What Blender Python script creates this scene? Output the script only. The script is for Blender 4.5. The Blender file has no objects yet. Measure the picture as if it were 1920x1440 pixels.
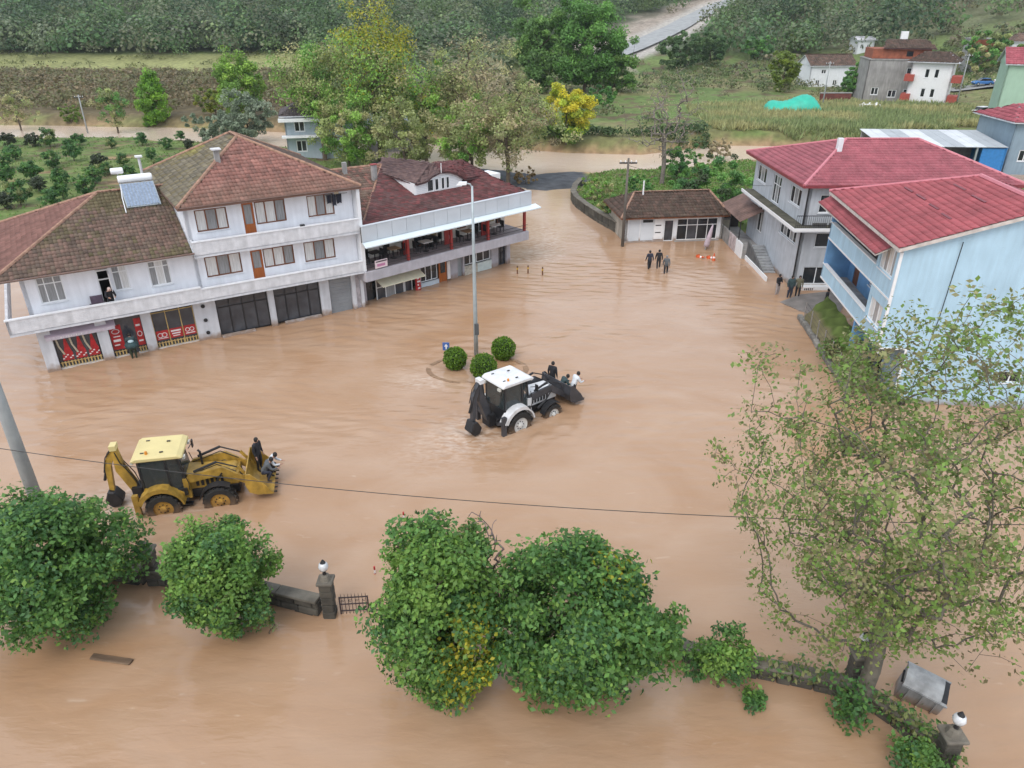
import bpy, bmesh, math, random
import numpy as np
from mathutils import Vector, Matrix
R = math.radians
sc = bpy.context.scene
# ------------------------------------------------------------------ camera
TH, FPX, HC = R(27.4), 1370.0, 19.0
cam_d = bpy.data.cameras.new('camera'); cam = bpy.data.objects.new('camera', cam_d)
sc.collection.objects.link(cam); sc.camera = cam
cam.location = (0, 0, HC); cam.rotation_euler = (R(90) - TH, 0, 0)
cam_d.sensor_fit = 'HORIZONTAL'; cam_d.sensor_width = 36.0; cam_d.lens = 36.0 * FPX / 1920.0
cam_d.clip_start = 0.1; cam_d.clip_end = 4000
# ------------------------------------------------------------------ sky, sun, exposure
SUN_EL, SUN_AZ = R(52), R(205)      # azimuth measured clockwise from +Y
w = bpy.data.worlds.new('World'); sc.world = w; w.use_nodes = True
wn = w.node_tree; bg = wn.nodes['Background']
sky = wn.nodes.new('ShaderNodeTexSky'); sky.sky_type = 'NISHITA'; sky.sun_disc = False
sky.sun_elevation = SUN_EL; sky.sun_rotation = SUN_AZ
sky.air_density = 1.0; sky.dust_density = 4.0; sky.ozone_density = 1.0
ovc = wn.nodes.new('ShaderNodeRGB'); ovc.outputs[0].default_value = (6.6, 7.1, 7.8, 1)      # even cloud deck over the clear-sky dome
mxw = wn.nodes.new('ShaderNodeMix'); mxw.data_type = 'RGBA'; mxw.inputs[0].default_value = 0.72
wn.links.new(sky.outputs[0], mxw.inputs[6]); wn.links.new(ovc.outputs[0], mxw.inputs[7])
wn.links.new(mxw.outputs[2], bg.inputs[0]); bg.inputs[1].default_value = 0.13
sun_d = bpy.data.lights.new('sun', 'SUN'); sun_d.energy = 0.8; sun_d.angle = R(30); sun_d.color = (1.0, 0.95, 0.88)
sun = bpy.data.objects.new('sun', sun_d); sc.collection.objects.link(sun)
sdir = Vector((math.sin(SUN_AZ) * math.cos(SUN_EL), math.cos(SUN_AZ) * math.cos(SUN_EL), math.sin(SUN_EL)))
sun.rotation_euler = (-sdir).to_track_quat('-Z', 'Y').to_euler(); sun.location = (0, 0, 60)
sc.view_settings.view_transform = 'Standard'; sc.view_settings.look = 'None'
sc.view_settings.exposure = 0.72; sc.view_settings.gamma = 1.0
sc.cycles.use_denoising = True; sc.cycles.max_bounces = 6; sc.cycles.transparent_max_bounces = 8
# ------------------------------------------------------------------ helpers
C = sc.collection
def lin(r, g, b, k=1.0):
    f = lambda c: (c / 12.92 if c <= 0.04045 else ((c + 0.055) / 1.055) ** 2.4)
    return tuple(k * f(c / 255.0) for c in (r, g, b))
_fw = np.array([0, math.cos(TH), -math.sin(TH)]); _up = np.array([0, math.sin(TH), math.cos(TH)])
def ray(px, py): return np.array([1., 0, 0]) * (px - 960) / FPX - _up * (py - 720) / FPX + _fw
def at(px, py, z=0.0):
    d = ray(px, py); t = (z - HC) / d[2]; p = np.array([0, 0, HC]) + t * d
    return (float(p[0]), float(p[1]), z)
def _hash(i, j, s):
    n = (i.astype(np.int64) * 374761393 + j.astype(np.int64) * 668265263 + s * 1442695041) & 0x7fffffff
    n = ((n ^ (n >> 13)) * 1274126177) & 0x7fffffff
    return ((n ^ (n >> 16)) & 0xffff) / 65535.0
def vnoise(x, y, s=0):
    x = np.asarray(x, float); y = np.asarray(y, float)
    i = np.floor(x); j = np.floor(y); fx = x - i; fy = y - j
    fx = fx * fx * (3 - 2 * fx); fy = fy * fy * (3 - 2 * fy)
    a, b, c, d = _hash(i, j, s), _hash(i + 1, j, s), _hash(i, j + 1, s), _hash(i + 1, j + 1, s)
    return (a * (1 - fx) + b * fx) * (1 - fy) + (c * (1 - fx) + d * fx) * fy
def fbm(x, y, s=0, o=4):
    r = 0; a = 0.5; t = 0
    for k in range(o):
        r = r + a * vnoise(x * 2 ** k, y * 2 ** k, s + k * 7); t += a; a *= .5
    return r / t
def sstep(a, b, x):
    t = np.clip((np.asarray(x, float) - a) / (b - a), 0, 1); return t * t * (3 - 2 * t)
class MB:
    """collects vertices and faces of one mesh"""
    def __init__(s): s.v = []; s.f = []; s.c = None
    def add(s, vs, fs):
        n = len(s.v); s.v.extend([tuple(map(float, p)) for p in vs]); s.f.extend([tuple(i + n for i in f) for f in fs]); return s
    def box(s, x0, x1, y0, y1, z0, z1):
        return s.add([(x0,y0,z0),(x1,y0,z0),(x1,y1,z0),(x0,y1,z0),(x0,y0,z1),(x1,y0,z1),(x1,y1,z1),(x0,y1,z1)],
            [(3,2,1,0),(4,5,6,7),(0,1,5,4),(1,2,6,5),(2,3,7,6),(3,0,4,7)])
    def cbox(s, c, d, M=None):
        hx, hy, hz = d[0] / 2, d[1] / 2, d[2] / 2
        P = [(a * hx, b * hy, e * hz) for e in (-1, 1) for a, b in ((-1,-1),(1,-1),(1,1),(-1,1))]
        if M is not None: P = [tuple(M @ Vector(p)) for p in P]
        P = [(p[0] + c[0], p[1] + c[1], p[2] + c[2]) for p in P]
        return s.add(P, [(3,2,1,0),(4,5,6,7),(0,1,5,4),(1,2,6,5),(2,3,7,6),(3,0,4,7)])
    def bar(s, a, b, wd, ht, upv=(0,0,1)):
        a = Vector(a); b = Vector(b); d = (b - a).normalized(); sd = d.cross(Vector(upv))
        if sd.length < 1e-4: sd = d.cross(Vector((1,0,0)))
        sd.normalize(); u = sd.cross(d).normalized()
        P = [q + sd * (i * wd / 2) + u * (j * ht / 2) for q in (a, b) for i, j in ((-1,-1),(1,-1),(1,1),(-1,1))]
        return s.add(P, [(3,2,1,0),(4,5,6,7),(0,1,5,4),(1,2,6,5),(2,3,7,6),(3,0,4,7)])
    def prism(s, poly, z0, z1, axis='z'):
        n = len(poly)
        m = {'z': lambda a, b, c: (a, b, c), 'y': lambda a, b, c: (a, c, b), 'x': lambda a, b, c: (c, a, b)}[axis]
        P = [m(a, b, z0) for a, b in poly] + [m(a, b, z1) for a, b in poly]
        F = [tuple(range(n - 1, -1, -1)), tuple(range(n, 2 * n))] + [(i, (i + 1) % n, n + (i + 1) % n, n + i) for i in range(n)]
        return s.add(P, F)
    def slab(s, pts, th):
        """planar polygon thickened downwards by th"""
        n = len(pts); P = [tuple(p) for p in pts] + [(p[0], p[1], p[2] - th) for p in pts]
        return s.add(P, [tuple(range(n)), tuple(range(2 * n - 1, n - 1, -1))] + [(i, i + n, (i + 1) % n + n, (i + 1) % n) for i in range(n)])
    def tube(s, pts, rad, n=6, cap=True):
        pts = [Vector(p) for p in pts]; rad = rad if hasattr(rad, '__len__') else [rad] * len(pts)
        base = len(s.v); prev = None
        for i, p in enumerate(pts):
            d = (pts[min(i + 1, len(pts) - 1)] - pts[max(i - 1, 0)]).normalized()
            if prev is None:
                u = d.cross(Vector((0, 0, 1)));
                if u.length < 1e-3: u = d.cross(Vector((1, 0, 0)))
            else: u = prev - d * prev.dot(d)
            u.normalize(); prev = u; v = d.cross(u)
            for k in range(n):
                a = 2 * math.pi * k / n; q = p + (u * math.cos(a) + v * math.sin(a)) * rad[i]; s.v.append(tuple(q))
        for i in range(len(pts) - 1):
            for k in range(n):
                a = base + i * n + k; b = base + i * n + (k + 1) % n; s.f.append((a, b, b + n, a + n))
        if cap:
            s.f.append(tuple(base + k for k in range(n - 1, -1, -1))); e = base + (len(pts) - 1) * n
            s.f.append(tuple(e + k for k in range(n)))
        return s
    def lathe(s, prof, n=12, c=(0,0,0), axis='z'):
        base = len(s.v)
        for r, z in prof:
            for k in range(n):
                a = 2 * math.pi * k / n; q = (r * math.cos(a), r * math.sin(a), z)
                if axis == 'y': q = (q[0], q[2], q[1])
                if axis == 'x': q = (q[2], q[0], q[1])
                s.v.append((q[0] + c[0], q[1] + c[1], q[2] + c[2]))
        for i in range(len(prof) - 1):
            for k in range(n):
                a = base + i * n + k; b = base + i * n + (k + 1) % n; s.f.append((a, b, b + n, a + n))
        s.f.append(tuple(base + k for k in range(n - 1, -1, -1))); e = base + (len(prof) - 1) * n
        s.f.append(tuple(e + k for k in range(n)))
        return s
    def build(s, name, mat, parent=None, loc=None, rz=None, smooth=False, bevel=0, fixn=True):
        me = bpy.data.meshes.new(name); me.from_pydata(s.v, [], s.f)
        if fixn or bevel:
            bm = bmesh.new(); bm.from_mesh(me)
            if fixn: bmesh.ops.recalc_face_normals(bm, faces=bm.faces)
            if bevel: bmesh.ops.bevel(bm, geom=[e for e in bm.edges if e.calc_face_angle(0) > 0.5], offset=bevel, segments=1, affect='EDGES')
            bm.to_mesh(me); bm.free()
        me.materials.append(mat)
        if smooth: me.polygons.foreach_set('use_smooth', [True] * len(me.polygons))
        if s.c is not None:
            a = me.color_attributes.new('Col', 'FLOAT_COLOR', 'POINT')
            a.data.foreach_set('color', np.asarray(s.c, np.float32).ravel())
        o = bpy.data.objects.new(name, me); C.objects.link(o)
        if parent: o.parent = parent
        if loc: o.location = loc
        if rz is not None: o.rotation_euler = (0, 0, rz)
        return o
def npmesh(name, V, Q, mat, parent=None, col=None, smooth=False, loc=None):
    """big mesh from numpy arrays; Q is (n,3) or (n,4)"""
    me = bpy.data.meshes.new(name); V = np.asarray(V, np.float32); Q = np.asarray(Q, np.int32); k = Q.shape[1]
    me.vertices.add(len(V)); me.vertices.foreach_set('co', V.ravel())
    me.loops.add(Q.size); me.loops.foreach_set('vertex_index', Q.ravel())
    me.polygons.add(len(Q)); me.polygons.foreach_set('loop_start', np.arange(0, Q.size, k, dtype=np.int32))
    me.polygons.foreach_set('loop_total', np.full(len(Q), k, np.int32))
    if smooth: me.polygons.foreach_set('use_smooth', np.ones(len(Q), bool))
    if col is not None:
        a = me.color_attributes.new('Col', 'FLOAT_COLOR', 'POINT')
        c4 = np.ones((len(V), 4), np.float32); c4[:, :3] = col; a.data.foreach_set('color', c4.ravel())
    me.update(); me.validate(); me.materials.append(mat)
    o = bpy.data.objects.new(name, me); C.objects.link(o)
    if parent: o.parent = parent
    if loc: o.location = loc
    return o
def tag(o, label=None, cat=None, group=None, kind=None):
    if label: o['label'] = label
    if cat: o['category'] = cat
    if group: o['group'] = group
    if kind or cat: o['kind'] = kind or 'thing'
    return o
def thing(name, label, cat, loc=(0,0,0), rz=0.0, group=None):
    o = bpy.data.objects.new(name, None); C.objects.link(o); o.location = loc; o.rotation_euler = (0, 0, rz)
    o.empty_display_size = 0.3
    return tag(o, label, cat, group)
def copy_tree(o, parent=None):
    c = o.copy(); C.objects.link(c); c.parent = parent
    for ch in list(o.children): copy_tree(ch, c)
    return c
# ------------------------------------------------------------------ materials
MATS = {}
def mat(name, col=(0.5,0.5,0.5), rough=0.7, var=0.15, scale=3.0, bump=0.0, bscale=20.0, metal=0.0, spec=0.5, coat=0.0,
        stain=0.0, attr=False, stretch=(1,1,1), mud=0.0, rnd=0.0):
    if name in MATS: return MATS[name]
    m = bpy.data.materials.new(name); m.use_nodes = True; nt = m.node_tree; N = nt.nodes; L = nt.links
    b = N['Principled BSDF']; b.inputs['Roughness'].default_value = rough; b.inputs['Metallic'].default_value = metal
    b.inputs['Specular IOR Level'].default_value = spec; b.inputs['Coat Weight'].default_value = coat
    b.inputs['Coat Roughness'].default_value = 0.05
    tc = N.new('ShaderNodeTexCoord'); mp = N.new('ShaderNodeMapping'); mp.inputs['Scale'].default_value = stretch
    L.new(tc.outputs['Object'], mp.inputs[0])
    if attr:
        at_ = N.new('ShaderNodeAttribute'); at_.attribute_name = 'Col'; src = at_.outputs['Color']
    else:
        rgb = N.new('ShaderNodeRGB'); rgb.outputs[0].default_value = (*col, 1); src = rgb.outputs[0]
    def mul(src, fac_socket, lo, hi):
        mr = N.new('ShaderNodeMapRange'); mr.inputs['From Min'].default_value = 0.3; mr.inputs['From Max'].default_value = 0.7
        mr.inputs['To Min'].default_value = lo; mr.inputs['To Max'].default_value = hi; L.new(fac_socket, mr.inputs[0])
        mx = N.new('ShaderNodeMix'); mx.data_type = 'RGBA'; mx.blend_type = 'MULTIPLY'; mx.inputs[0].default_value = 1
        L.new(src, mx.inputs[6]); L.new(mr.outputs[0], mx.inputs[7]); return mx.outputs[2]
    if var:
        nz = N.new('ShaderNodeTexNoise'); nz.inputs['Scale'].default_value = scale; nz.inputs['Detail'].default_value = 6
        L.new(mp.outputs[0], nz.inputs[0]); src = mul(src, nz.outputs[0], 1 - var, 1 + var * .6)
    if rnd:
        oi = N.new('ShaderNodeObjectInfo'); mr = N.new('ShaderNodeMapRange'); mr.inputs['To Min'].default_value = 1 - rnd; mr.inputs['To Max'].default_value = 1 + rnd
        L.new(oi.outputs['Random'], mr.inputs[0]); mx = N.new('ShaderNodeMix'); mx.data_type = 'RGBA'; mx.blend_type = 'MULTIPLY'; mx.inputs[0].default_value = 1
        L.new(src, mx.inputs[6]); L.new(mr.outputs[0], mx.inputs[7]); src = mx.outputs[2]
    if stain:
        m2 = N.new('ShaderNodeMapping'); m2.inputs['Scale'].default_value = (2.2, 2.2, 0.25); L.new(tc.outputs['Object'], m2.inputs[0])
        n2 = N.new('ShaderNodeTexNoise'); n2.inputs['Scale'].default_value = 1.6; n2.inputs['Detail'].default_value = 7; L.new(m2.outputs[0], n2.inputs[0])
        src = mul(src, n2.outputs[0], 1 - stain, 1.0)
    if mud:      # silt splashed above the water line
        ge = N.new('ShaderNodeNewGeometry'); sx = N.new('ShaderNodeSeparateXYZ'); L.new(ge.outputs['Position'], sx.inputs[0])
        nm = N.new('ShaderNodeTexNoise'); nm.inputs['Scale'].default_value = 2.5; nm.inputs['Detail'].default_value = 6; L.new(ge.outputs['Position'], nm.inputs[0])
        ma = N.new('ShaderNodeMath'); ma.operation = 'MULTIPLY_ADD'; ma.inputs[1].default_value = -0.7; L.new(nm.outputs[0], ma.inputs[0]); L.new(sx.outputs[2], ma.inputs[2])
        mr = N.new('ShaderNodeMapRange'); mr.inputs['From Min'].default_value = -.28; mr.inputs['From Max'].default_value = .12; mr.inputs['To Min'].default_value = mud; mr.inputs['To Max'].default_value = 0; L.new(ma.outputs[0], mr.inputs[0])
        mx = N.new('ShaderNodeMix'); mx.data_type = 'RGBA'; L.new(mr.outputs[0], mx.inputs[0]); L.new(src, mx.inputs[6]); mx.inputs[7].default_value = (.24, .145, .08, 1); src = mx.outputs[2]
    L.new(src, b.inputs['Base Color'])
    if bump:
        n3 = N.new('ShaderNodeTexNoise'); n3.inputs['Scale'].default_value = bscale; n3.inputs['Detail'].default_value = 4; L.new(mp.outputs[0], n3.inputs[0])
        bp = N.new('ShaderNodeBump'); bp.inputs['Strength'].default_value = bump; bp.inputs['Distance'].default_value = 0.05
        L.new(n3.outputs[0], bp.inputs['Height']); L.new(bp.outputs[0], b.inputs['Normal'])
    MATS[name] = m; return m
def leafmat(name, trans=0.3):
    m = bpy.data.materials.new(name); m.use_nodes = True; nt = m.node_tree; N = nt.nodes; L = nt.links
    b = N['Principled BSDF']; b.inputs['Roughness'].default_value = 0.5; b.inputs['Specular IOR Level'].default_value = 0.35
    a = N.new('ShaderNodeAttribute'); a.attribute_name = 'Col'; L.new(a.outputs['Color'], b.inputs['Base Color'])
    t = N.new('ShaderNodeBsdfTranslucent'); L.new(a.outputs['Color'], t.inputs[0])
    mx = N.new('ShaderNodeMixShader'); mx.inputs[0].default_value = trans
    L.new(b.outputs[0], mx.inputs[1]); L.new(t.outputs[0], mx.inputs[2]); L.new(mx.outputs[0], N['Material Output'].inputs[0])
    return m
LEAF = leafmat('foliage', 0.35)
BARK = mat('bark', (0.11, 0.085, 0.06), 0.9, 0.4, 6, 0.5, 25, stretch=(1,1,.3))
BARKP = mat('bark_pale', (0.13, 0.115, 0.09), 0.9, 0.45, 3, 0.5, 20)
WHITE = mat('white_paint', (0.74, 0.76, 0.79), 0.75, 0.06, 2, 0.1, 40, stain=.10, mud=.8)
WHITE2 = mat('white_render', (0.62, 0.64, 0.68), 0.8, 0.12, 1.2, 0.15, 30, stain=.22, mud=.85)
DARKGL = mat('dark_glass', (0.018, 0.022, 0.026), 0.06, 0.3, 1, spec=0.6)
SHOPGL = mat('shop_glass', (0.055, 0.06, 0.07), 0.08, 0.4, 1.5, spec=0.6)
CURT = mat('curtain_glass', (0.66, 0.66, 0.65), 0.5, 0.22, 4, coat=1.0, stretch=(6,6,.4))
CURTG = mat('grey_curtain_glass', (0.27, 0.28, 0.29), 0.5, 0.3, 4, coat=1.0, stretch=(6,6,.4))
WOOD = mat('brown_wood', (0.17, 0.06, 0.025), 0.5, 0.3, 3, stretch=(1,1,.2))
ORANGE = mat('orange_wood', (0.36, 0.10, 0.02), 0.45, 0.25, 3, stretch=(4,4,.4))
PVC = mat('white_pvc', (0.78, 0.79, 0.80), 0.4, 0.05, 3)
CONC = mat('concrete', (0.34, 0.33, 0.32), 0.9, 0.3, 1.5, 0.3, 15, stain=.2)
DCONC = mat('dark_concrete', (0.12, 0.12, 0.12), 0.9, 0.35, 1.5, 0.3, 15, stain=.3)
BLACK = mat('black_rubber', (0.02, 0.019, 0.018), 0.8, 0.4, 5, 0.2, 30, mud=.5)
DMETAL = mat('dark_metal', (0.03, 0.03, 0.033), 0.5, 0.3, 5, metal=.4)
GMETAL = mat('grey_metal', (0.33, 0.37, 0.39), 0.45, 0.15, 5, metal=.3)
# ------------------------------------------------------------------ terrain
RIVER = [(-420,170),(-200,152),(-140,144),(-92,131),(-54,127),(-25,117),(6,103),(20,101),(33,109),(48,108),(66,92),(110,78),(260,60)]
LANDL = [(-420,62),(-45,60),(-30,61),(-14,69),(-4,79),(-0.5,84),(0.5,90),(-3,96),(-25,111),(-54,121),(-92,125),(-140,138),(-200,146),(-420,164)]
LANDR = [(10.4,66.9),(9.7,68.4),(7.6,74.8),(6.7,80.6),(8.1,87.2),(8.9,91.5),(13,95.0),(20,95.0),(32,102),(48,101),(62,86),(110,71),(110,50),(40,50),(40,66),(20,68)]
def seg_d(x, y, P, closed):
    d = np.full(np.shape(x), 1e9); n = len(P)
    for i in range(n if closed else n - 1):
        ax, ay = P[i]; bx, by = P[(i + 1) % n]; vx, vy = bx - ax, by - ay
        t = np.clip(((x - ax) * vx + (y - ay) * vy) / (vx * vx + vy * vy), 0, 1)
        d = np.minimum(d, np.hypot(x - ax - t * vx, y - ay - t * vy))
    return d
def inside(x, y, P):
    r = np.zeros(np.shape(x), bool); n = len(P)
    for i in range(n):
        ax, ay = P[i]; bx, by = P[(i + 1) % n]
        if ay == by: continue
        c = ((ay > y) != (by > y)) & (x < (bx - ax) * (y - ay) / (by - ay) + ax); r ^= c
    return r
def sdist(x, y, P): d = seg_d(x, y, P, True); return np.where(inside(x, y, P), d, -d)
_rx = np.array([p[0] for p in RIVER]); _ry = np.array([p[1] for p in RIVER])
ROADW = [(-14,97,0.25),(-4,93,.22),(3,89.5,.16),(8,91.8,.25)]
def hgt(x, y):
    x = np.asarray(x, float); y = np.asarray(y, float)
    h = np.full(np.shape(x), -0.55)
    dl = sdist(x, y, LANDL); nz = fbm(x / 5.0, y / 5.0, 3, 3)
    h = np.maximum(h, -0.55 + sstep(-0.6, 1.6, dl) * (0.80 + 0.8 * (nz - 0.45)))
    dr = sdist(x, y, LANDR)
    h = np.maximum(h, -0.55 + sstep(-0.3, 0.5, dr) * (1.05 + 0.25 * nz))
    # street crown showing above the flood
    dq = seg_d(x, y, [(p[0], p[1]) for p in ROADW], False)
    h = np.maximum(h, -0.55 + sstep(9, 2.2, dq + 2.5 * (fbm(x / 2.5, y / 1.5, 9, 3) - .5)) * 0.68)
    # far bank, valley floor, hills
    far = y - np.interp(x, _rx, _ry); rd = seg_d(x, y, RIVER, False)
    fl = sstep(5.5, 9.0, rd) * (far > 0)
    rise = 1.6 + 0.5 * fbm(x / 30., y / 30., 5, 3)
    s = np.maximum(0, y - 228 + 25 * sstep(60, 140, x))
    hill = 0.085 * s + 0.00022 * s * s
    hill = hill * (1 + 0.35 * (fbm(x / 120., y / 120., 11, 3) - .5))
    side = np.maximum(0, x - 95 - 0.12 * (y - 150)) * 0.16 * sstep(120, 190, y) + np.maximum(0, -x - 210) * 0.05 * sstep(150, 300, y)
    val = 22 * np.exp(-((x - 30 - 0.16 * (y - 240)) / 26) ** 2) * sstep(300, 520, y)
    hf = rise + hill + side - val * 0.35
    h = np.where(far > 0, np.maximum(h * (1 - fl) - .0 * fl, -0.55 + fl * (hf + 0.55)), h)
    return h
def hz(x, y): return float(hgt(np.array([x]), np.array([y]))[0])
def onland(px, py, lift=0.0):
    """where the line of sight through a photo pixel meets the ground"""
    d = ray(px, py); t = np.concatenate([np.arange(60, 300, 0.25), np.arange(300, 1400, 1.0)])
    X, Y, Zr = d[0] * t, d[1] * t, HC + d[2] * t
    g = np.maximum(hgt(X, Y), 0.0); k = np.argmax(Zr < g)
    if Zr[k] >= g[k]: k = len(t) - 1
    return (float(X[k]), float(Y[k]), float(g[k]) + lift)
HROAD = [onland(1150, 105), onland(1185, 92), onland(1235, 70), onland(1290, 40), onland(1345, 12), onland(1390, 1)]
HROAD.append((HROAD[-1][0] * 1.25, HROAD[-1][1] * 1.2, 0))
xs = np.concatenate([np.arange(-430, -110, 8), np.arange(-110, -40, 2.0), np.arange(-40, 45, 0.8), np.arange(45, 120, 2.0), np.arange(120, 441, 8)])
ys = np.concatenate([np.arange(-20, 50, 6), np.arange(50, 64, 2), np.arange(64, 130, 0.8), np.arange(130, 170, 2), np.arange(170, 420, 4), np.arange(420, 1101, 17)])
X, Y = np.meshgrid(xs, ys); Zt = hgt(X, Y)
def gcol(x, y, h):
    n1 = fbm(x / 9., y / 9., 21, 4)[..., None]; n2 = fbm(x / 2.2, y / 2.2, 31, 3)[..., None]; n3 = fbm(x / 40., y / 40., 41, 3)[..., None]
    A = np.array
    grass = A([.095, .16, .045]) * (1 - n1) + A([.17, .21, .07]) * n1
    dry = A([.21, .19, .09]); mud = A([.34, .22, .13]); wood = A([.06, .085, .04]); soil = A([.11, .085, .05])
    c = np.where(n2 > .62, soil * 1.2, grass)
    far = (y - np.interp(x, _rx, _ry))[..., None]; xx, yy = x[..., None], y[..., None]
    f = sstep(0.42, 0.62, n1) * (far > 6) * (yy < 230) ; c = c * (1 - f * .7) + dry * f * .7
    f = ((xx < -38) & (far > 8) & (yy < 222)); c = np.where(f, soil * .9 + .3 * dry * n2, c)             # hazelnut field
    f = ((xx < -55) & (yy >= 222) & (yy < 262)); c = np.where(f, A([.26, .27, .11]) * (.7 + .6 * n1), c)
    f = sstep(250, 275, yy) * 1.0; c = c * (1 - f) + (wood * (.7 + .8 * n1)) * f
    f = sstep(40, 110, xx - .15 * (yy - 200)) * sstep(235, 275, yy); c = c * (1 - f) + (A([.16, .15, .09]) * (1 - n1) + A([.10, .13, .055]) * n1) * (.6 + .8 * n2) * f
    hr = seg_d(x, y, [(p[0], p[1]) for p in HROAD], False)[..., None]; xr_ = np.interp(y, [p[1] for p in HROAD], [p[0] for p in HROAD])[..., None]
    f = sstep(34, 14, hr + 16 * (n1 - .5)) * (xx < xr_ + 4); c = c * (1 - f) + (A([.34, .29, .24]) * (.6 + .8 * n2)) * f
    f = sstep(12, 7, hr); c = c * (1 - f) + A([.42, .39, .35]) * f
    bank = (np.abs(seg_d(x, y, RIVER, False)[..., None] - 6.2) < 1.2); c = np.where(bank, c * .4 + mud * .6, c)
    low = sstep(0.16, 0.02, h)[..., None] * (yy < 130); c = c * (1 - low * .9) + mud * low * .9
    dq = seg_d(x, y, [(p[0], p[1]) for p in ROADW], False)[..., None]
    f = (dq < 5.2) & (xx < 9.2); c = np.where(f, A([.085, .09, .10]) * (.75 + .5 * n2), c)
    return c
ny, nx = X.shape
idx = np.arange(nx * ny).reshape(ny, nx)
Q = np.stack([idx[:-1, :-1], idx[:-1, 1:], idx[1:, 1:], idx[1:, :-1]], -1).reshape(-1, 4)
GROUND = mat('earth_and_grass', rough=0.95, var=0.35, scale=0.9, bump=0.6, bscale=3.0, attr=True, spec=.2)
g = npmesh('ground', np.stack([X, Y, Zt], -1).reshape(-1, 3), Q, GROUND, col=gcol(X, Y, Zt).reshape(-1, 3), smooth=True)
tag(g, 'green and brown valley ground rising to the hills', kind='structure')
# ------------------------------------------------------------------ flood water
def watermat():
    m = bpy.data.materials.new('muddy_water'); m.use_nodes = True; nt = m.node_tree; N = nt.nodes; L = nt.links
    b = N['Principled BSDF']; b.inputs['IOR'].default_value = 1.40; b.inputs['Specular IOR Level'].default_value = 0.5
    b.inputs['Roughness'].default_value = 0.07
    tc = N.new('ShaderNodeTexCoord')
    def noise(scale, detail, st, rot=0, dist=0.0):
        mp = N.new('ShaderNodeMapping'); mp.inputs['Scale'].default_value = st; mp.inputs['Rotation'].default_value = (0, 0, rot)
        L.new(tc.outputs['Object'], mp.inputs[0]); n = N.new('ShaderNodeTexNoise'); n.inputs['Scale'].default_value = scale
        n.inputs['Detail'].default_value = detail; n.inputs['Distortion'].default_value = dist; L.new(mp.outputs[0], n.inputs[0]); return n.outputs[0]
    cr = N.new('ShaderNodeValToRGB'); cr.color_ramp.elements[0].position = .3; cr.color_ramp.elements[1].position = .72
    cr.color_ramp.elements[0].color = (0.355, 0.212, 0.12, 1); cr.color_ramp.elements[1].color = (0.415, 0.28, 0.187, 1)
    L.new(noise(0.16, 6, (1, 1.6, 1), .4, 1.2), cr.inputs[0])
    f = noise(2.2, 8, (.5, 1.7, 1), .25, .8)                                     # thin foam streaks on the current
    mr = N.new('ShaderNodeMapRange'); mr.inputs['From Min'].default_value = .66; mr.inputs['From Max'].default_value = .8; mr.inputs['To Max'].default_value = .3; L.new(f, mr.inputs[0])
    mx = N.new('ShaderNodeMix'); mx.data_type = 'RGBA'; L.new(mr.outputs[0], mx.inputs[0]); L.new(cr.outputs[0], mx.inputs[6]); mx.inputs[7].default_value = (.62, .50, .40, 1)
    at_ = N.new('ShaderNodeAttribute'); at_.attribute_name = 'Col'; sp = N.new('ShaderNodeSeparateColor'); L.new(at_.outputs['Color'], sp.inputs[0])
    fn = noise(3.0, 9, (.7, 1.6, 1), .3, .6); m2 = N.new('ShaderNodeMapRange'); m2.inputs['From Min'].default_value = .40; m2.inputs['From Max'].default_value = .78; L.new(fn, m2.inputs[0])
    mm = N.new('ShaderNodeMath'); mm.operation = 'MULTIPLY'; L.new(m2.outputs[0], mm.inputs[0]); L.new(sp.outputs[0], mm.inputs[1])
    m3 = N.new('ShaderNodeMix'); m3.data_type = 'RGBA'; L.new(mm.outputs[0], m3.inputs[0]); L.new(mx.outputs[2], m3.inputs[6]); m3.inputs[7].default_value = (.62, .52, .44, 1)
    m4 = N.new('ShaderNodeMix'); m4.data_type = 'RGBA'; L.new(sp.outputs[1], m4.inputs[0]); L.new(m3.outputs[2], m4.inputs[6]); m4.inputs[7].default_value = (.66, .54, .44, 1)
    L.new(m4.outputs[2], b.inputs['Base Color'])
    b1 = N.new('ShaderNodeBump'); b1.inputs['Strength'].default_value = 0.28; b1.inputs['Distance'].default_value = 0.05
    L.new(noise(3.2, 5, (.45, 1.5, 1), .12, .6), b1.inputs['Height'])
    b2 = N.new('ShaderNodeBump'); b2.inputs['Strength'].default_value = 0.22; b2.inputs['Distance'].default_value = 0.12
    L.new(noise(.9, 5, (.6, 1.5, 1), .3, .8), b2.inputs['Height']); L.new(b1.outputs[0], b2.inputs['Normal']); L.new(b2.outputs[0], b.inputs['Normal'])
    return m
WATER = watermat()
YB = dict(x=-14.85, y=25.9, rz=R(13.0)); WB = dict(x=-0.3, y=32.5, rz=R(39.0))     # the two backhoe loaders
xs = np.concatenate([np.arange(-430, -60, 20), np.arange(-60, -34, 2.0), np.arange(-34, 34, 0.14), np.arange(34, 60, 2), np.arange(60, 441, 20)])
ys = np.concatenate([np.arange(-20, 10, 4), np.arange(10, 34, 0.12), np.arange(34, 66, 0.18), np.arange(66, 100, 1.0), np.arange(100, 200, 6)])
X, Y = np.meshgrid(xs, ys)
wx = X + 3.0 * (fbm(X / 9, Y / 9, 51, 2) - .5); wy = Y + 3.5 * (fbm(X / 8, Y / 8, 61, 3) - .5) + .10 * X
am = sstep(.35, .75, fbm(X / 6., Y / 4., 71, 3))
near = sstep(68, 56, Y) * sstep(9, 12, Y) * sstep(36, 30, np.abs(X))
W = (.2 + am) * (.014 * np.sin(wy * 7.5) + .013 * np.sin((wy * .9 + .35 * wx) * 5.1 + 1) + .009 * np.sin((wy - .3 * wx) * 11))
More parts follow.
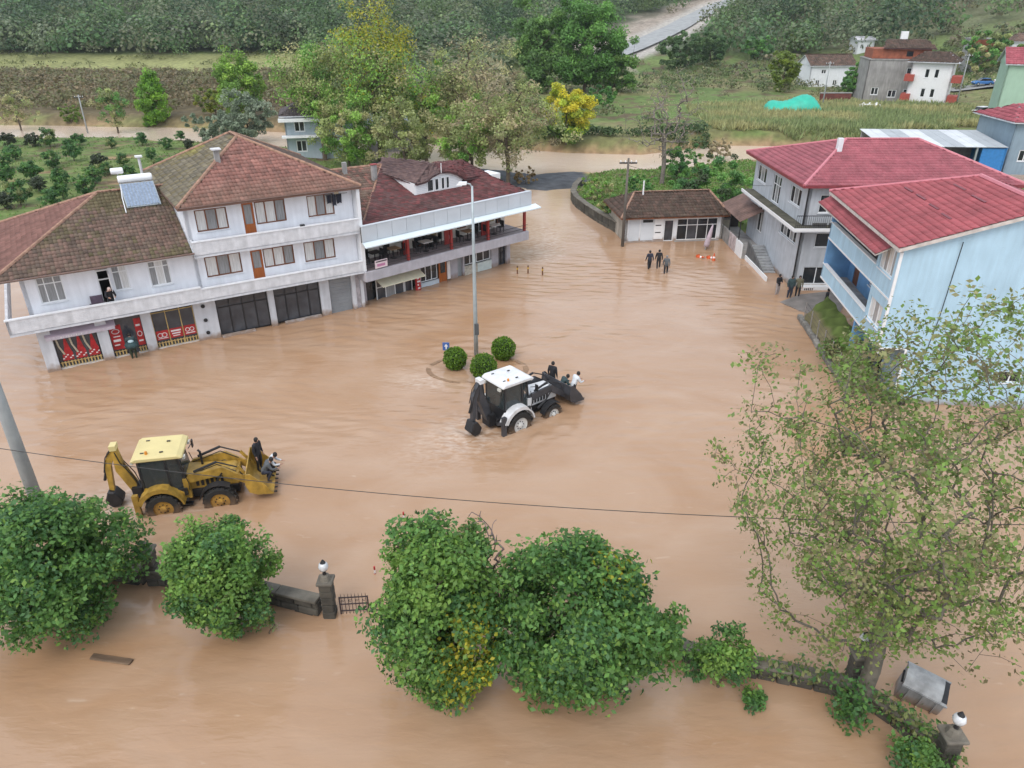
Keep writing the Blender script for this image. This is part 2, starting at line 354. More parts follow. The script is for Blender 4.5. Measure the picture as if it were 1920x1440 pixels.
W *= .35 + .65 * sstep(22, 40, Y)
W += .030 * (fbm(X / 1.4 + 3, Y / .7, 81, 3) - .5) + .05 * (fbm(X / 3.5, Y / 2.5, 91, 2) - .5)
foam = np.zeros_like(X)
def wake(cx, cy, rz, L_, amp, wdt=1.3):
    """bow ripples and a churned strip behind a vehicle pushing through the water"""
    global W, foam
    u = (X - cx) * math.cos(rz) + (Y - cy) * math.sin(rz); v = -(X - cx) * math.sin(rz) + (Y - cy) * math.cos(rz)
    r = np.hypot(np.maximum(np.abs(u) - 1.6, 0), np.maximum(np.abs(v) - 1.1, 0))
    W += amp * .6 * np.exp(-r / 1.6) * np.sin(r * 7.0)
    b = u + 0.2 - (2.6 - (np.abs(v) - 1.0) * 1.9)                                   # V arms
    W += amp * np.exp(-(b / .35) ** 2) * np.exp(-np.abs(v) / 4.5) * (np.abs(v) > .8)
    ch = np.exp(-((np.abs(v) - .2) / wdt) ** 2) * sstep(.2, -1.6, u) * sstep(-L_, -1.5, u)
    W += amp * 1.4 * ch * (fbm(X * 2.2, Y * 2.2, 101, 3) - .5) * 2
    foam = np.maximum(foam, ch * .85); foam = np.maximum(foam, .5 * np.exp(-(r / .35) ** 2))
wake(WB['x'], WB['y'], WB['rz'], 8.0, .05, 1.7); wake(YB['x'], YB['y'], YB['rz'], 5.0, .03)
r = np.hypot((X + 2.4) / 1.5, (Y - 40.2)); W += .02 * np.exp(-np.abs(r - 1.9) / .8) * np.sin((r - 1.9) * 6)
foam = np.maximum(foam, .75 * np.exp(-(np.hypot((X + 4.9) / 1.3, (Y - 36.9) / .8) / 1.3) ** 2))
foam = np.maximum(foam, .8 * sstep(3.4, .8, np.abs((X - 2.2) - .12 * (Y - 62))) * sstep(56, 60, Y) * sstep(76, 66, Y))   # fast run-off past the cafe corner
foam = np.maximum(foam, .75 * sstep(90, 100, Y)); foam = np.maximum(foam, .25 * sstep(78, 88, Y) * sstep(9, 4, np.abs(X - 4)))
ny, nx = X.shape; idx = np.arange(nx * ny).reshape(ny, nx)
Q = np.stack([idx[:-1, :-1], idx[:-1, 1:], idx[1:, 1:], idx[1:, :-1]], -1).reshape(-1, 4)
cc = np.zeros((nx * ny, 3)); cc[:, 0] = foam.ravel(); cc[:, 1] = (np.maximum(.75 * sstep(92, 99, Y), .30 * sstep(60, 80, Y) * sstep(14, 6, np.abs(X - 4)))).ravel()
wat = npmesh('flood_water', np.stack([X, Y, W * near], -1).reshape(-1, 3), Q, WATER, col=cc, smooth=True)
tag(wat, 'muddy brown flood water covering the square and street', kind='structure')
# ------------------------------------------------------------------ road up the far hill
def ribbon(name, pts, wd, m, lift=.25, n=60):
    P = np.array(pts, float); s = np.concatenate([[0], np.cumsum(np.hypot(*np.diff(P[:, :2], axis=0).T))])
    t = np.linspace(0, s[-1], n); px, py = np.interp(t, s, P[:, 0]), np.interp(t, s, P[:, 1])
    for _ in range(4):
        px[1:-1] = (px[:-2] + 2 * px[1:-1] + px[2:]) / 4; py[1:-1] = (py[:-2] + 2 * py[1:-1] + py[2:]) / 4
    dx, dy = np.gradient(px), np.gradient(py); l = np.hypot(dx, dy); nxv, nyv = -dy / l, dx / l
    V = []; k = 5
    for j in range(k):
        o = (j / (k - 1) - .5) * wd; V.append(np.stack([px + nxv * o, py + nyv * o, np.zeros(n)], -1))
    V = np.stack(V, 1); zc = hgt(px, py); V[:, :, 2] = np.maximum(hgt(V[..., 0], V[..., 1]), zc[:, None] - .6) + lift
    V[:, :, 2] = np.maximum(V[:, :, 2], V[:, :, 2].max(1, keepdims=True) - .2)
    i = np.arange(n * k).reshape(n, k); Q = np.stack([i[:-1, :-1], i[:-1, 1:], i[1:, 1:], i[1:, :-1]], -1).reshape(-1, 4)
    return npmesh(name, V.reshape(-1, 3), Q, m, smooth=True)
tag(ribbon('road', HROAD, 9.5, mat('road_asphalt', (.30, .31, .31), .9, .2, .5), .5, 80), 'grey road climbing the wooded hill', kind='structure')
VROAD = [onland(1775, 172), onland(1830, 165), onland(1920, 160)]; VROAD = [VROAD[0], VROAD[1], VROAD[2], (VROAD[2][0] + 60, VROAD[2][1] + 2, 0)]
tag(ribbon('village_road', VROAD, 6, mat('village_asphalt', (.25, .25, .24), .9, .2, .5), .35, 40), 'grey village lane below the hillside houses', kind='structure')
# ------------------------------------------------------------------ building helpers
def wall(parent, o, rz, ln, ht, holes, m, th=0.22, name='wall', poly=None):
    """wall panel facing local -y, with real openings (u0,u1,v0,v1)"""
    b = MB(); us = sorted({0, ln, *[h[0] for h in holes], *[h[1] for h in holes]}); vs = sorted({0, ht, *[h[2] for h in holes], *[h[3] for h in holes]})
    def hole(u, v): return any(h[0] < u < h[1] and h[2] < v < h[3] for h in holes)
    for i in range(len(us) - 1):
        run = None
        for j in range(len(vs) - 1):
            u, v = (us[i] + us[i + 1]) / 2, (vs[j] + vs[j + 1]) / 2
            if hole(u, v): continue
            u0, u1, v0, v1 = us[i], us[i + 1], vs[j], vs[j + 1]
            b.add([(u0,0,v0),(u1,0,v0),(u1,0,v1),(u0,0,v1)], [(0,1,2,3)]); b.add([(u0,th,v0),(u1,th,v0),(u1,th,v1),(u0,th,v1)], [(3,2,1,0)])
    for a, c, d, e in [(0, ln, 0, ht)] + list(holes):
        b.add([(a,0,d),(c,0,d),(c,th,d),(a,th,d),(a,0,e),(c,0,e),(c,th,e),(a,th,e)], [(0,1,2,3),(4,5,6,7),(0,4,7,3),(1,5,6,2)])
    return b.build(name, m, parent, o, rz, fixn=False)
def window(parent, o, rz, wd, ht, n=2, fm=None, panes=None, transom=0, sill=True, name='window', rec=0.10, fw_=0.06, label=None, split=None):
    """frame set back in its opening, panes as sub-parts"""
    fm = fm or PVC; b = MB(); f = fw_
    b.box(0, wd, rec - .03, rec + .04, 0, f); b.box(0, wd, rec - .03, rec + .04, ht - f, ht)
    xs_ = split or [wd * k / n for k in range(n + 1)]
    for k, x in enumerate(xs_):
        x = min(max(x, f / 2), wd - f / 2); b.box(x - f / 2, x + f / 2, rec - .033, rec + .043, f, ht - f)
    if transom: b.box(f, wd - f, rec - .028, rec + .038, transom - f / 2, transom + f / 2)
    wo = b.build(name, fm, parent, o, rz)
    if label: wo['label'] = label
    for k in range(len(xs_) - 1):
        for (z0, z1) in ([(f, transom - f / 2), (transom + f / 2, ht - f)] if transom else [(f, ht - f)]):
            x0, x1 = xs_[k] + f / 2, xs_[k + 1] - f / 2
            pm = (panes[k % len(panes)] if panes else DARKGL)
            MB().box(x0, x1, rec, rec + .015, z0, z1).build('pane', pm, wo)
    if sill: MB().box(-.06, wd + .06, -.06, .05, -.05, -.005).build('sill', WHITE, wo)
    return wo
def tiles(parent, name, poly, pal, tw=.26, tl=.36, amp=.035, seed=1, m=None, thick=.03, patch=None, jit=1.0):
    """roof facet laid in courses; poly[0]->poly[1] is the eave; returns one joined mesh"""
    P = [np.array(p, float) for p in poly]; u = P[1] - P[0]; u /= np.linalg.norm(u)
    nrm = np.cross(u, P[2] - P[0]); nrm /= np.linalg.norm(nrm)
    if nrm[2] < 0: nrm = -nrm
    v = np.cross(nrm, u);
    if v @ (P[2] - P[0]) < 0: v = -v
    q = np.array([[(p - P[0]) @ u, (p - P[0]) @ v] for p in P]); rng = np.random.default_rng(seed)
    um, uM = q[:, 0].min(), q[:, 0].max(); vm, vM = q[:, 1].min(), q[:, 1].max()
    Vs = []; Cs = []; prof = [(0, 0.), (.25, .8), (.5, 1.), (.75, .8), (1., 0.)] if amp > .01 else [(0.02, .0), (.98, .0)]
    rows = int((vM - vm) / tl) + 1; pal = np.array(pal); poly2 = [tuple(a) for a in q]
    k = len(prof); Q = []; base = 0
    for r_ in range(rows):
        n = int((uM - um) / tw) + 2
        uu = um + (np.arange(n) - (0.5 if r_ % 2 and amp <= .01 else 0)) * tw; vv = vm + r_ * tl
        ok = inside(uu + tw / 2, np.full(n, vv + tl * .45), poly2); uu = uu[ok]; n = len(uu)
        if not n: continue
        dv = rng.normal(0, .012 * jit, n); dz = rng.normal(0, .006 * jit, n)
        c = pal[rng.integers(0, len(pal), n)] * rng.uniform(1 - .16 * jit, 1 + .12 * jit, n)[:, None]; c = c * .75 + pal.mean(0) * .25
        if patch is not None: c = patch(c, uu, np.full(n, vv), rng)
        for (a, hgt_) in prof:      # lower edge top, upper edge, lower lip
            for (vo, zo) in ((0., thick + .035), (tl * 1.12, .012), (0.003, -.02)):
                pt = P[0] + np.outer(uu + a * tw, u) + np.outer(vv - vm + vo + dv, v) * 1.0 + np.outer(zo + amp * hgt_ + dz, nrm)
                Vs.append((base, n, pt)); Cs.append(c)
        s0 = base
        for i in range(k - 1):
            a0 = s0 + (3 * i) * n + np.arange(n); b0 = s0 + (3 * (i + 1)) * n + np.arange(n)
            Q.append(np.stack([a0, b0, b0 + n, a0 + n], -1)); Q.append(np.stack([a0 + 2 * n, b0 + 2 * n, b0, a0], -1))
        base += 3 * k * n
    V = np.concatenate([x[2] for x in Vs]); Cc = np.concatenate(Cs); Q = np.concatenate(Q)
    o = npmesh(name, V, Q, m or TILE, parent, col=Cc); o['kind'] = 'stuff'; return o
def ridge_caps(parent, a, b, m, r=.10, name='ridge_tile', step=.42):
    a, b = Vector(a), Vector(b); n = max(2, int((b - a).length / step)); mb = MB()
    for i in range(n):
        p, q = a.lerp(b, i / n), a.lerp(b, (i + 1.12) / n); mb.tube([p, q], [r * 1.12, r * .95], 7)
    o = mb.build(name + 's', m, parent); o['kind'] = 'stuff'; return o
TILE = mat('clay_tile', rough=.9, var=.25, scale=1.2, attr=True, bump=.15, bscale=25, spec=.25)
METT = mat('metal_tile', rough=.6, var=.26, scale=.9, attr=True, spec=.4, stain=.18, bump=.1, bscale=6)
BROWNP = [lin(118,96,86), lin(108,90,80), lin(98,84,75), lin(122,98,88), lin(112,98,86), lin(92,80,72)]
REDP = [lin(146,103,93), lin(138,98,89), lin(152,110,100), lin(126,94,86), lin(142,106,97)]
MOSSP = [lin(118,112,100), lin(104,98,86), lin(128,120,100), lin(110,100,72), lin(90,86,76)]
def mossy(k, col, su=.35, sv=.5, th=.5):
    col = np.array(col)
    def f(c, uu, vv, rng):
        w_ = sstep(th, th + .2, fbm(uu * su, vv * sv, k, 3) + .1 * rng.normal(size=len(uu)))[:, None] * .8
        return c * (1 - w_) + col * w_ * rng.uniform(.7, 1.2, len(uu))[:, None]
    return f
def under(parent, polys, m, th=.06, name='roof_deck'):
    b = MB()
    for p in polys: b.slab([(q[0], q[1], q[2] - .03) for q in p], th)
    return b.build(name, m, parent)
# ------------------------------------------------------------------ white corner building, two-storey wing
YL = R(32); LO = (-26.99, 38.07, 0)
def Lw(x, y, z=0): return (LO[0] + x * math.cos(YL) - y * math.sin(YL), LO[1] + x * math.sin(YL) + y * math.cos(YL), z)
WALLW = mat('pale_blue_white_wall', (.82, .84, .89), .85, .08, 1.0, .12, 30, stain=.12)
BANDW = mat('rough_white_band', (.68, .69, .72), .95, .14, 2.5, .7, 22, stain=.18)
RCOLOR = mat('ridge_clay', (.34, .20, .14), .9, .35, 4)
SIGNR = mat('red_poster', (.42, .02, .025), .4, .35, 6); SIGNW = mat('white_print', (.75, .72, .72), .4, .1, 6); SIGNG = mat('yellow_green_poster', (.32, .30, .08), .5, .5, 8)
PINKV = mat('violet_grey_awning', (.45, .38, .46), .7, .1, 3); FENCEY = mat('yellow_slat_wood', (.50, .36, .14), .6, .25, 5)
def facade_wing():
    t = thing('apartment_building', 'white two-storey wing with mossy brown hip roof and red shop posters below', 'building', LO, YL)
    D = 11.5
    # ground floor: back shell set behind the shop fronts, pilasters on the facade line
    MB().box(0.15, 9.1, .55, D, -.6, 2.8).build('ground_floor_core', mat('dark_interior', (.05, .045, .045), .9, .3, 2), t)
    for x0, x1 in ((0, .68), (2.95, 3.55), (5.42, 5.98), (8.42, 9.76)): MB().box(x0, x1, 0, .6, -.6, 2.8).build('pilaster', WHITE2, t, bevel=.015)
    MB().box(-1.15, 9.0, -.8, .3, 2.78, 2.95).build('floor_slab', WHITE2, t)
    wall(t, (-1.15, -.8, 2.9), 0, 10.15, .82, [], BANDW, .14, 'balcony_parapet')
    wall(t, (-1.15, D, 2.9), R(-90), D + .8, .82, [], BANDW, .14, 'balcony_parapet')
    MB().box(-1.19, 9.0, -.84, -.62, 3.72, 3.79).build('parapet_coping', WHITE, t)
    ox = -.05
    holes = [(.7, 2.0, 1.2, 2.7), (3.7, 5.3, 0.95, 2.72), (6.42, 7.6, 1.2, 2.68)]; z0 = 2.9
    holes = [(.75, 2.0, 1.2, 2.7), (3.72, 4.36, .12, 2.72), (4.50, 5.32, 1.25, 2.72), (6.45, 7.6, 1.15, 2.66)]
    wall(t, (0, 0, z0), 0, 9.0, 3.05, holes, WALLW)
    wall(t, (0, D, z0), R(-90), D, 3.05, [], WALLW)
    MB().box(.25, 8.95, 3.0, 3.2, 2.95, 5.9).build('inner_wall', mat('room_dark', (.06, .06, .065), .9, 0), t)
    window(t, (.75, 0, z0 + 1.2), 0, 1.25, 1.5, 3, PVC, [CURTG, CURTG, CURTG], 1.1, split=[0, .36, .84, 1.25])
    window(t, (4.50, 0, z0 + 1.25), 0, .82, 1.47, 2, PVC, [CURTG, CURT], 1.1)
    window(t, (6.45, 0, z0 + 1.15), 0, 1.15, 1.51, 3, PVC, [CURTG, CURT, CURTG], 1.15, split=[0, .4, .8, 1.15])
    dr = MB().box(0, .06, .05, .14, 0, 2.5).box(.58, .64, .05, .14, 0, 2.5).box(.06, .58, .05, .14, 2.42, 2.5).box(.06, .58, .05, .14, 1.9, 1.96).build('door', PVC, t, (3.72, 0, z0 + .12)); dr['label'] = 'dark open balcony door'
    MB().box(.58, .62, -.55, .05, 0.05, 2.4).build('door_leaf', PVC, dr)
    # roof
    ez, rzz = 5.98, 8.72; A, B_, Cc, Dd = (-1.2, -.95, ez), (9.0, -.95, ez), (-1.2, D + .9, ez), (9.0, D + .9, ez)
    E1, E2 = (5.1, 5.4, rzz), (9.0, 5.4, rzz)
    under(t, [[A, B_, E2, E1], [Cc, A, E1], [Dd, Cc, E1, E2]], WHITE2, .10)
    tiles(t, 'roof_tiles', [A, B_, E2, E1], BROWNP, .22, .32, seed=2, patch=mossy(5, lin(98, 92, 66), .3, .3, .45))
    tiles(t, 'roof_tiles', [Cc, A, E1], [lin(122, 88, 80), lin(114, 84, 76), lin(128, 94, 86)], .22, .32, seed=3)
    tiles(t, 'roof_tiles', [Dd, Cc, E1, E2], BROWNP, .22, .32, seed=4)
    for a, b in ((A, E1), (Cc, E1), (E1, E2)): ridge_caps(t, (a[0], a[1], a[2] + .06), (b[0], b[1], b[2] + .06), RCOLOR)
    MB().tube([(-1.25, -1.05, ez - .03), (9.0, -1.05, ez - .03)], .06, 6).build('gutter', mat('brown_gutter', (.16, .10, .08), .6, .2), t)
    # shop front 1: red draped poster, slat fence, awning
    def poster(x0, x1, z0_, z1_, marks, nm='shop_poster'):
        p = MB().box(x0, x1, .28, .30, z0_, z1_).build(nm, SIGNR, t)
        for kind, a, b, c_, d_ in marks:
            mb = MB()
            if kind == 'o':
                n = 14; pts = [(a + c_ * math.cos(2 * math.pi * i / n), .27, b + d_ * math.sin(2 * math.pi * i / n)) for i in range(n + 1)]; mb.tube(pts, .022, 4, False)
            elif kind == 'b': mb.box(a, c_, .268, .275, b, d_)
            elif kind == 't': mb.add([(a, .27, b), (c_, .27, b), ((a + c_) / 2 - .02, .27, d_)], [(0, 1, 2)])
            mb.build('print', SIGNW if kind != 'g' else SIGNG, p)
        return p
    p = MB().box(.72, 2.9, .3, .33, .05, 2.5).build('shop_window', SHOPGL, t)
    for k, xx in enumerate((.86, 1.55, 2.24)):
        n = 9
        for s_ in (0,):
            pts = [(xx + .05, .42), (xx + .62, .42), (xx + .62, .8)] + [(xx + .62 - .54 * (i / n), .8 + 1.1 * math.exp(-((i / n - .42) / .26) ** 2)) for i in range(n + 1)]
            MB().prism([(a, b) for a, b in pts], .26, .285, 'y').build('red_drape', SIGNR, t)
        MB().tube([(xx - .05, .25, 2.0), (xx + .02, .25, 1.35), (xx + .2, .25, .82)], .05, 5).build('curtain_tie', mat('cream_cloth', (.55, .48, .36), .8, .2, 5), t)
        for i in range(5): MB().cbox((xx + .1 + .12 * i, .255, .56 + .1 * ((i * 7) % 3)), (.10, .012, .07)).build('print', SIGNW, p)
    def slats(x0, x1, n):
        for i in range(n):
            x = x0 + (x1 - x0) * (i + .5) / n; MB().box(x - .035, x + .035, .20, .225, .06, .40).build('slat', FENCEY, t)
        MB().box(x0, x1, .225, .245, .30, .35).build('slat_rail', FENCEY, t)
        MB().box(x0 - .05, x1 + .05, .12, .5, -.5, .06).build('doorstep', mat('pale_step', (.58, .54, .5), .9, .2, 3), t)
    slats(.72, 2.92, 13)
    MB().add([(.35,-.15,2.2),(4.0,-.15,2.2),(4.0,.45,2.5),(.35,.45,2.5),(.35,-.15,2.12),(4.0,-.15,2.12),(4.0,.45,2.42),(.35,.45,2.42)], [(0,1,2,3),(7,6,5,4),(4,5,1,0),(1,5,6,2),(3,2,6,7),(0,3,7,4)]).build('awning', PINKV, t)
    MB().box(.38, 3.95, -.16, -.135, 1.95, 2.14).build('awning_valance', mat('pale_violet_cloth', (.60, .55, .62), .7, .15, 9), t)
    for i in range(9): MB().cbox((1.15 + .13 * i, -.17, 2.04), (.07, .01, .10 - .03 * (i % 3))).build('sign_letter', SIGNW, t)
    # shop door bay
    MB().box(3.55, 5.42, .3, .33, .05, 2.6).build('shop_window', SHOPGL, t)
    poster(3.6, 4.25, .45, 2.0, [('o', 3.92, 1.6, .2, .14), ('b', 3.7, .95, 4.1, 1.1), ('b', 3.7, .7, 4.0, .78), ('b', 3.75, 1.25, 4.12, 1.31)])
    poster(5.0, 5.38, .45, 2.2, [('b', 5.06, 1.7, 5.3, 1.82), ('o', 5.19, 1.2, .12, .16), ('b', 5.06, .7, 5.3, .8)])
    slats(3.6, 4.3, 4); slats(4.95, 5.4, 3)
    # third shop front
    MB().box(5.98, 8.42, .3, .33, .05, 2.75).build('shop_window', SHOPGL, t)
    for x in (5.98, 6.78, 7.6, 8.38): MB().box(x, x + .05, .24, .298, .05, 2.75).build('mullion', FENCEY, t)
    MB().box(6.03, 8.38, .25, .296, 2.28, 2.33).build('transom', FENCEY, t)
    poster(6.05, 6.76, .5, 1.1, [('o', 6.27, .8, .14, .14), ('o', 6.52, .8, .14, .14), ('b', 6.12, .58, 6.7, .62)])
    poster(6.84, 7.58, .5, 1.12, [('b', 6.92, .9, 7.5, 1.0), ('b', 6.95, .74, 7.45, .82), ('b', 7.0, .6, 7.4, .66)])
    poster(7.66, 8.37, .5, 1.14, [('o', 7.88, .86, .12, .12), ('o', 8.14, .86, .12, .12), ('b', 7.74, .6, 8.3, .66)])
    slats(6.03, 8.37, 13)
    for z in (2.28, 1.35, .5): MB().lathe([(.0, 0), (.12, 0), (.12, .05), (.07, .07), (0, .07)], 12, (9.0, -.07, z), 'y').build('round_vent', DMETAL, t)
    for x in (.62, 2.3, 5.5): MB().cbox((x + .4, -.35, 5.84), (.16, .16, .1)).build('eave_lamp', PVC, t)
    return t
facade_wing()
# ------------------------------------------------------------------ white three-storey block
def facade_block():
    o = Lw(9.0, 0); t = thing('apartment_building', 'white three-storey block with red tiled hip roof and brown-framed balcony windows', 'building', o, YL)
    Wd, D = 10.6, 11.4
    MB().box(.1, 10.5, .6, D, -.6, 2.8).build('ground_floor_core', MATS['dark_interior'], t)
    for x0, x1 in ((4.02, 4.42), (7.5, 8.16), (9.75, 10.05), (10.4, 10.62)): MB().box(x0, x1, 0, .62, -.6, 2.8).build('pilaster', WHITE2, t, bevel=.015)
    def shop(x0, x1, z0, z1, n, door=None):
        w_ = window(t, (x0, .12, z0), 0, x1 - x0, z1 - z0, n, DMETAL, [SHOPGL], (z1 - z0) * .74, sill=False, name='shop_window', fw_=.07); return w_
    shop(.78, 4.02, .05, 2.55, 4); shop(4.42, 7.5, .1, 2.6, 4)
    MB().box(.8, 2.9, -.25, .12, -.5, .10).build('doorstep', WHITE2, t); MB().box(4.9, 7.4, -.15, .12, -.5, .16).build('doorstep', WHITE2, t)
    sh = MB()
    for i in range(24): sh.box(8.17, 9.74, .20 + .012 * (i % 2), .25, -.3 + i * .125, -.3 + i * .125 + .118)
    sh.build('roller_shutter', mat('grey_shutter', (.26, .28, .30), .5, .12, 2, metal=.2), t)
    MB().box(10.06, 10.39, .2, .25, -.4, 2.7).build('side_door', mat('pale_door', (.45, .42, .44), .6, .3, 3), t)
    for z0, pz in ((2.78, 3.6), (5.55, 6.5)):
        MB().box(0.0, Wd, -.8, .3, z0, z0 + .18).build('floor_slab', WHITE2, t)
        wall(t, (0.0, -.8, z0 + .12), 0, Wd, pz - z0 - .12, [], BANDW, .14, 'balcony_parapet')
        MB().box(0, Wd, -.84, -.62, pz, pz + .06).build('parapet_coping', WHITE, t)
    wall(t, (0, -.66, 5.67), R(90) + math.pi, .66, .83, [], BANDW, .14, 'balcony_parapet') if False else None
    MB().box(.002, .14, -.66, -.02, 5.73, 6.5).build('balcony_parapet', BANDW, t)
    BR = [CURT, CURTG, CURT]
    for zf, W_ in ((2.9, [(.62, 2.78, 1.12, 2.42), (3.38, 4.1, .45, 2.38), (4.16, 6.12, 1.12, 2.38), (6.8, 8.88, 1.05, 2.38)]),
                   (5.7, [(.58, 2.43, 1.18, 2.5), (3.33, 4.02, .5, 2.55), (4.1, 5.98, 1.15, 2.55), (7.38, 9.15, 1.15, 2.52)])):
        wall(t, (0, 0, zf), 0, Wd, 2.78, W_, WALLW)
        for k, (a, b, c, d) in enumerate(W_):
            if k == 1:
                dd = MB().box(0, .12, .05, .13, 0, d - c).box(b - a - .12, b - a, .05, .13, 0, d - c).box(.12, b - a - .12, .05, .13, 0, .75).box(.12, b - a - .12, .05, .13, d - c - .1, d - c).build('door', ORANGE, t, (a, 0, zf + c)); dd['label'] = 'orange wooden balcony door'
                MB().box(.12, b - a - .12, .08, .1, .75, d - c - .1).build('pane', CURTG, dd); MB().cbox((.18, .03, .85), (.03, .04, .14)).build('handle', GMETAL, dd)
            else: window(t, (a, 0, zf + c), 0, b - a, d - c, 3, WOOD, [BR[(k + j) % 3] for j in range(3)], 0, sill=(k != 2), fw_=.075)
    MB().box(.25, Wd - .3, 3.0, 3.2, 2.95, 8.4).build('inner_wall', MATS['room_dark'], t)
    wall(t, (0, D, 2.9), R(-90), D, 5.6, [], WALLW); wall(t, (Wd, 0.0, 2.9), R(90), D, 5.6, [], WALLW)
    MB().box(Wd - .18, Wd + .04, -.82, .0, 2.9, 8.45).build('end_wall', WHITE, t)
    # roof
    ez = 8.62; A, B_, Cc, Dd = (-.42, -.95, ez), (Wd + .15, -.95, ez), (-.42, 11.7, ez), (Wd + .15, 11.7, ez); E1, E2 = (4.75, 4.6, 11.45), (4.75, 6.4, 11.45)
    under(t, [[A, B_, E1], [Cc, A, E1, E2], [B_, Dd, E2, E1], [Dd, Cc, E2]], mat('brown_soffit', (.16, .09, .07), .8, .2), .12)
    tiles(t, 'roof_tiles', [A, B_, E1], REDP, .24, .34, seed=12, patch=lambda c, u_, v_, r_: c * (1 - sstep(2.6, .2, v_)[:, None] * .45) + np.array(lin(112, 96, 82)) * sstep(2.6, .2, v_)[:, None] * .45)
    tiles(t, 'roof_tiles', [Cc, A, E1, E2], MOSSP, .22, .32, seed=13, patch=mossy(8, lin(128, 122, 70), .3, .3, .55))
    tiles(t, 'roof_tiles', [B_, Dd, E2, E1], BROWNP, .24, .34, seed=14)
    for a, b in ((A, E1), (B_, E1), (Cc, E2), (Dd, E2), (E1, E2)): ridge_caps(t, (a[0], a[1], a[2] + .07), (b[0], b[1], b[2] + .07), RCOLOR)
    MB().tube([A, B_], .055, 6).build('gutter', MATS['brown_gutter'], t)
    ch = MB().box(2.75, 3.05, 2.35, 2.65, 9.4, 11.1).build('chimney', CONC, t); MB().box(2.62, 3.18, 2.22, 2.78, 11.12, 11.2).build('chimney_cap', mat('pale_cap', (.6, .6, .62), .6, .1), ch)
    MB().box(2.55, 3.3, 2.1, 2.8, 9.9, 9.98).build('chimney_flashing', MATS['pale_cap'], ch)
    for x, z in ((6.7, 6.52), (4.5, 6.2)): MB().cbox((x, -.7, z + .08), (.28, .18, .12)).build('balcony_spotlight', DMETAL, t)
    return t
facade_block()
# clothes, dish-like boxes and heater that sit on the building
o = Lw(18.15, -.15); ct = thing('laundry', 'dark clothes hanging under the eave at the end of the top balcony', 'laundry', (o[0], o[1], 7.3), YL)
MB().tube([(-.6, 0, .85), (.9, 0, .85)], .012, 4).build('line', DMETAL, ct)
DCL = mat('dark_cloth', (.02, .022, .035), .9, .3, 6)
for i, (x, w_, h_) in enumerate(((-.35, .3, .55), (-.02, .26, .75), (.32, .34, .62))): MB().prism([(x - w_ / 2, .85), (x + w_ / 2, .85), (x + w_ * .42, .85 - h_), (x + .02, .85 - h_ * .9), (x - w_ * .45, .85 - h_)], -.03, .03, 'y').build('garment', DCL, ct)
MB().box(.02, .32, -.02, .02, .86, 1.1).build('garment', mat('cream_cloth', (.55, .48, .36), .8, .2, 5), ct)
def solar():
    o = Lw(7.35, 4.3); t = thing('solar_water_heater', 'solar water heater with blue collector on the mossy wing roof', 'water heater', (o[0], o[1], 8.05), YL)
    M = Matrix.Rotation(R(34), 3, 'X')
    fr = MB().cbox((0, 0, .55), (1.95, 2.0, .07), M).build('collector_frame', GMETAL, t)
    gl = mat('collector_glass', (.20, .26, .36), .15, .35, 7, coat=1.0)
    n = 10
    for i in range(n):
        x = -.92 + (i + .5) * 1.84 / n; a = M @ Vector((x, -.93, .05)) + Vector((0, 0, .55)); b = M @ Vector((x, .93, .05)) + Vector((0, 0, .55))
        MB().bar(a, b, 1.84 / n - .035, .03).build('collector_tube', gl, t)
    MB().lathe([(0, -.98), (.2, -.98), (.24, -.9), (.24, .9), (.2, .98), (0, .98)], 14, (0, 1.05, 1.35), 'x').build('water_tank', PVC, t)
    MB().lathe([(0, -.35), (.16, -.35), (.19, -.3), (.19, .3), (.16, .35), (0, .35)], 12, (-.9, 1.25, 1.85), 'x').build('expansion_tank', PVC, t)
    lg = MB()
    for x in (-.8, .8):
        lg.bar((x, 1.05, 1.2), (x, 1.05, -.1), .05, .05); lg.bar((x, -.85, .1), (x, 1.05, -.1), .05, .05)
    lg.bar((-.9, 1.25, 1.7), (-.9, 1.25, .1), .04, .04)
    lg.build('support_frame', GMETAL, t); MB().tube([(-.9, .8, 1.1), (-1.05, -.2, .5), (-1.1, -1.2, -.2)], .03, 5).build('pipe', WHITE, t)
solar()
o = Lw(8.3, 10.2); t = thing('flue_pipe', 'thin pale flue pipe with flat cap behind the solar heater', 'flue', (o[0], o[1], 6.9), YL)
MB().tube([(0, 0, 0), (0, 0, 2.9)], .09, 8).build('pipe', MATS['pale_cap'], t); MB().box(-.22, .22, -.2, .2, 2.95, 3.05).build('cap', PVC, t)
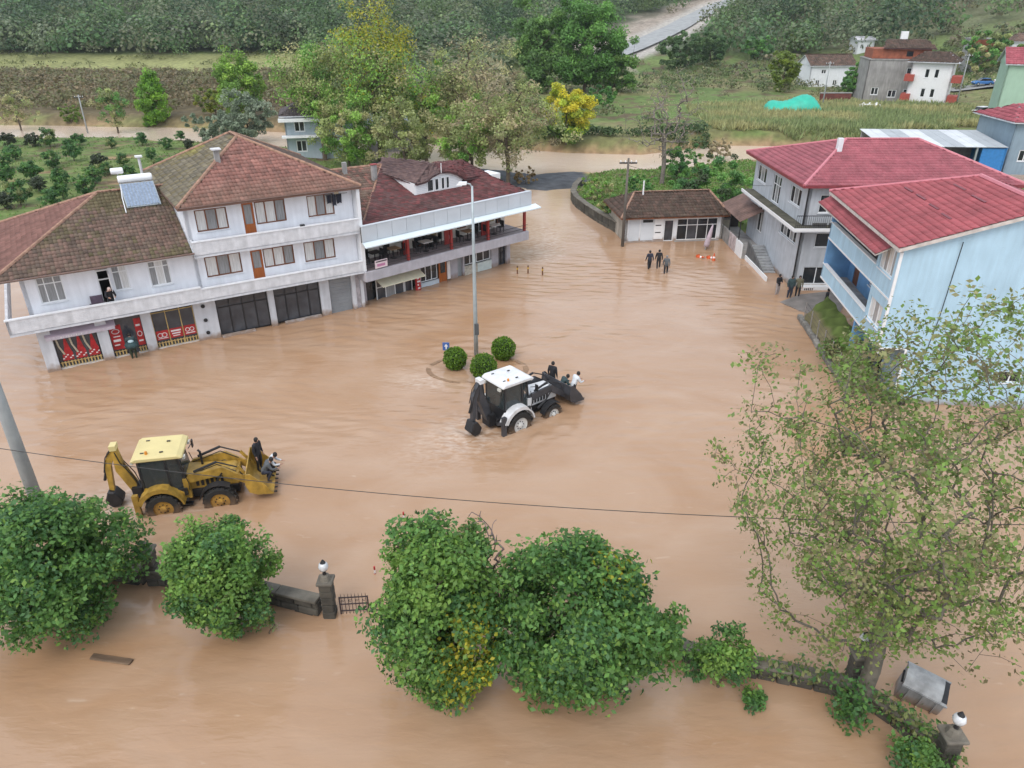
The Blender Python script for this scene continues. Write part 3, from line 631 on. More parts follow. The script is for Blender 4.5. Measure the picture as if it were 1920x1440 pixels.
# ------------------------------------------------------------------ cafe building with brown shingle roof
YM = R(42.5); MO = (-10.28, 48.9, 0)
def Mw(x, y, z=0): return (MO[0] + x * math.cos(YM) - y * math.sin(YM), MO[1] + x * math.sin(YM) + y * math.cos(YM), z)
SHP = [lin(124,72,72), lin(108,64,64), lin(98,66,66), lin(116,80,78), lin(90,64,62)]
PANELG = mat('pale_grey_panel', (.50, .54, .58), .55, .06, 1, rnd=.05)
SLABG = mat('pale_violet_slab', (.44, .43, .47), .85, .12, 2, stain=.15, mud=.8)
REDPT = mat('red_column_paint', (.33, .035, .03), .5, .25, 4)
def cafe():
    t = thing('cafe_building', 'two-storey cafe with brown shingle roof, white curved dormer and open terrace', 'building', MO, YM)
    MB().box(.2, 14.0, 1.0, 9.5, -.6, 2.2).build('ground_floor_core', MATS['dark_interior'], t)
    MB().box(-.65, 14.7, -1.2, 2.0, 2.15, 2.85).build('terrace_slab', SLABG, t, bevel=.02)
    fl = MB().box(-.5, 14.6, -1.05, 1.9, 2.853, 2.87).build('terrace_floor', mat('dark_tile_floor', (.22, .19, .20), .6, .3, 3), t)
    # panels of the upper fascia
    n = 13; x0, x1 = -.75, 14.75; wd = (x1 - x0) / n
    for i in range(n): MB().box(x0 + i * wd + .012, x0 + (i + 1) * wd - .012, -1.36, -1.28, 5.0, 6.02).build('fascia_panel', PANELG, t)
    MB().box(x0, x1, -1.275, -1.15, 4.95, 5.98).build('fascia_backing', DCONC, t); MB().box(x0, x1, -1.38, -1.1, 6.025, 6.08).build('fascia_cap', PANELG, t)
    for i in range(2): MB().box(14.755, 14.80, -1.36 + 1.2 * i + .02, -1.36 + 1.2 * (i + 1) - .02, 5.0, 6.02).build('fascia_panel', PANELG, t)
    MB().add([(-.75,-1.28,4.99),(15.3,-1.28,4.99),(15.4,-1.85,4.78),(-.85,-1.85,4.78),(-.75,-1.28,4.90),(15.3,-1.28,4.90),(15.4,-1.85,4.70),(-.85,-1.85,4.70)], [(3,2,1,0),(4,5,6,7),(0,1,5,4),(1,2,6,5),(2,3,7,6),(3,0,4,7)]).build('canopy_strip', mat('translucent_white', (.66, .74, .77), .4, .08, 1), t)
    MB().box(-.5, 14.6, -1.15, 9.5, 4.92, 5.0).build('ceiling', PVC, t)
    # terrace back wall with patches of panelling and openings
    H = [(.5, 1.3, 0, 1.9), (5.2, 6.5, .0, 1.95), (8.0, 8.7, .2, 1.8), (9.3, 10.3, .6, 1.9), (11.0, 12.2, 0.0, 1.95), (13.3, 13.9, .3, 1.8)]
    wall(t, (.0, 1.3, 2.87), 0, 14.3, 2.05, H, mat('cream_panelling', (.74, .72, .66), .8, .25, 1.1), .15)
    for k, (a, b, c, d) in enumerate(H): window(t, (a, 1.3, 2.87 + c), 0, b - a, d - c, 2, WOOD if k % 2 else PVC, [DARKGL, SHOPGL], 0, sill=False)
    for k, (a, b) in enumerate(((1.7, 2.3), (3.5, 4.6), (6.7, 7.2), (7.4, 7.9), (10.4, 10.9), (12.4, 13.1))):
        MB().box(a, b, 1.24, 1.28, 3.3 + .2 * (k % 2), 4.6).build('menu_board', [SIGNW, mat('speckled_print', (.55, .56, .5), .6, .8, 9), mat('ochre_board', (.36, .27, .13), .7, .4, 6)][k % 3], t)
    for x in (3.1, 7.0, 10.6, 14.45): MB().box(x - .09, x + .09, -1.0, -.82, 2.87, 4.92).build('column', REDPT, t)
    for x in (3.5, 7.25, 10.9): MB().box(x, x + .42, .2, .28, 2.88, 4.3).build('red_screen', REDPT, t)
    rl = MB()
    for z in (3.12, 3.38): rl.tube([(-.5, -1.12, z), (14.6, -1.12, z)], .02, 5)
    rl.build('terrace_rail', DMETAL, t)
    bn = MB().box(.15, 1.15, -1.2, -1.17, 2.95, 3.5).build('railing_banner', mat('pink_white_banner', (.72, .60, .64), .6, .12, 7), t)
    MB().box(.22, 1.1, -1.21, -1.204, 3.36, 3.44).build('print', DMETAL, bn); MB().box(.3, .95, -1.21, -1.204, 3.06, 3.24).build('print', mat('magenta_print', (.5, .2, .35), .6, .3, 9), bn)
    # ground floor
    for x0_, x1_ in ((-.1, .15), (4.72, 4.92), (7.75, 8.45), (9.0, 9.15), (11.95, 12.7), (13.6, 14.0)): MB().box(x0_, x1_, .28, .9, -.6, 2.16).build('pilaster', SLABG, t)
    MB().box(.15, 1.05, .75, .8, -.5, 2.1).build('dark_doorway', DARKGL, t)
    window(t, (1.1, .42, -.1), 0, 2.4, 1.75, 3, PVC, [SHOPGL, CURTG, SHOPGL], .95, False, 'shop_window'); window(t, (3.55, .42, -.3), 0, .7, 1.9, 1, PVC, [SHOPGL], 0, False, 'shop_window')
    MB().add([(.9,.4,1.75),(4.65,.4,1.75),(4.65,-.75,1.32),(.9,-.75,1.32),(.9,.4,1.71),(4.65,.4,1.71),(4.65,-.75,1.28),(.9,-.75,1.28)], [(0,1,2,3),(7,6,5,4),(4,5,1,0),(5,6,2,1),(6,7,3,2),(7,4,0,3)]).build('awning', mat('cream_awning', (.70, .66, .50), .7, .12, 3), t)
    sg = MB().box(4.25, 4.7, .05, .12, -.3, 1.5).build('vertical_sign', SIGNR, t)
    for i in range(6): MB().cbox((4.47 + .06 * (i % 2), .04, -.1 + i * .26), (.28 - .08 * (i % 3), .012, .13)).build('print', SIGNW, sg)
    window(t, (4.95, .42, .35), 0, 1.65, 1.35, 3, PVC, [DARKGL], 0, False, 'shop_window'); MB().box(4.93, 6.62, .3, .42, -.6, .33).build('stall_riser', mat('pale_blue_panel', (.55, .62, .68), .6, .15, 2), t)
    d_ = MB().box(6.68, 7.42, .36, .44, -.5, 1.8).build('door', ORANGE, t); d_['label'] = 'orange shop door'; MB().box(6.82, 7.28, .345, .358, .7, 1.6).build('pane', DARKGL, d_)
    MB().box(7.45, 7.75, .3, .36, .1, 1.5).build('notice', SIGNW, t)
    MB().box(8.45, 9.0, .5, .56, -.5, 2.0).build('door', GMETAL, t)
    window(t, (9.15, .42, .75), 0, 2.8, 1.1, 4, PVC, [DARKGL, SHOPGL], 0, False, 'shop_window'); MB().box(9.15, 10.5, .3, .42, -.6, .72).build('stall_riser', mat('cream_riser', (.5, .47, .4), .7, .4, 4), t); MB().box(10.5, 11.95, .28, .42, -.6, .72).build('stall_riser', mat('mint_riser', (.58, .66, .64), .6, .15, 3), t)
    window(t, (12.72, .42, -.2), 0, .86, 1.9, 2, DMETAL, [SHOPGL], 1.2, False, 'shop_window')
    # roof: long front slope, white dormer and the upper roof
    z = lambda y: 5.85 + .30 * (y + 1.1)
    front = [(-.6, -1.1, z(-1.1)), (14.9, -1.1, z(-1.1)), (13.4, 2.9, z(2.9)), (7.0, 7.2, z(7.2)), (5.0, 5.0, z(5.0))]
    back = [(15, 10.5, 6.0), (3.0, 10.5, 6.0), (5.0, 5.0, z(5)), (7.0, 7.2, z(7.2)), (13.4, 2.9, z(2.9))]
    right = [(14.9, -1.1, z(-1.1)), (15.2, 9.5, 5.9), (13.4, 2.9, z(2.9))]
    under(t, [[(q[0], q[1], q[2] - .04) for q in f] for f in (front, back, right)], mat('dark_brown_deck', (.1, .05, .05), .8, .2), .1)
    tiles(t, 'roof_shingles', front, SHP, .34, .22, 0, 31, patch=mossy(15, lin(92, 74, 72), .25, .3, .5), thick=.012)
    tiles(t, 'roof_shingles', right, SHP, .34, .22, 0, 32, thick=.012)
    E1, E2, A, D, P, B_, Pr, Rr = (5.75, 1.25, 7.50), (5.4, 5.0, 7.72), (6.9, 7.3, 8.45), (10.4, 5.6, 7.85), (7.95, 1.25, 8.08), (12.4, 4.2, 8.0), (10.3, 1.25, 7.22), (14.3, 3.2, 6.75)
    q1 = (6.6, 1.25, 7.58); q2 = (7.2, 1.25, 7.88); q3 = (8.8, 1.25, 7.98); q4 = (9.5, 1.25, 7.72)
    up_ = [[E2, E1, D], [E2, D, A], [E1, q1, D], [q1, q2, D], [q2, P, D], [P, q3, B_], [P, B_, D], [q3, q4, B_], [q4, Pr, B_], [Pr, Rr, B_], [Rr, (15.5, 7.5, 6.3), B_]]
    under(t, [[(q[0], q[1], q[2] - .05) for q in f] for f in up_], mat('dark_brown_deck', (.1, .05, .05), .8, .2), .06, 'upper_roof_deck')
    for k, f in enumerate(up_): tiles(t, 'roof_shingles', f, SHP if k > 4 else [lin(104,84,82), lin(92,76,76), lin(112,92,88)], .34, .22, 0, 40 + k, thick=.012)
    dz = lambda x: z(1.5) - .1
    pts = [(5.75, dz(0)), (10.1, dz(0)), (10.1, 7.1)] + [(10.2 - 4.45 * k / 14, np.interp(10.2 - 4.45 * k / 14, [5.75, 6.6, 7.2, 7.95, 8.8, 9.5, 10.3], [7.42, 7.48, 7.78, 7.98, 7.88, 7.62, 7.1])) for k in range(15)]
    dm = MB().prism([(a, float(b)) for a, b in pts], 1.48, 1.6, 'y').build('dormer_front', PVC, t)
    sdn = MB()
    for k in range(12):
        zz = dz(0) + .1 + k * .12; hw = np.interp(zz, [7.1, 7.5, 7.98], [4.3, 3.0, .4]) if zz > 7.1 else 4.3
        if zz < 7.85: sdn.box(7.95 - hw / 2 + (.02 if zz < 7.1 else 0), 7.95 + hw / 2 - .02, 1.468, 1.478, zz, zz + .015)
    sdn.build('siding_line', mat('pale_siding_gap', (.5, .52, .54), .6, .1), dm)
    MB().prism([(1.5, dz(0)), (5.0, z(5.0) - .02), (5.0, z(5.0) + .05), (1.5, 7.45)], 5.68, 5.76, 'x').build('dormer_cheek', PVC, t)
    for a, b in ((6.75, 7.35), (7.45, 7.85), (8.05, 8.4), (8.5, 8.85)):
        window(t, (a, 1.33, 6.72), 0, b - a, .9, 1, PVC, [DARKGL], 0, False, 'dormer_window', fw_=.06)
    MB().box(15.3, 16.8, 4.6, 6.2, 4.9, 6.3).build('white_attic_end', PVC, t); MB().box(15.8, 16.2, 4.57, 4.595, 5.3, 6.0).build('attic_vent', DARKGL, t)
    MB().tube([(7.95, 1.2, 8.0), (7.95, 1.2, 8.7)], .03, 5).build('finial', PVC, t)
    c = MB().box(4.35, 4.7, 4.8, 5.1, 7.2, 8.5).build('chimney', CONC, t); MB().box(4.3, 4.75, 4.75, 5.15, 8.5, 8.56).build('chimney_cap', mat('red_cap', (.3, .06, .06), .7, .2), c)
    return t
cafe()
# tables and chairs on the terrace
CHB = mat('black_chair', (.018, .018, .02), .6, .2, 5)
def chair(loc, rz, label, grp='black chairs on the cafe terrace'):
    t = thing('chair', label, 'chair', loc, rz, grp)
    MB().box(-.22, .22, -.22, .22, .42, .48).build('seat', CHB, t); MB().box(-.22, .22, .18, .23, .48, .92).build('backrest', CHB, t)
    for a in (-.19, .19):
        for b in (-.19, .19): MB().box(a - .02, a + .02, b - .02, b + .02, 0, .42).build('leg', DMETAL, t)
    return t
def table(loc, label, m):
    t = thing('cafe_table', label, 'table', loc, YM, 'tables on the cafe terrace')
    MB().box(-.42, .42, -.38, .38, .70, .75).build('table_top', m, t); MB().tube([(0, 0, .03), (0, 0, .70)], .04, 6).build('pillar', DMETAL, t); MB().lathe([(.25, 0), (.25, .03), (.05, .05)], 10).build('base', DMETAL, t)
TT = [CHB, mat('white_table', (.6, .6, .6), .5, .1), mat('wood_table', (.3, .2, .12), .5, .2)]
chair0 = None
for i, (x, y, wh) in enumerate(((1.1, .3, 'behind the pink banner'), (2.6, .2, 'left of the first red column'), (5.3, .0, 'midway between the first two red columns'), (6.3, .7, 'left of the second red column'), (9.4, .1, 'left of the third red column'), (12.0, .0, 'right of the third red column'))):
    table(Mw(x, y, 2.87), 'cafe table on the terrace ' + wh, TT[(i * 2) % 3])
    for k, (dx, dy, a) in enumerate(((-.75, .05, 90), (.75, .1, -90), (.1, .75, 0))[:2 + i % 2]):
        L_ = 'black chair at the terrace table ' + wh; p = Mw(x + dx, y + dy, 2.87)
        side = ('left side', 'right side', 'far side')[k]
        if chair0 is None: chair0 = chair(p, YM + R(a), L_ + ', ' + side)
        else: c = copy_tree(chair0); c.location = p; c.rotation_euler = (0, 0, YM + R(a)); c['label'] = L_ + ', ' + side
# ------------------------------------------------------------------ tiled annexe between block and cafe
def annexe():
    t = thing('annexe', 'brown tiled annexe roof squeezed between the white block and the cafe', 'building', Lw(0, 0), YL)
    z = lambda y: 5.75 + .29 * (y - .6); poly = [(19.75, .6, z(.6)), (20.25, .6, z(.6)), (25.0, 8.2, z(8.2)), (19.75, 8.2, z(8.2))]
    b2 = [(25.5, 13, 6.0), (19.75, 13, 6.0), (19.75, 8.2, z(8.2)), (25.0, 8.2, z(8.2))]
    under(t, [poly, b2], WHITE2, .1); tiles(t, 'roof_tiles', poly, BROWNP + REDP[:2], .24, .34, seed=51); tiles(t, 'roof_tiles', b2, BROWNP, .24, .34, seed=52)
    ridge_caps(t, (20.25, .6, z(.6) + .05), (25.0, 8.2, z(8.2) + .05), RCOLOR); ridge_caps(t, (19.7, 8.2, z(8.2) + .05), (25.0, 8.2, z(8.2) + .05), RCOLOR)
    MB().box(19.8, 22.8, 4.5, 12.6, -.6, 5.9).build('wall', WHITE2, t)
    MB().box(21.6, 21.9, 7.4, 7.7, 7.2, 8.6).build('chimney', CONC, t)
annexe()
# ------------------------------------------------------------------ small white shop across the street
YC = R(7.0); CO = (10.1, 64.34, 0)
def shop():
    t = thing('small_shop', 'small white single-storey shop with brown tiled roof by the stone wall', 'building', CO, YC)
    Wd, D = 9.1, 6.0; ht = 2.75
    holes = [(3.62, 4.5, .5, 2.42), (4.8, 8.6, .55, 2.5)]
    wall(t, (0, 0, -.5), 0, Wd, ht + .05, holes, WHITE); wall(t, (0, D, -.5), R(-90), D, ht, [], mat('dirty_cream_wall', (.45, .41, .35), .9, .3, 1, stain=.4)); wall(t, (Wd, 0, -.5), R(90), D, ht, [], MATS['dirty_cream_wall'])
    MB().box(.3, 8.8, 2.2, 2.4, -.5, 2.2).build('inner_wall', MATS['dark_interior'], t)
    window(t, (3.62, 0, 0), 0, .88, 1.92, 1, PVC, [SHOPGL], 0, False, 'door')
    window(t, (4.8, 0, .05), 0, 3.8, 1.95, 4, PVC, [DARKGL, SHOPGL, DARKGL, DARKGL], 1.35, False, 'shop_window')
    for a, b in ((.35, 1.3), (1.45, 2.6)): MB().box(a, b, -.04, -.005, .15, 2.05).build('shutter_panel', mat('pale_grey_white_panel', (.6, .64, .68), .5, .08, 1), t)
    MB().box(1.6, 2.5, -.06, -.042, 1.78, 2.02).build('dark_vent', DMETAL, t); MB().box(2.68, 3.5, -.05, -.006, .25, 2.1).build('notice_board', PVC, t)
    for z in (1.45, .8): MB().box(2.78, 3.3, -.06, -.052, z, z + .09).build('print', DMETAL, t)
    MB().box(2.65, 3.55, -.07, -.006, 2.12, 2.3).build('shop_sign', mat('violet_sign', (.16, .12, .3), .5, .3, 9), t)
    MB().box(0, 3.6, -.12, -.004, -.5, .1).build('doorstep', WHITE, t); MB().box(4.6, 8.8, -.3, -.004, -.5, .02).build('doorstep', CONC, t)
    ez, rz_ = 2.32, 3.75; A, B_, Cc, Dd, E1, E2 = (-.55, -.55, ez), (9.5, -.55, ez), (-.55, D + .5, ez), (9.5, D + .5, ez), (1.5, 3, rz_), (8.6, 3, rz_)
    under(t, [[A, B_, E2, E1], [Cc, A, E1], [Dd, Cc, E1, E2], [B_, Dd, E2]], WOOD, .08)
    dk = [tuple(np.array(c) * .62) for c in BROWNP]
    for f, s_ in (([A, B_, E2, E1], 61), ([Cc, A, E1], 62), ([B_, Dd, E2], 63), ([Dd, Cc, E1, E2], 64)): tiles(t, 'roof_tiles', f, dk, .3, .40, .05, seed=s_)
    for a, b in ((A, E1), (B_, E2), (E1, E2)): ridge_caps(t, (a[0], a[1], a[2] + .05), (b[0], b[1], b[2] + .05), RCOLOR)
    MB().tube([(2.2, 2.6, 3.5), (2.2, 2.6, 4.9)], .07, 6).build('vent_pipe', PVC, t)
shop()
# ------------------------------------------------------------------ grey house with red roof
YG = R(.5); GO = (21.15, 52.44, 0)
GREYW = mat('pale_grey_render', (.50, .53, .57), .85, .10, 1.2, .15, 30, stain=.22, mud=.85)
PINKR = [lin(156, 84, 93), lin(150, 80, 89), lin(161, 90, 98)]
def grey_house():
    t = thing('grey_house', 'pale grey three-level house with red hip roof, wrap-around balcony and outside stair', 'building', GO, YG)
    Wd, D = 14.2, 12.2
    wall(t, (0, D, -.6), R(-90), D, 8.3, [(D - 11.5, D - 9.2, 6.35, 7.6), (D - 7.4, D - 5.6, 5.5, 7.6), (D - 3.5, D - 1.3, 6.35, 7.6), (D - 4.4, D - .9, 3.7, 4.95), (D - 9.8, D - 8.4, 2.4, 4.6)], GREYW)
    wall(t, (0, 0, -.6), 0, Wd, 8.3, [(1.1, 2.8, 3.75, 5.25), (.65, 4.6, .9, 2.25), (.9, 2.2, 6.3, 7.6), (4.2, 6.0, 3.75, 5.25)], GREYW)
    MB().box(.3, 14.0, 3.0, 3.2, -.5, 7.6).build('inner_wall', MATS['dark_interior'], t); MB().box(2.6, 2.8, 3.3, 12.0, -.5, 7.6).build('inner_wall', MATS['dark_interior'], t)
    def sw(y1, y0, z0, z1, n, **k): return window(t, (0, y1, z0), R(-90), y1 - y0, z1 - z0, n, PVC, [DARKGL, CURTG], **k)
    sw(11.5, 9.2, 5.75, 7.0, 3); sw(7.4, 5.6, 4.9, 7.0, 3, transom=1.4, sill=False); sw(3.5, 1.3, 5.75, 7.0, 3); sw(4.4, .9, 3.1, 4.35, 5, transom=.9); sw(9.8, 8.4, 1.8, 4.0, 2, sill=False)
    window(t, (1.1, 0, 3.15), 0, 1.7, 1.5, 2, PVC, [DARKGL], 1.05, split=[0, 1.2, 1.7]); window(t, (.65, 0, .3), 0, 3.95, 1.35, 4, PVC, [DARKGL], 0, name='shop_window')
    window(t, (.9, 0, 5.7), 0, 1.3, 1.3, 2); window(t, (4.2, 0, 3.15), 0, 1.8, 1.5, 2)
    MB().box(.6, 4.7, -.5, -.03, -.6, .26).build('shop_ledge', PVC, t); lp = MB().box(.7, 1.5, -.53, -.505, -.05, .25).build('notice', SIGNW, t)
    for i in range(5): MB().box(.76 + i * .14, .84 + i * .14, -.54, -.532, .02, .18).build('print', DMETAL, lp)
    # balcony slab and rail
    mossf = mat('mossy_balcony_floor', (.09, .085, .06), .9, .5, 1.5)
    MB().box(-1.0, 0, -1.0, 12.0, 4.55, 4.78).box(0.0, 9.0, -1.0, 0, 4.55, 4.78).build('balcony_slab', WHITE2, t)
    MB().box(-.95, -.01, -.95, 11.9, 4.782, 4.80).box(-.01, 9.0, -.95, -.01, 4.782, 4.80).build('balcony_floor', mossf, t)
    MB().box(-1.03, -.96, -1.03, 12.0, 4.62, 4.84).box(-.955, 9.0, -1.03, -.96, 4.62, 4.84).build('balcony_edge', PVC, t)
    rl = MB(); rl.bar((-.9, -.9, 5.72), (9, -.9, 5.72), .05, .05); rl.bar((-.9, -.9, 5.05), (9, -.9, 5.05), .03, .03)
    for i in range(67): rl.bar((-.9 + i * .148, -.9, 4.8), (-.9 + i * .148, -.9, 5.72), .018, .018)
    rl.build('balcony_railing', DMETAL, t)
    for i in range(7): MB().box(.3 + i * 1.2, 1.35 + i * 1.2, -.86, -.84, 4.86, 5.2).build('railing_board', DCONC, t)
    MB().tube([(-.06, -.06, 7.6), (-.06, -.06, -.4)], .06, 6).build('drain_pipe', DMETAL, t); MB().tube([(3.2, -.06, 4.5), (3.2, -.06, 2.0)], .05, 6).build('drain_pipe', DMETAL, t)
    # roof
    ez = 7.8; A, B_, Cc, Dd = (-.75, -.75, ez), (Wd + .8, -.75, ez), (-.75, D + .7, ez), (Wd + .8, D + .7, ez); E1, E2 = (4.3, 5.4, 9.95), (9.8, 5.4, 9.95)
    F = [[A, B_, E2, E1], [Cc, A, E1], [Dd, Cc, E1, E2], [B_, Dd, E2]]
    under(t, F, WHITE2, .14)
    for k, f in enumerate(F): tiles(t, 'metal_roof_sheet', f, PINKR, .22, .36, .022, 70 + k, METT, .014, jit=.35)
    rm = mat('pink_ridge_cap', (.52, .17, .20), .5, .1)
    for a, b in ((A, E1), (B_, E2), (Cc, E1), (Dd, E2), (E1, E2)): MB().tube([(a[0], a[1], a[2] + .03), (b[0], b[1], b[2] + .03)], .11, 6).build('ridge_cap', rm, t)
    fm = MB(); 
    for a, b in ((A, B_), (A, Cc)): fm.bar((a[0], a[1], a[2] - .08), (b[0], b[1], b[2] - .08), .05, .2)
    fm.build('eave_fascia', mat('dark_red_fascia', (.22, .04, .05), .5, .2), t)
    MB().box(3.0, 3.35, 3.6, 3.95, 9.0, 10.3).build('chimney', WHITE, t)
    # rusty lean-to over the side terrace, low parapet, stair
    lt = MB()
    n = 16
    for i in range(n):
        y0, y1 = 8.4 + 6.4 * i / n, 8.4 + 6.4 * (i + .94) / n
        lt.slab([(0.0, y0, 3.75), (-1.9, y0, 2.85), (-1.9, y1, 2.85), (0, y1, 3.75)], .03); lt.slab([(1.6, y0, 4.2), (0.0, y0, 3.75), (0, y1, 3.75), (1.6, y1, 4.2)], .03) if y0 > 12.3 else None
    lt.build('lean_to_roof', mat('rusty_sheet', (.17, .10, .08), .8, .45, 1.2, .3, 9), t)
    for y in (8.6, 11.5, 14.6): MB().tube([(-1.75, y, -.5), (-1.75, y, 2.9)], .05, 6).build('lean_to_post', DMETAL, t)
    MB().box(-1.7, -.02, 7.2, 14.8, -.6, .75).build('terrace_base', CONC, t); MB().box(-1.6, -.05, 14.5, 14.7, .76, 3.0).build('terrace_end_wall', MATS['dark_interior'], t)
    for y0, y1, m in ((7.3, 9.0, PVC), (9.1, 11.0, mat('pink_grey_board', (.5, .42, .42), .8, .4, 3)), (11.1, 14.7, CONC)): MB().box(-1.82, -1.71, y0, y1, -.6, 1.25).build('terrace_parapet', m, t)
    ns = 12; 
    for i in range(ns): MB().box(-1.25, -.03, 7.15 - (i + 1) * .36, 7.15 - i * .36, -.6, .72 + .62 - (i + 1) * .13).build('step', mat('stair_stone', (.30, .31, .32), .9, .25, 3, rnd=.12), t)
    MB().add([(-1.38,7.2,1.6),(-1.26,7.2,1.6),(-1.26,2.7,.25),(-1.38,2.7,.25),(-1.38,7.2,-.6),(-1.26,7.2,-.6),(-1.26,2.7,-.6),(-1.38,2.7,-.6)], [(0,1,2,3),(7,6,5,4),(0,3,7,4),(1,5,6,2),(2,6,7,3),(0,4,5,1)]).build('stair_side_wall', DCONC, t)
    MB().box(-1.5, -1.4, 1.5, 7.1, -.6, .35).build('white_kerb_wall', PVC, t)
    return t
grey_house()
t = thing('garden_pillar', 'short cream pillar between the small shop and the side terrace', 'pillar', at(1357, 440)); MB().box(-.3, .3, -.3, .3, -.5, 1.5).build('shaft', mat('cream_stucco', (.55, .5, .4), .9, .25, 2), t); MB().box(-.36, .36, -.36, .36, 1.5, 1.62).build('cap', CONC, t)
# ------------------------------------------------------------------ light blue building
YBb = R(-6.4); BO = at(1623, 752)
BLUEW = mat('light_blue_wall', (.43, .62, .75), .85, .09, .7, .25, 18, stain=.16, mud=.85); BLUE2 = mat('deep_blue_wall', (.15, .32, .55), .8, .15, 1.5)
def blue_house():
    t = thing('blue_house', 'light blue gabled house with red sheet roof and two balconies', 'building', BO, YBb)
    D, Wd = 11.6, 11.8
    # gable wall with pointed top
    zl, sl, xr = 8.55, .335, 5.9
    wall(t, (1.3, 0, -.6), 0, Wd - 1.3, 3.75, [(4.95, 6.1, 2.1, 2.75)], BLUEW); 
    g = MB().prism([(0, 3.15), (Wd, 3.15), (Wd, zl), (xr, zl + sl * xr), (0, zl)], 0, .22, 'y').build('gable_wall', BLUEW, t)
    window(t, (6.25, 0, 1.5), 0, 1.15, .65, 2, PVC, [DARKGL])
    MB().box(1.3, 1.42, -.02, .0, -.6, 3.1).box(0.0, 1.42, -.02, .0, 3.1, 3.2).build('white_trim', PVC, t)
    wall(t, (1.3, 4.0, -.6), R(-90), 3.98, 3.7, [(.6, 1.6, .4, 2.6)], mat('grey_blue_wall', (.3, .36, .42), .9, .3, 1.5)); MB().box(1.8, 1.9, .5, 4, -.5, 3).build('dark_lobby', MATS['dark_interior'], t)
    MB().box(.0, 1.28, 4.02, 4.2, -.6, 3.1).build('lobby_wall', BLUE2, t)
    # long facade, facing left: solid near part, loggias behind
    wall(t, (0, 2.95, 3.1), R(-90), 2.73, 5.45, [(.3, 2.2, .75, 2.0), (.3, 2.3, 3.6, 5.0)], BLUEW)
    window(t, (0, 2.65, 3.85), R(-90), 1.9, 1.25, 3, PVC, [CURT, CURTG]); window(t, (0, 2.65, 6.7), R(-90), 2.0, 1.4, 4, PVC, [CURT, CURTG])
    for z0, z1 in ((3.1, 4.0), (5.72, 6.72)):
        wall(t, (0, D, z0), R(-90), D - 2.95, z1 - z0, [], BLUEW, .14, 'balcony_parapet'); MB().box(-.05, .2, 2.95, D, z1, z1 + .06).build('parapet_coping', PVC, t); MB().box(-.03, -.005, .0, D, z0 - .06, z0 + .04).build('white_band', PVC, t)
        MB().box(.14, 1.6, 2.95, D, z0 - .1, z0 + .05).build('balcony_floor', CONC, t)
        wall(t, (1.6, D, z0), R(-90), D - 2.95, 2.65, [(1.2, 2.2, .05, 2.1), (4.0, 5.6, .9, 2.1)], BLUE2 if z0 < 5 else mat('slate_grey_wall', (.28, .32, .38), .85, .15), .15, 'loggia_wall')  # lower loggia wall is deep blue, upper one plain grey
        window(t, (1.6, D - 4.0, z0 + .9), R(-90), 1.6, 1.2, 2); MB().box(1.64, 1.7, D - 2.2, D - 1.2, z0 + .05, z0 + 2.1).build('door', WOOD, t)
        MB().box(.0, 1.6, D - .2, D, z0 + .05, z0 + 2.6).build('end_wall', BLUE2, t)
    MB().box(.14, 1.6, 2.96, 3.1, 3.1, 8.5).build('cross_wall', BLUEW, t)
    MB().box(1.6, 1.7, .2, D, 8.2, 8.5).build('lintel', BLUEW, t)
    MB().tube([(-.07, -.05, 8.3), (-.07, -.05, 2.9)], .085, 8).build('drain_pipe', PVC, t)
    MB().tube([(2.6, -.05, 8.9), (2.5, -.05, 5.0), (2.1, -.05, .4)], .02, 5).build('cable', DMETAL, t)
    # roof
    z = lambda x: zl + .12 + sl * x
    F1 = [(-.35, D + .5, z(-.35)), (-.35, -.35, z(-.35)), (xr, -.35, z(xr)), (xr, 7, z(xr))]; F2 = [(Wd + .35, -.35, z(-.35)), (Wd + .35, D + .5, z(-.35)), (xr, 7, z(xr)), (xr, -.35, z(xr))]; F3 = [(Wd + .35, D + .5, z(-.35)), (-.35, D + .5, z(-.35)), (xr, 7, z(xr))]
    under(t, [F1, F2, F3], mat('pale_verge', (.55, .50, .46), .7, .2), .16)
    RP = [lin(162, 80, 85), lin(156, 76, 81), lin(167, 85, 90)]
    tiles(t, 'metal_roof_sheet', F1, RP, .20, .36, .022, 81, METT, .014, jit=.35); tiles(t, 'metal_roof_sheet', F2, RP, .20, .36, .022, 82, METT, .014, jit=.35); tiles(t, 'metal_roof_sheet', F3, RP, .20, .36, .022, 84, METT, .014, jit=.35); MB().tube([(-.35, D + .5, z(-.35) + .04), (xr, 7, z(xr) + .04)], .1, 6).build('ridge_cap', MATS['pink_ridge_cap'], t)
    MB().tube([(xr, -.4, z(xr) + .04), (xr, 7, z(xr) + .04)], .13, 6).build('ridge_cap', MATS['pink_ridge_cap'], t)
    for (x0, y0, ln) in ((2.5, 1.6, 1.1), (2.6, 3.4, 1.2), (2.7, 5.4, 1.3), (2.7, 7.3, 1.2), (4.4, 2.6, 1.6), (4.5, 5.2, 1.5)):
        MB().cbox((x0 + .0, y0 + ln / 2, z(x0) + .07), (.1, ln, .05), Matrix.Rotation(math.atan(-sl), 3, 'Y')).build('snow_guard', mat('dark_red_metal', (.16, .03, .04), .5, .2), t)
    # lower canopy strip along the eave
    c = [(-.75, 12.6, 7.72), (-.75, 1.4, 7.72), (.35, 1.4, 8.32), (.35, 12.6, 8.32)]
    under(t, [c], MATS['pale_verge'], .05, 'canopy_deck'); tiles(t, 'canopy_roof_sheet', c, [tuple(np.array(p) * .92) for p in RP], .16, .34, .022, 83, METT, .014, jit=.35)
    # grass bank retaining wall
    return t
blue_house()
bk = MB(); n = 24
def Bw(x, y, z): return (BO[0] + x * math.cos(YBb) - y * math.sin(YBb), BO[1] + x * math.sin(YBb) + y * math.cos(YBb), z)
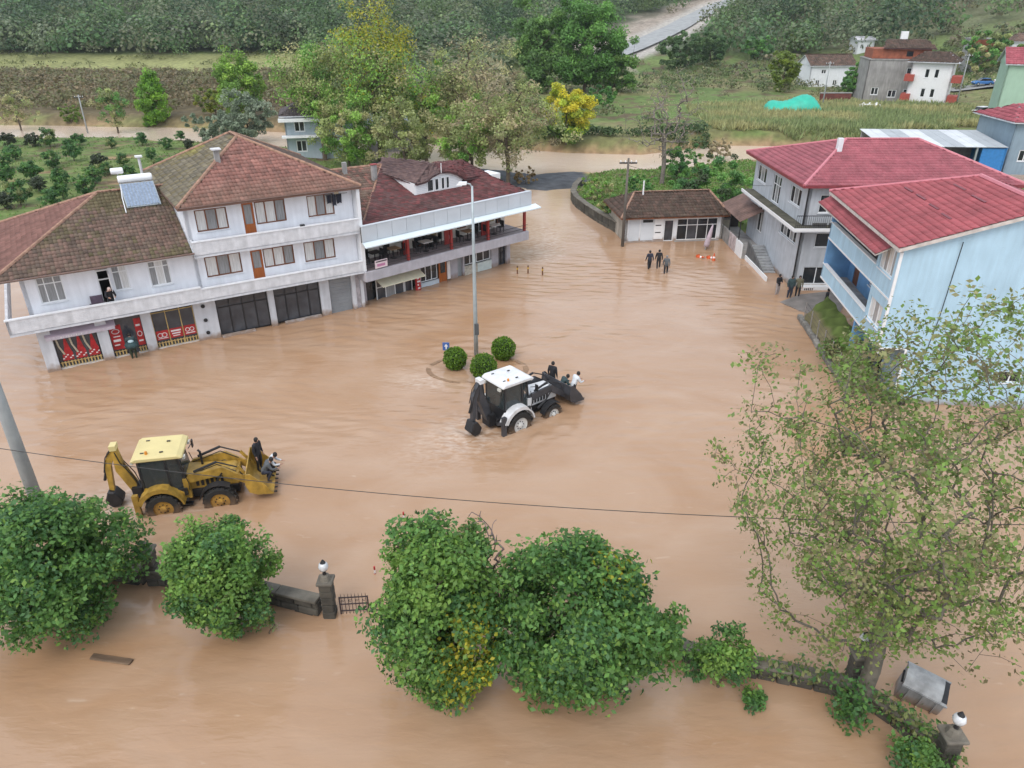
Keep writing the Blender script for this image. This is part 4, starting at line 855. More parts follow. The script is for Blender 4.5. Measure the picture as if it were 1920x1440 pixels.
V = []; Cc = []
for i in range(n + 1):
    for j in range(7):
        y = .6 + 10.6 * i / n; s_ = j / 6; x = .6 - 1.3 * s_ + .08 * math.sin(i * 1.3)
        zz = 1.9 - 1.5 * s_ ** 1.2 - .10 * ((i * 7 + j * 5) % 3) * (0 < j < 6)
        if y < 3: zz = zz * (0.25 + .75 * (y - .6) / 2.4)
        V.append(Bw(x, y, zz)); Cc.append(np.array([.10, .14, .035]) * random.Random(i * 9 + j).uniform(.7, 1.3) if j < 4 else np.array([.17, .15, .08]))
Q = [(i * 7 + j, (i + 1) * 7 + j, (i + 1) * 7 + j + 1, i * 7 + j + 1) for i in range(n) for j in range(6)]
tag(npmesh('grass_bank', V, Q, GROUND, col=np.array(Cc), smooth=True), 'narrow grass bank under the balconies of the blue house', kind='structure')
rw = thing('retaining_wall', 'low rough stone wall below the grass bank of the blue house', 'wall', BO, YBb)
rnd = random.Random(4); STON = mat('field_stone', (.20, .19, .17), .9, .35, 2.5, .5, 12, rnd=.3)
for k in range(2):
    y = .8
    while y < 11.2:
        l = rnd.uniform(.35, .7); MB().cbox((-.8 - .05 * rnd.random() + .05 * k, y + l / 2, -.2 + k * .36), (.34, l - .03, .34)).build('stone', STON, rw, bevel=.05); y += l
fr = thing('garden_fence', 'sagging wire fence along the grass bank', 'fence', BO, YBb)
for i in range(7): MB().tube([(-.75, 1.2 + i * 1.6, .3), (-.78, 1.2 + i * 1.6, 1.55)], .035, 5).build('post', mat('grey_post', (.3, .28, .27), .9, .3), fr)
for z in (.9, 1.2, 1.5): MB().tube([(-.77, 1.2, z), (-.77, 10.8, z)], .012, 4).build('wire', DMETAL, fr)
ap = MB(); P_ = [at(x, y, .05) for x, y in ((1462, 566), (1500, 552), (1566, 545), (1580, 575), (1568, 600), (1520, 590))]
ap.slab(P_, .6); tag(ap.build('driveway', mat('wet_concrete', (.20, .18, .165), .5, .3, 1.2)), 'wet concrete driveway above the flood beside the blue house', kind='structure')
# ------------------------------------------------------------------ backhoe loaders
def ring(mb, prof, n, c=(0,0,0)):
    k = len(mb.f); mb.lathe(prof, n, c, 'y'); del mb.f[-2:]; return mb
def wheel(parent, x, y, r, wd, rimm, side):
    w_ = MB(); ring(w_, [(r * .57, 0), (r * .57, -wd / 2), (r * .86, -wd / 2), (r * .95, -wd * .36), (r * .96, wd * .36), (r * .86, wd / 2), (r * .57, wd / 2), (r * .57, 0)], 24)
    n = 20
    for k in range(n):
        for s_ in (-1, 1):
            a = 2 * math.pi * (k + .25 * s_) / n; c = Vector((math.cos(a) * r * .965, s_ * wd * .24, math.sin(a) * r * .965))
            M = Matrix.Rotation(-a + math.pi / 2, 3, 'Y') @ Matrix.Rotation(R(28 * s_), 3, 'Z'); w_.cbox(c, (.07, wd * .52, .075), M)
    o = w_.build('wheel', BLACK, parent, (x, y, r))
    ring(MB(), [(r * .565, -wd * .5), (r * .565, wd * .5)], 20).build('rim_barrel', rimm, o)
    d = side * wd * .30
    MB().lathe([(r * .56, d - .012), (r * .56, d), (r * .47, d - side * .03), (r * .34, d + side * .015), (r * .2, d + side * .02)], 20, (0, 0, 0), 'y').build('rim', rimm, o)
    MB().lathe([(r * .2, d), (r * .18, d + side * .10), (r * .08, d + side * .12)], 12, (0, 0, 0), 'y').build('hub', rimm, o)
    nb = MB()
    for k in range(8): nb.lathe([(.03, d), (.025, d + side * .05)], 6, (math.cos(k * .785) * r * .28, 0, math.sin(k * .785) * r * .28), 'y')
    nb.build('wheel_nuts', DMETAL, o)
    return o
def backhoe(label, loc, rz, body, roofm, fend, rimm, blk, rr=.70, fr_=.66, boom_m=None, bz=.55, plate=None):
    t = thing('backhoe_loader', label, 'backhoe', (loc['x'], loc['y'], -.45), loc['rz'], 'backhoe loaders in the flood')
    boom_m = boom_m or body; wb = 2.25; cyl = mat('steel_rod', (.45, .45, .46), .3, .1, metal=.8)
    MB().box(-.9, 3.0, -.42, .42, .62, 1.05).build('chassis', DMETAL, t, bevel=.03); MB().box(-.12, .12, -.9, .9, .58, .82).box(wb - .1, wb + .1, -.85, .85, .5, .72).build('axle', DMETAL, t)
    for x, r in ((0, rr), (wb, fr_)):
        for s_ in (-1, 1): wheel(t, x, s_ * .98, r, .44 if x == 0 else .38, rimm, s_)
    # bonnet with louvres and grille
    MB().prism([(.95, 1.05), (3.05, 1.05), (3.08, 1.5), (2.9, 1.72), (.95, 1.88)], -.46, .46, 'y').build('bonnet', body, t, bevel=.05)
    lv = MB()
    for i in range(6): lv.box(1.3 + i * .2, 1.42 + i * .2, -.475, -.46, 1.2, 1.5).box(1.3 + i * .2, 1.42 + i * .2, .46, .475, 1.2, 1.5)
    lv.build('louvre', DMETAL, t); MB().box(3.08, 3.1, -.36, .36, 1.1, 1.45).build('grille', DMETAL, t)
    MB().tube([(1.55, .25, 1.8), (1.55, .25, 2.45), (1.48, .25, 2.55)], .05, 8).build('exhaust', DMETAL, t)
    # cab
    cb = MB(); zt = 2.86; pts = [(-.62, -.74), (.55, -.78), (1.0, -.62)]
    post = [((-.66, -.76, 1.3), (-.66, -.76, zt)), ((.42, -.80, 1.05), (.36, -.78, zt)), ((1.02, -.60, 1.1), (.82, -.60, zt))]
    for a, b in post:
        cb.bar(a, b, .08, .08, (1, 0, 0)); cb.bar((a[0], -a[1], a[2]), (b[0], -b[1], b[2]), .08, .08, (1, 0, 0))
    cb.box(-.70, .98, -.80, .80, 1.02, 1.34).box(-.70, -.62, -.8, .8, 1.34, 1.62); cab = cb.build('cab_frame', blk, t)
    def pane(q, nm='cab_window', m=None): MB().add(q + [(p[0] * .985, p[1] * .985, p[2]) for p in q], [(0, 1, 2, 3), (7, 6, 5, 4), (0, 4, 5, 1), (1, 5, 6, 2), (2, 6, 7, 3), (3, 7, 4, 0)]).build(nm, m or CABG, cab)
    for s_ in (-1, 1):
        pane([(-.64, s_ * .765, 1.62), (.40, s_ * .80, 1.36), (.36, s_ * .785, zt), (-.64, s_ * .765, zt)]); pane([(.44, s_ * .795, 1.2), (1.0, s_ * .61, 1.36), (.82, s_ * .61, zt), (.40, s_ * .78, zt)], 'cab_door_window')
    pane([(1.0, -.58, 1.85), (1.0, .58, 1.85), (.82, .58, zt), (.82, -.58, zt)], 'windscreen'); pane([(-.68, -.72, 1.62), (-.68, .72, 1.62), (-.68, .72, zt), (-.68, -.72, zt)], 'rear_window')
    MB().prism([(-.35, 1.35), (-.05, 1.35), (.0, 1.55), (-.28, 1.55), (-.4, 2.15), (-.5, 2.15)], -.26, .26, 'y').build('driver_seat', mat('red_seat', (.28, .04, .04), .8, .2), t)
    MB().tube([(.62, 0, 1.3), (.5, 0, 1.85)], .03, 6).lathe([(.17, 1.86), (.19, 1.875), (.17, 1.89)], 12, (.47, 0, 0)).build('steering_wheel', DMETAL, t)
    rf = MB().prism([(-.88, 2.88), (1.08, 2.86), (1.12, 2.94), (.9, 3.06), (-.7, 3.1), (-.9, 3.0)], -.88, .88, 'y').build('cab_roof', roofm, t, bevel=.05)
    for a, b in ((-.55, -.5), (.35, .3), (.2, -.55), (-.5, .5)): MB().box(a, a + .14, b, b + .06, 3.09, 3.12).build('roof_bolt', DMETAL, rf)
    for x, y in ((1.1, -.6), (1.1, .6), (-.9, -.6), (-.9, .6)): MB().cbox((x, y, 2.8), (.1, .2, .12)).build('work_lamp', mat('lamp_glass', (.6, .6, .55), .2, .1), t)
    for s_ in (-1, 1):
        # rear mudguard as an arched band
        n = 10; g = MB()
        for k in range(n):
            a0, a1 = R(160 - 150 * k / n), R(160 - 150 * (k + 1) / n); R0 = rr + .13
            P_ = [(math.cos(a) * q, s_ * y, rr + math.sin(a) * q) for a in (a0, a1) for q in (R0, R0 + .07 + .12 * (a > 1.2)) for y in (.74, 1.22)]
            g.add(P_, [(0, 1, 5, 4), (2, 6, 7, 3), (0, 2, 3, 1), (4, 5, 7, 6), (0, 4, 6, 2), (1, 3, 7, 5)])
        g.build('rear_mudguard', fend, t); MB().prism([(-.85, 1.05), (-.62, 1.6), (.25, 1.6), (.85, 1.2), (.85, 1.02)], s_ * .80, s_ * .83, 'y').build('side_panel', fend, t)
        n = 7; g = MB()
        for k in range(n):
            a0, a1 = R(165 - 110 * k / n), R(165 - 110 * (k + 1) / n); R0 = fr_ + .10
            P_ = [(wb + math.cos(a) * q, s_ * y, fr_ + math.sin(a) * q) for a in (a0, a1) for q in (R0, R0 + .04) for y in (.80, 1.16)]
            g.add(P_, [(0, 1, 5, 4), (2, 6, 7, 3), (0, 2, 3, 1), (4, 5, 7, 6), (0, 4, 6, 2), (1, 3, 7, 5)])
        g.build('front_mudguard', blk, t)
        MB().box(.5, 1.1, s_ * .78 - .1, s_ * .78 + .1, .55, .62).box(.55, 1.0, s_ * .85 - .1, s_ * .85 + .1, .8, .86).build('step', DMETAL, t)
        # loader arm: tower, bent arm, lift and tilt cylinders
        y = s_ * .62
        la = MB().prism([(.95, 1.72), (1.15, 1.92), (2.5, bz + 1.35), (3.35, bz + .72), (3.48, bz + .42), (3.3, bz + .42), (2.4, bz + .98), (1.0, 1.5)], y - .06, y + .06, 'y').build('loader_arm', boom_m, t)
        MB().tube([(1.5, y + s_ * .1, 1.0), (2.05, y + s_ * .1, 1.28)], .065, 8).tube([(2.05, y + s_ * .1, 1.28), (2.45, y + s_ * .1, bz + 1.1)], .035, 8).build('lift_cylinder', DMETAL, t)
        MB().tube([(1.35, y, 2.02), (2.3, y, bz + 1.62)], .06, 8).tube([(2.3, y, bz + 1.62), (3.1, y, bz + 1.25)], .032, 8).build('tilt_cylinder', DMETAL, t); MB().bar((3.1, y, bz + 1.28), (3.45, y, bz + .72), .06, .12).build('tilt_link', boom_m, t)
        MB().box(.85, 1.1, s_ * .62 - .09, s_ * .62 + .09, .8, 1.75).build('loader_tower', body, t)
        m_ = MB().tube([(1.0, s_ * .72, 2.4), (1.12, s_ * 1.0, 2.5)], .02, 5).cbox((1.12, s_ * 1.05, 2.45), (.05, .2, .34)).build('mirror', DMETAL, t)
        st = MB().bar((-.95, s_ * .55, .9), (-1.0, s_ * 1.08, 1.15), .16, .16).box(-1.1, -.88, s_ * 1.08 - .09, s_ * 1.08 + .09, .35, 1.5).cbox((-1.0, s_ * 1.1, .30), (.4, .32, .08)).build('stabiliser', boom_m, t)
    MB().tube([(3.0, -.62, bz + .78), (3.0, .62, bz + .78)], .07, 8).build('cross_tube', boom_m, t)
    # open front bucket: back, floor, lip, two cheeks
    w2 = 1.12; prof = [(3.42, bz + 1.12), (3.36, bz + .62), (3.48, bz + .22), (3.8, bz + .06), (4.45, bz + .02)]
    inn = [(a + (.04 if i < 3 else 0), b + (.04 if i >= 2 else 0)) for i, (a, b) in enumerate(prof)]
    MB().prism(prof + inn[::-1], -w2, w2, 'y').build('bucket', boom_m, t)
    for s_ in (-1, 1): MB().prism([(3.42, bz + 1.12), (3.36, bz + .62), (3.48, bz + .22), (3.8, bz + .06), (4.45, bz + .02), (4.2, bz + .45), (3.62, bz + 1.12)], s_ * w2 - .02, s_ * w2 + .02, 'y').build('bucket_cheek', boom_m, t)
    for k in range(7): MB().cbox((4.5, -w2 + .12 + k * .33, bz + .03), (.16, .07, .035)).build('tooth', DMETAL, t)
    # rear excavator arm folded upright
    MB().box(-1.3, -.9, -.3, .3, .7, 1.35).build('swing_post', DMETAL, t)
    MB().prism([(-1.12, 1.05), (-1.3, 1.0), (-1.75, 2.2), (-1.72, 3.15), (-1.52, 3.2), (-1.42, 2.4), (-1.1, 1.5)], -.14, .14, 'y').build('boom', boom_m, t)
    MB().prism([(-1.5, 3.28), (-1.72, 3.3), (-2.12, 2.6), (-2.2, 1.3), (-2.02, 1.25), (-1.9, 2.4)], -.11, .11, 'y').build('dipper', boom_m, t)
    MB().tube([(-1.25, 0, 1.6), (-1.5, 0, 2.5)], .07, 8).tube([(-1.9, 0, 2.95), (-2.3, 0, 1.75)], .06, 8).build('boom_cylinder', DMETAL, t)
    MB().prism([(-2.25, 1.3), (-2.0, 1.25), (-1.75, .85), (-1.85, .55), (-2.2, .5), (-2.45, .8)], -.3, .3, 'y').build('digger_bucket', DMETAL, t, bevel=.04)
    MB().box(-1.75, -1.5, -.2, .2, 3.2, 3.42).build('boom_head', roofm, t)
    for s_ in (-1, 1):      # hydraulic hoses, beacon, handrail, body stripe
        MB().tube([(-1.0, s_ * .1, 1.3), (-1.15, s_ * .16, 1.9), (-1.5, s_ * .17, 2.6), (-1.6, s_ * .15, 3.1)], .022, 5).tube([(-1.7, s_ * .14, 3.25), (-2.0, s_ * .14, 2.9), (-2.2, s_ * .13, 2.2)], .022, 5).build('hose', BLACK, t)
        MB().tube([(1.1, s_ * .55, 1.8), (1.7, s_ * .52, 2.0), (2.3, s_ * .54, bz + 1.45), (3.0, s_ * .55, bz + 1.0)], .022, 5).build('hose', BLACK, t)
        MB().tube([(1.06, s_ * .72, 1.2), (1.1, s_ * .78, 1.6), (.98, s_ * .76, 2.2)], .018, 5).build('handrail', DMETAL, t)
        MB().box(1.4, 2.7, s_ * .468 - .004, s_ * .468 + .004, 1.54, 1.62).build('body_stripe', BLKP, t)
    MB().lathe([(.06, 3.08), (.06, 3.2), (.03, 3.23)], 8, (-.3, -.55, 0)).build('beacon', mat('amber_beacon', (.6, .22, .02), .3, .1), t)
    MB().box(-.3, .75, -.3, .3, 1.30, 1.38).box(.55, .85, -.4, .4, 1.38, 1.85).build('dashboard', DMETAL, t)
    if plate:
        p = MB().box(-.45, .15, -.835, -.83, 1.36, 1.58).build('number_plate', PVC, t)
        for i in range(7): MB().box(-.40 + i * .075, -.355 + i * .075, -.842, -.836, 1.42, 1.53).build('character', DMETAL, p)
    return t
CABG = mat('cab_glass', (.13, .17, .18), .03, .2, 2, spec=.6); CABG.node_tree.nodes['Principled BSDF'].inputs['Transmission Weight'].default_value = .75
YEL = mat('digger_yellow', (.46, .28, .045), .5, .35, 3.5, coat=.05, stain=.4, mud=.7); YELR = mat('cab_roof_cream', (.62, .52, .24), .5, .12, 1.2); BLKP = mat('black_paint', (.022, .023, .026), .4, .2, 3)
WHP = mat('digger_white', (.70, .71, .72), .4, .15, 2, coat=.2, stain=.15, mud=.7); OCH = mat('ochre_rim', (.45, .25, .04), .6, .4, 6, mud=.5); GRYD = mat('dark_grey_arm', (.05, .052, .06), .45, .3, 3)
backhoe('yellow backhoe loader with cream cab roof carrying people in its raised bucket', YB, 0, YEL, YELR, YEL, OCH, BLKP, .70, .70, YEL, .75, True)
backhoe('white and black backhoe loader with white cab roof near the round bushes', WB, 0, WHP, WHP, WHP, mat('white_rim', (.6, .6, .58), .5, .2), BLKP, .74, .56, GRYD, .65)
# ------------------------------------------------------------------ people
SKIN = mat('skin', (.42, .24, .17), .6, .1); HAIR = mat('dark_hair', (.015, .012, .01), .7, .3)
def cloth(n, c): return mat('cloth_' + n, c, .9, .25, 5)
def person(label, loc, rz, top, legs, pose='stand', hair=None, shoes=None, s=1.0, group=None, bulk=1.12):
    J = {'pel': (0, 0, .95), 'spi': (0, 0, 1.13), 'che': (0, 0, 1.36), 'nek': (0, -.01, 1.50), 'hed': (0, -.03, 1.60), 'top': (0, -.02, 1.69), 'nos': (0, -.13, 1.60)}
    rad = {'pel': (.145, .105), 'spi': (.135, .10), 'che': (.165, .115), 'nek': (.055, .055), 'hed': (.078, .098), 'top': (.066, .08), 'nos': (.012, .02)}
    lean = {'lean': 28, 'crouch': 40, 'sit': 15}.get(pose, 3)
    drop = {'crouch': .42, 'sit': .42}.get(pose, 0)
    for k in list(J):
        x, y, z = J[k]
        if k != 'pel':
            a = R(lean); dz = z - .95; y, z = y * math.cos(a) - dz * math.sin(a), .95 + dz * math.cos(a) + (-y) * math.sin(a) * -.3
        J[k] = (x, y, z - drop)
    E = [('pel', 'spi'), ('spi', 'che'), ('che', 'nek'), ('nek', 'hed'), ('hed', 'top'), ('hed', 'nos')]
    sh = J['che']
    for sd, n in ((-1, 'l'), (1, 'r')):
        st = .16 * (1 if n == 'l' else -1) if pose == 'walk' else 0
        J['sho' + n] = (sd * .185, sh[1], sh[2] + .05)
        if pose in ('front', 'lean', 'crouch'): el, wr = (sd * .25, sh[1] - .12, sh[2] - .2), (sd * .17, sh[1] - .36, sh[2] - .2)
        elif pose == 'hold': el, wr = (sd * .27, sh[1] - .05, sh[2] - .24), (sd * .12, sh[1] - .26, sh[2] - .22)
        elif pose == 'sit': el, wr = (sd * .26, sh[1] - .05, sh[2] - .26), (sd * .14, sh[1] - .28, sh[2] - .36)
        else: el, wr = (sd * .25, sh[1] + .02 + st * .5, sh[2] - .24), (sd * .25, sh[1] - .06 + st, sh[2] - .48)
        d = (Vector(wr) - Vector(el)).normalized(); J['elb' + n] = el; J['wri' + n] = wr; J['han' + n] = tuple(Vector(wr) + d * .09)
        hz_ = .92 - drop; kn = (sd * .11, -.03 - st * .6, .50) if not drop else (sd * .16, -.34, .50); an = (sd * .11, .03 - st * 1.1, .09) if not drop else (sd * .15, -.14, .09)
        J['hip' + n] = (sd * .095, 0, hz_); J['kne' + n] = kn; J['ank' + n] = an; J['toe' + n] = (an[0] + sd * .02, an[1] - .17, .045)
        for k, r in (('sho', (.085, .085)), ('elb', (.055, .055)), ('wri', (.037, .037)), ('han', (.042, .026)), ('hip', (.10, .10)), ('kne', (.068, .068)), ('ank', (.048, .048)), ('toe', (.05, .04))): rad[k + n] = r
        E += [('che', 'sho' + n), ('sho' + n, 'elb' + n), ('elb' + n, 'wri' + n), ('wri' + n, 'han' + n), ('pel', 'hip' + n), ('hip' + n, 'kne' + n), ('kne' + n, 'ank' + n), ('ank' + n, 'toe' + n)]
        side = Vector((1, 0, 0)) if abs(d.x) < .8 else Vector((0, 1, 0))
        for f in range(5):      # fingers and thumb, rooted in the palm
            off = side * ((f - 1.5) * .02) if f < 4 else side * (-sd * .035); ln = (.055, .065, .06, .048, .04)[f]
            base = Vector(J['han' + n]) + off * (1 if f < 4 else .8) - d * (.0 if f < 4 else .045); bend = Vector((0, -.3, -.25)) * ln
            a, b, c_ = 'f%d%sa' % (f, n), 'f%d%sb' % (f, n), 'f%d%sc' % (f, n)
            J[a] = tuple(base); J[b] = tuple(base + d * ln * .6 + (off * .6 if f == 4 else Vector())); J[c_] = tuple(base + d * ln + bend)
            for q in (a, b, c_): rad[q] = (.009, .009)
            E += [(a, b), (b, c_)]
    keys = list(J); ix = {k: i for i, k in enumerate(keys)}
    me = bpy.data.meshes.new('tmp'); me.from_pydata([J[k] for k in keys], [(ix[a], ix[b]) for a, b in E], [])
    o = bpy.data.objects.new('tmp', me); C.objects.link(o)
    o.modifiers.new('skin', 'SKIN'); o.modifiers.new('sub', 'SUBSURF').render_levels = 1; o.modifiers['sub'].levels = 1
    sv = me.skin_vertices[0].data
    for k in keys:
        g = bulk if k[:3] in ('spi', 'che', 'sho', 'elb', 'pel', 'hip', 'kne') else 1
        sv[ix[k]].radius = (rad[k][0] * g, rad[k][1] * g); sv[ix[k]].use_root = k == 'pel' or (k[0] == 'f' and k[-1] == 'a')
    dg = bpy.context.evaluated_depsgraph_get(); nm = bpy.data.meshes.new_from_object(o.evaluated_get(dg)); bpy.data.objects.remove(o)
    lab = lambda a, b: 0 if b in ('hed', 'top', 'nos') or b[:3] == 'han' or b[0] == 'f' else (3 if b[:3] == 'toe' else (2 if b[:3] in ('hip', 'kne', 'ank') else 1))
    SA = np.array([J[a] for a, b in E]); SB = np.array([J[b] for a, b in E]); SL = np.array([lab(a, b) for a, b in E]); RD = np.array([rad[b][0] for a, b in E])
    nm.materials.clear()
    for m in (SKIN, top, legs, shoes or BLACK): nm.materials.append(m)
    cen = np.zeros(len(nm.polygons) * 3); nm.polygons.foreach_get('center', cen); cen = cen.reshape(-1, 3)
    v = SB - SA; t_ = np.clip(((cen[:, None] - SA) * v).sum(-1) / (v * v).sum(-1), 0, 1); dd = np.linalg.norm(cen[:, None] - SA - t_[..., None] * v, axis=-1) - RD
    nm.polygons.foreach_set('material_index', SL[dd.argmin(1)].astype(np.int32)); nm.polygons.foreach_set('use_smooth', np.ones(len(nm.polygons), bool))
    nm.name = 'person'; p = bpy.data.objects.new('person', nm); C.objects.link(p); p.location = loc; p.rotation_euler = (0, 0, rz); p.scale = (s, s, s)
    tag(p, label, 'person', group)
    hd = Vector(J['hed']); tp = Vector(J['top']); hm = MB(); prof = [(.0, .115), (.06, .105), (.092, .06), (.10, .0), (.092, -.05), (.07, -.08)]
    hm.lathe(prof[::-1], 12, (hd.x, hd.y + .015, hd.z + .02)); hm.build('hair', hair or HAIR, p, smooth=True)
    for v_ in (0,):
        pass
    return p
DK = cloth('black', (.018, .018, .022)); NV = cloth('navy', (.03, .035, .055)); GR = cloth('grey', (.10, .11, .12)); TL = cloth('slate_teal', (.04, .07, .075)); WHC = cloth('white', (.62, .65, .68)); KH = cloth('khaki', (.16, .15, .10)); PT = cloth('pale_trousers', (.34, .30, .29)); OR_ = cloth('rust', (.35, .10, .04)); PK = cloth('pale_pink', (.6, .48, .45))
WADE = 'three people wading past the small shop'
a = at(1217, 503); person('person in navy jacket wading at the left of the three by the small shop', (a[0], a[1], -.25), R(190), NV, DK, 'walk', group=WADE)
a = at(1234, 502); person('person in black jacket in the middle of the three waders', (a[0], a[1], -.22), R(175), DK, DK, 'walk', group=WADE)
a = at(1248, 512); person('person in grey jacket at the right of the three waders', (a[0], a[1], -.28), R(170), GR, DK, 'walk', hair=cloth('grey_cap', (.2, .2, .2)), group=WADE)
CRN = 'people standing at the corner of the grey house'
a = at(1456, 552); person('person in black top and pale trousers at the foot of the stair', (a[0], a[1], -.15), R(30), DK, PT, 'hold', group=CRN)
a = at(1479, 558); person('broad person in dark slate jacket at the corner of the grey house', (a[0], a[1], -.1), R(10), TL, NV, 'stand', s=1.05, bulk=1.3, group=CRN)
a = at(1494, 556); person('person in khaki top and black trousers beside the shop ledge', (a[0], a[1], -.1), R(-20), KH, DK, 'stand', group=CRN)
a = at(1544, 586); person('person in black with red trousers at the end of the wire fence', (a[0], a[1], .05), R(60), DK, cloth('dark_red', (.10, .02, .03)), 'stand')
a = Lw(4.55, -.45); person('person in dark teal wading at the red-postered shop door', (a[0], a[1], -.12), YL + R(170), TL, cloth('dark_green', (.03, .045, .025)), 'hold')
a = at(0, 0); b = Lw(4.55, -.72); bg_ = thing('bundle', 'dark teal bundle with a pale top held at the shop door', 'bundle', (b[0], b[1], .78), YL)
MB().lathe([(.05, 0), (.34, .05), (.40, .22), (.3, .36), (.1, .40)], 12).build('sack', mat('dark_teal_bag', (.025, .06, .065), .7, .3, 4), bg_, smooth=True); MB().lathe([(.16, .37), (.15, .46), (.04, .5)], 10).build('pale_top', mat('pale_blue_cloth', (.45, .58, .62), .7, .1), bg_, smooth=True)
a = Lw(4.1, -.32); person('person in dark dress and pale headscarf on the wing balcony', (a[0], a[1], 3.0), YL + R(10), DK, DK, 'lean', hair=PK)
def armchair():
    a = Lw(3.42, -.38); t = thing('armchair', 'small violet armchair standing on the wing balcony', 'chair', (a[0], a[1], 2.96), YL); m = mat('violet_fabric', (.10, .07, .10), .8, .3, 4)
    MB().box(-.32, .32, -.3, .3, .2, .5).build('seat', m, t); MB().box(-.32, .32, .2, .34, .5, 1.15).build('backrest', m, t)
    for s_ in (-1, 1): MB().box(s_ * .36 - .06, s_ * .36 + .06, -.3, .3, .2, .72).build('armrest', m, t)
    for x in (-.28, .28):
        for y in (-.24, .24): MB().box(x - .03, x + .03, y - .03, y + .03, 0, .2).build('leg', WOOD, t)
    MB().box(-.2, .3, -.1, .2, .5, .6).build('cushion', PK, t)
armchair()
def inb(L_, x, y, z): c, s_ = math.cos(L_['rz']), math.sin(L_['rz']); return (L_['x'] + x * c - y * s_, L_['y'] + x * s_ + y * c, z - .45)
person('person in black standing at the far end of the yellow bucket', inb(YB, 3.78, .72, .84), YB['rz'] + R(60), DK, DK, 'stand')
person('person in grey leaning at the near end of the yellow bucket', inb(YB, 4.0, -.15, .80), YB['rz'] + R(100), GR, NV, 'crouch')
person('person in white top and dark trousers at the front lip of the yellow bucket', inb(YB, 4.15, .35, .80), YB['rz'] + R(80), WHC, DK, 'crouch')
person('person in black standing tall in the grey bucket of the white backhoe', inb(WB, 3.72, .65, .74), WB['rz'] + R(110), DK, DK, 'stand')
person('person in dark slate crouching in the grey bucket of the white backhoe', inb(WB, 3.78, .05, .72), WB['rz'] + R(70), TL, DK, 'crouch', bulk=1.3)
person('person in white top standing at the near end of the grey bucket', inb(WB, 3.85, -.85, .70), WB['rz'] + R(80), WHC, DK, 'lean')
# ------------------------------------------------------------------ traffic island and street furniture
def lamp_post():
    a = at(893, 665); t = thing('street_lamp', 'tall pale metal street lamp on the flooded island with round bushes', 'street lamp', a)
    MB().tube([(0, 0, -.5), (0, 0, 3.5), (0, 0, 7), (0, 0, 10.2)], [.15, .12, .09, .06], 10).build('pole', mat('galvanised', (.40, .46, .48), .5, .15, 2, metal=.3), t, smooth=True)
    MB().tube([(0, 0, 10.1), (-.1, 0, 10.3), (-.35, 0, 10.35)], .045, 6).build('arm', GMETAL, t); MB().prism([(-.85, 10.25), (-.3, 10.28), (-.28, 10.42), (-.7, 10.42)], -.13, .13, 'y').build('lamp_head', PVC, t)
    MB().box(-.06, .2, -.2, -.1, 1.4, 2.1).build('switch_box', mat('dark_grey_box', (.08, .085, .09), .6, .2), t); MB().box(-.25, .25, -.25, .25, -.5, -.05).build('base_plate', CONC, t)
lamp_post()
kb = MB(); n = 40; cx, cy = at(895, 692)[:2]
for i in range(n):
    a0, a1 = 2 * math.pi * i / n, 2 * math.pi * (i + .94) / n; P_ = [(cx + math.cos(a) * rx * 1.55, cy + math.sin(a) * rx) for a in (a0, a1) for rx in (1.75, 1.95)]
    kb.prism([P_[0], P_[1], P_[3], P_[2]], -.5, .012)
tag(kb.build('kerb', mat('muddy_kerb', (.26, .16, .09), .6, .3)), 'muddy kerb of the traffic island just breaking the water', kind='structure')
def signpost(px, py, h, label, blue):
    t = thing('road_sign', label, 'road sign', at(px, py)); MB().tube([(0, 0, -.5), (0, 0, h)], .03, 6).build('post', GMETAL, t)
    if blue:
        s_ = MB().box(-.2, .2, -.05, -.02, h - .5, h).build('plate', mat('blue_sign', (.05, .12, .35), .4, .1), t); MB().prism([(-.03, h - .42), (.05, h - .42), (.05, h - .25), (.13, h - .25), (.01, h - .08), (-.11, h - .25), (-.03, h - .25)], -.06, -.052, 'y').build('arrow', SIGNW, s_)
        for i in range(4): MB().box(-.13, .13, -.06, -.03, .15 + i * .22, .26 + i * .22).build('chevron_band', mat('amber_band', (.55, .34, .03), .5, .1) if i % 2 == 0 else DMETAL, t)
    else: MB().tube([(-.45, 0, h), (.1, 0, h)], .025, 6).build('crossbar', GMETAL, t)
signpost(838, 685, 1.5, 'small blue arrow sign with amber bands left of the round bushes', True); signpost(953, 668, 1.1, 'thin grey post with crossbar beside the right round bush', False)
for px, py, wh in ((970, 513, 'leftmost of the three off the cafe corner'), (990, 512, 'middle of the three off the cafe corner'), (1017, 515, 'rightmost of the three off the cafe corner')):
    t = thing('bollard', 'thin orange-brown bollard, ' + wh, 'bollard', at(px, py), 0, 'bollards off the cafe corner'); MB().tube([(0, 0, -.5), (0, 0, .6)], .055, 8).build('post', mat('rust_brown_post', (.16, .07, .03), .7, .3), t); MB().lathe([(.06, .35), (.06, .48)], 8).build('band', mat('amber_band', (.55, .34, .03), .5, .1), t); MB().lathe([(.06, .6), (.03, .64)], 8).build('cap', DMETAL, t)
CON = mat('cone_orange', (.62, .10, .02), .5, .15); 
for px, py, tilt, wh in ((1310, 482, 78, 'tipped over at the left'), (1330, 484, 70, 'tipped over in the middle'), (1338, 488, 0, 'standing at the right')):
    t = thing('traffic_cone', 'orange traffic cone ' + wh + ' in front of the small shop', 'traffic cone', at(px, py), R(40), 'traffic cones by the small shop'); t.rotation_euler = (R(tilt), 0, R(40)); 
    MB().box(-.22, .22, -.22, .22, -.1, -.05).build('base', CON, t); MB().lathe([(.16, -.05), (.03, .62)], 12).build('cone', CON, t); MB().lathe([(.115, .2), (.085, .34)], 12).build('band', SIGNW, t)
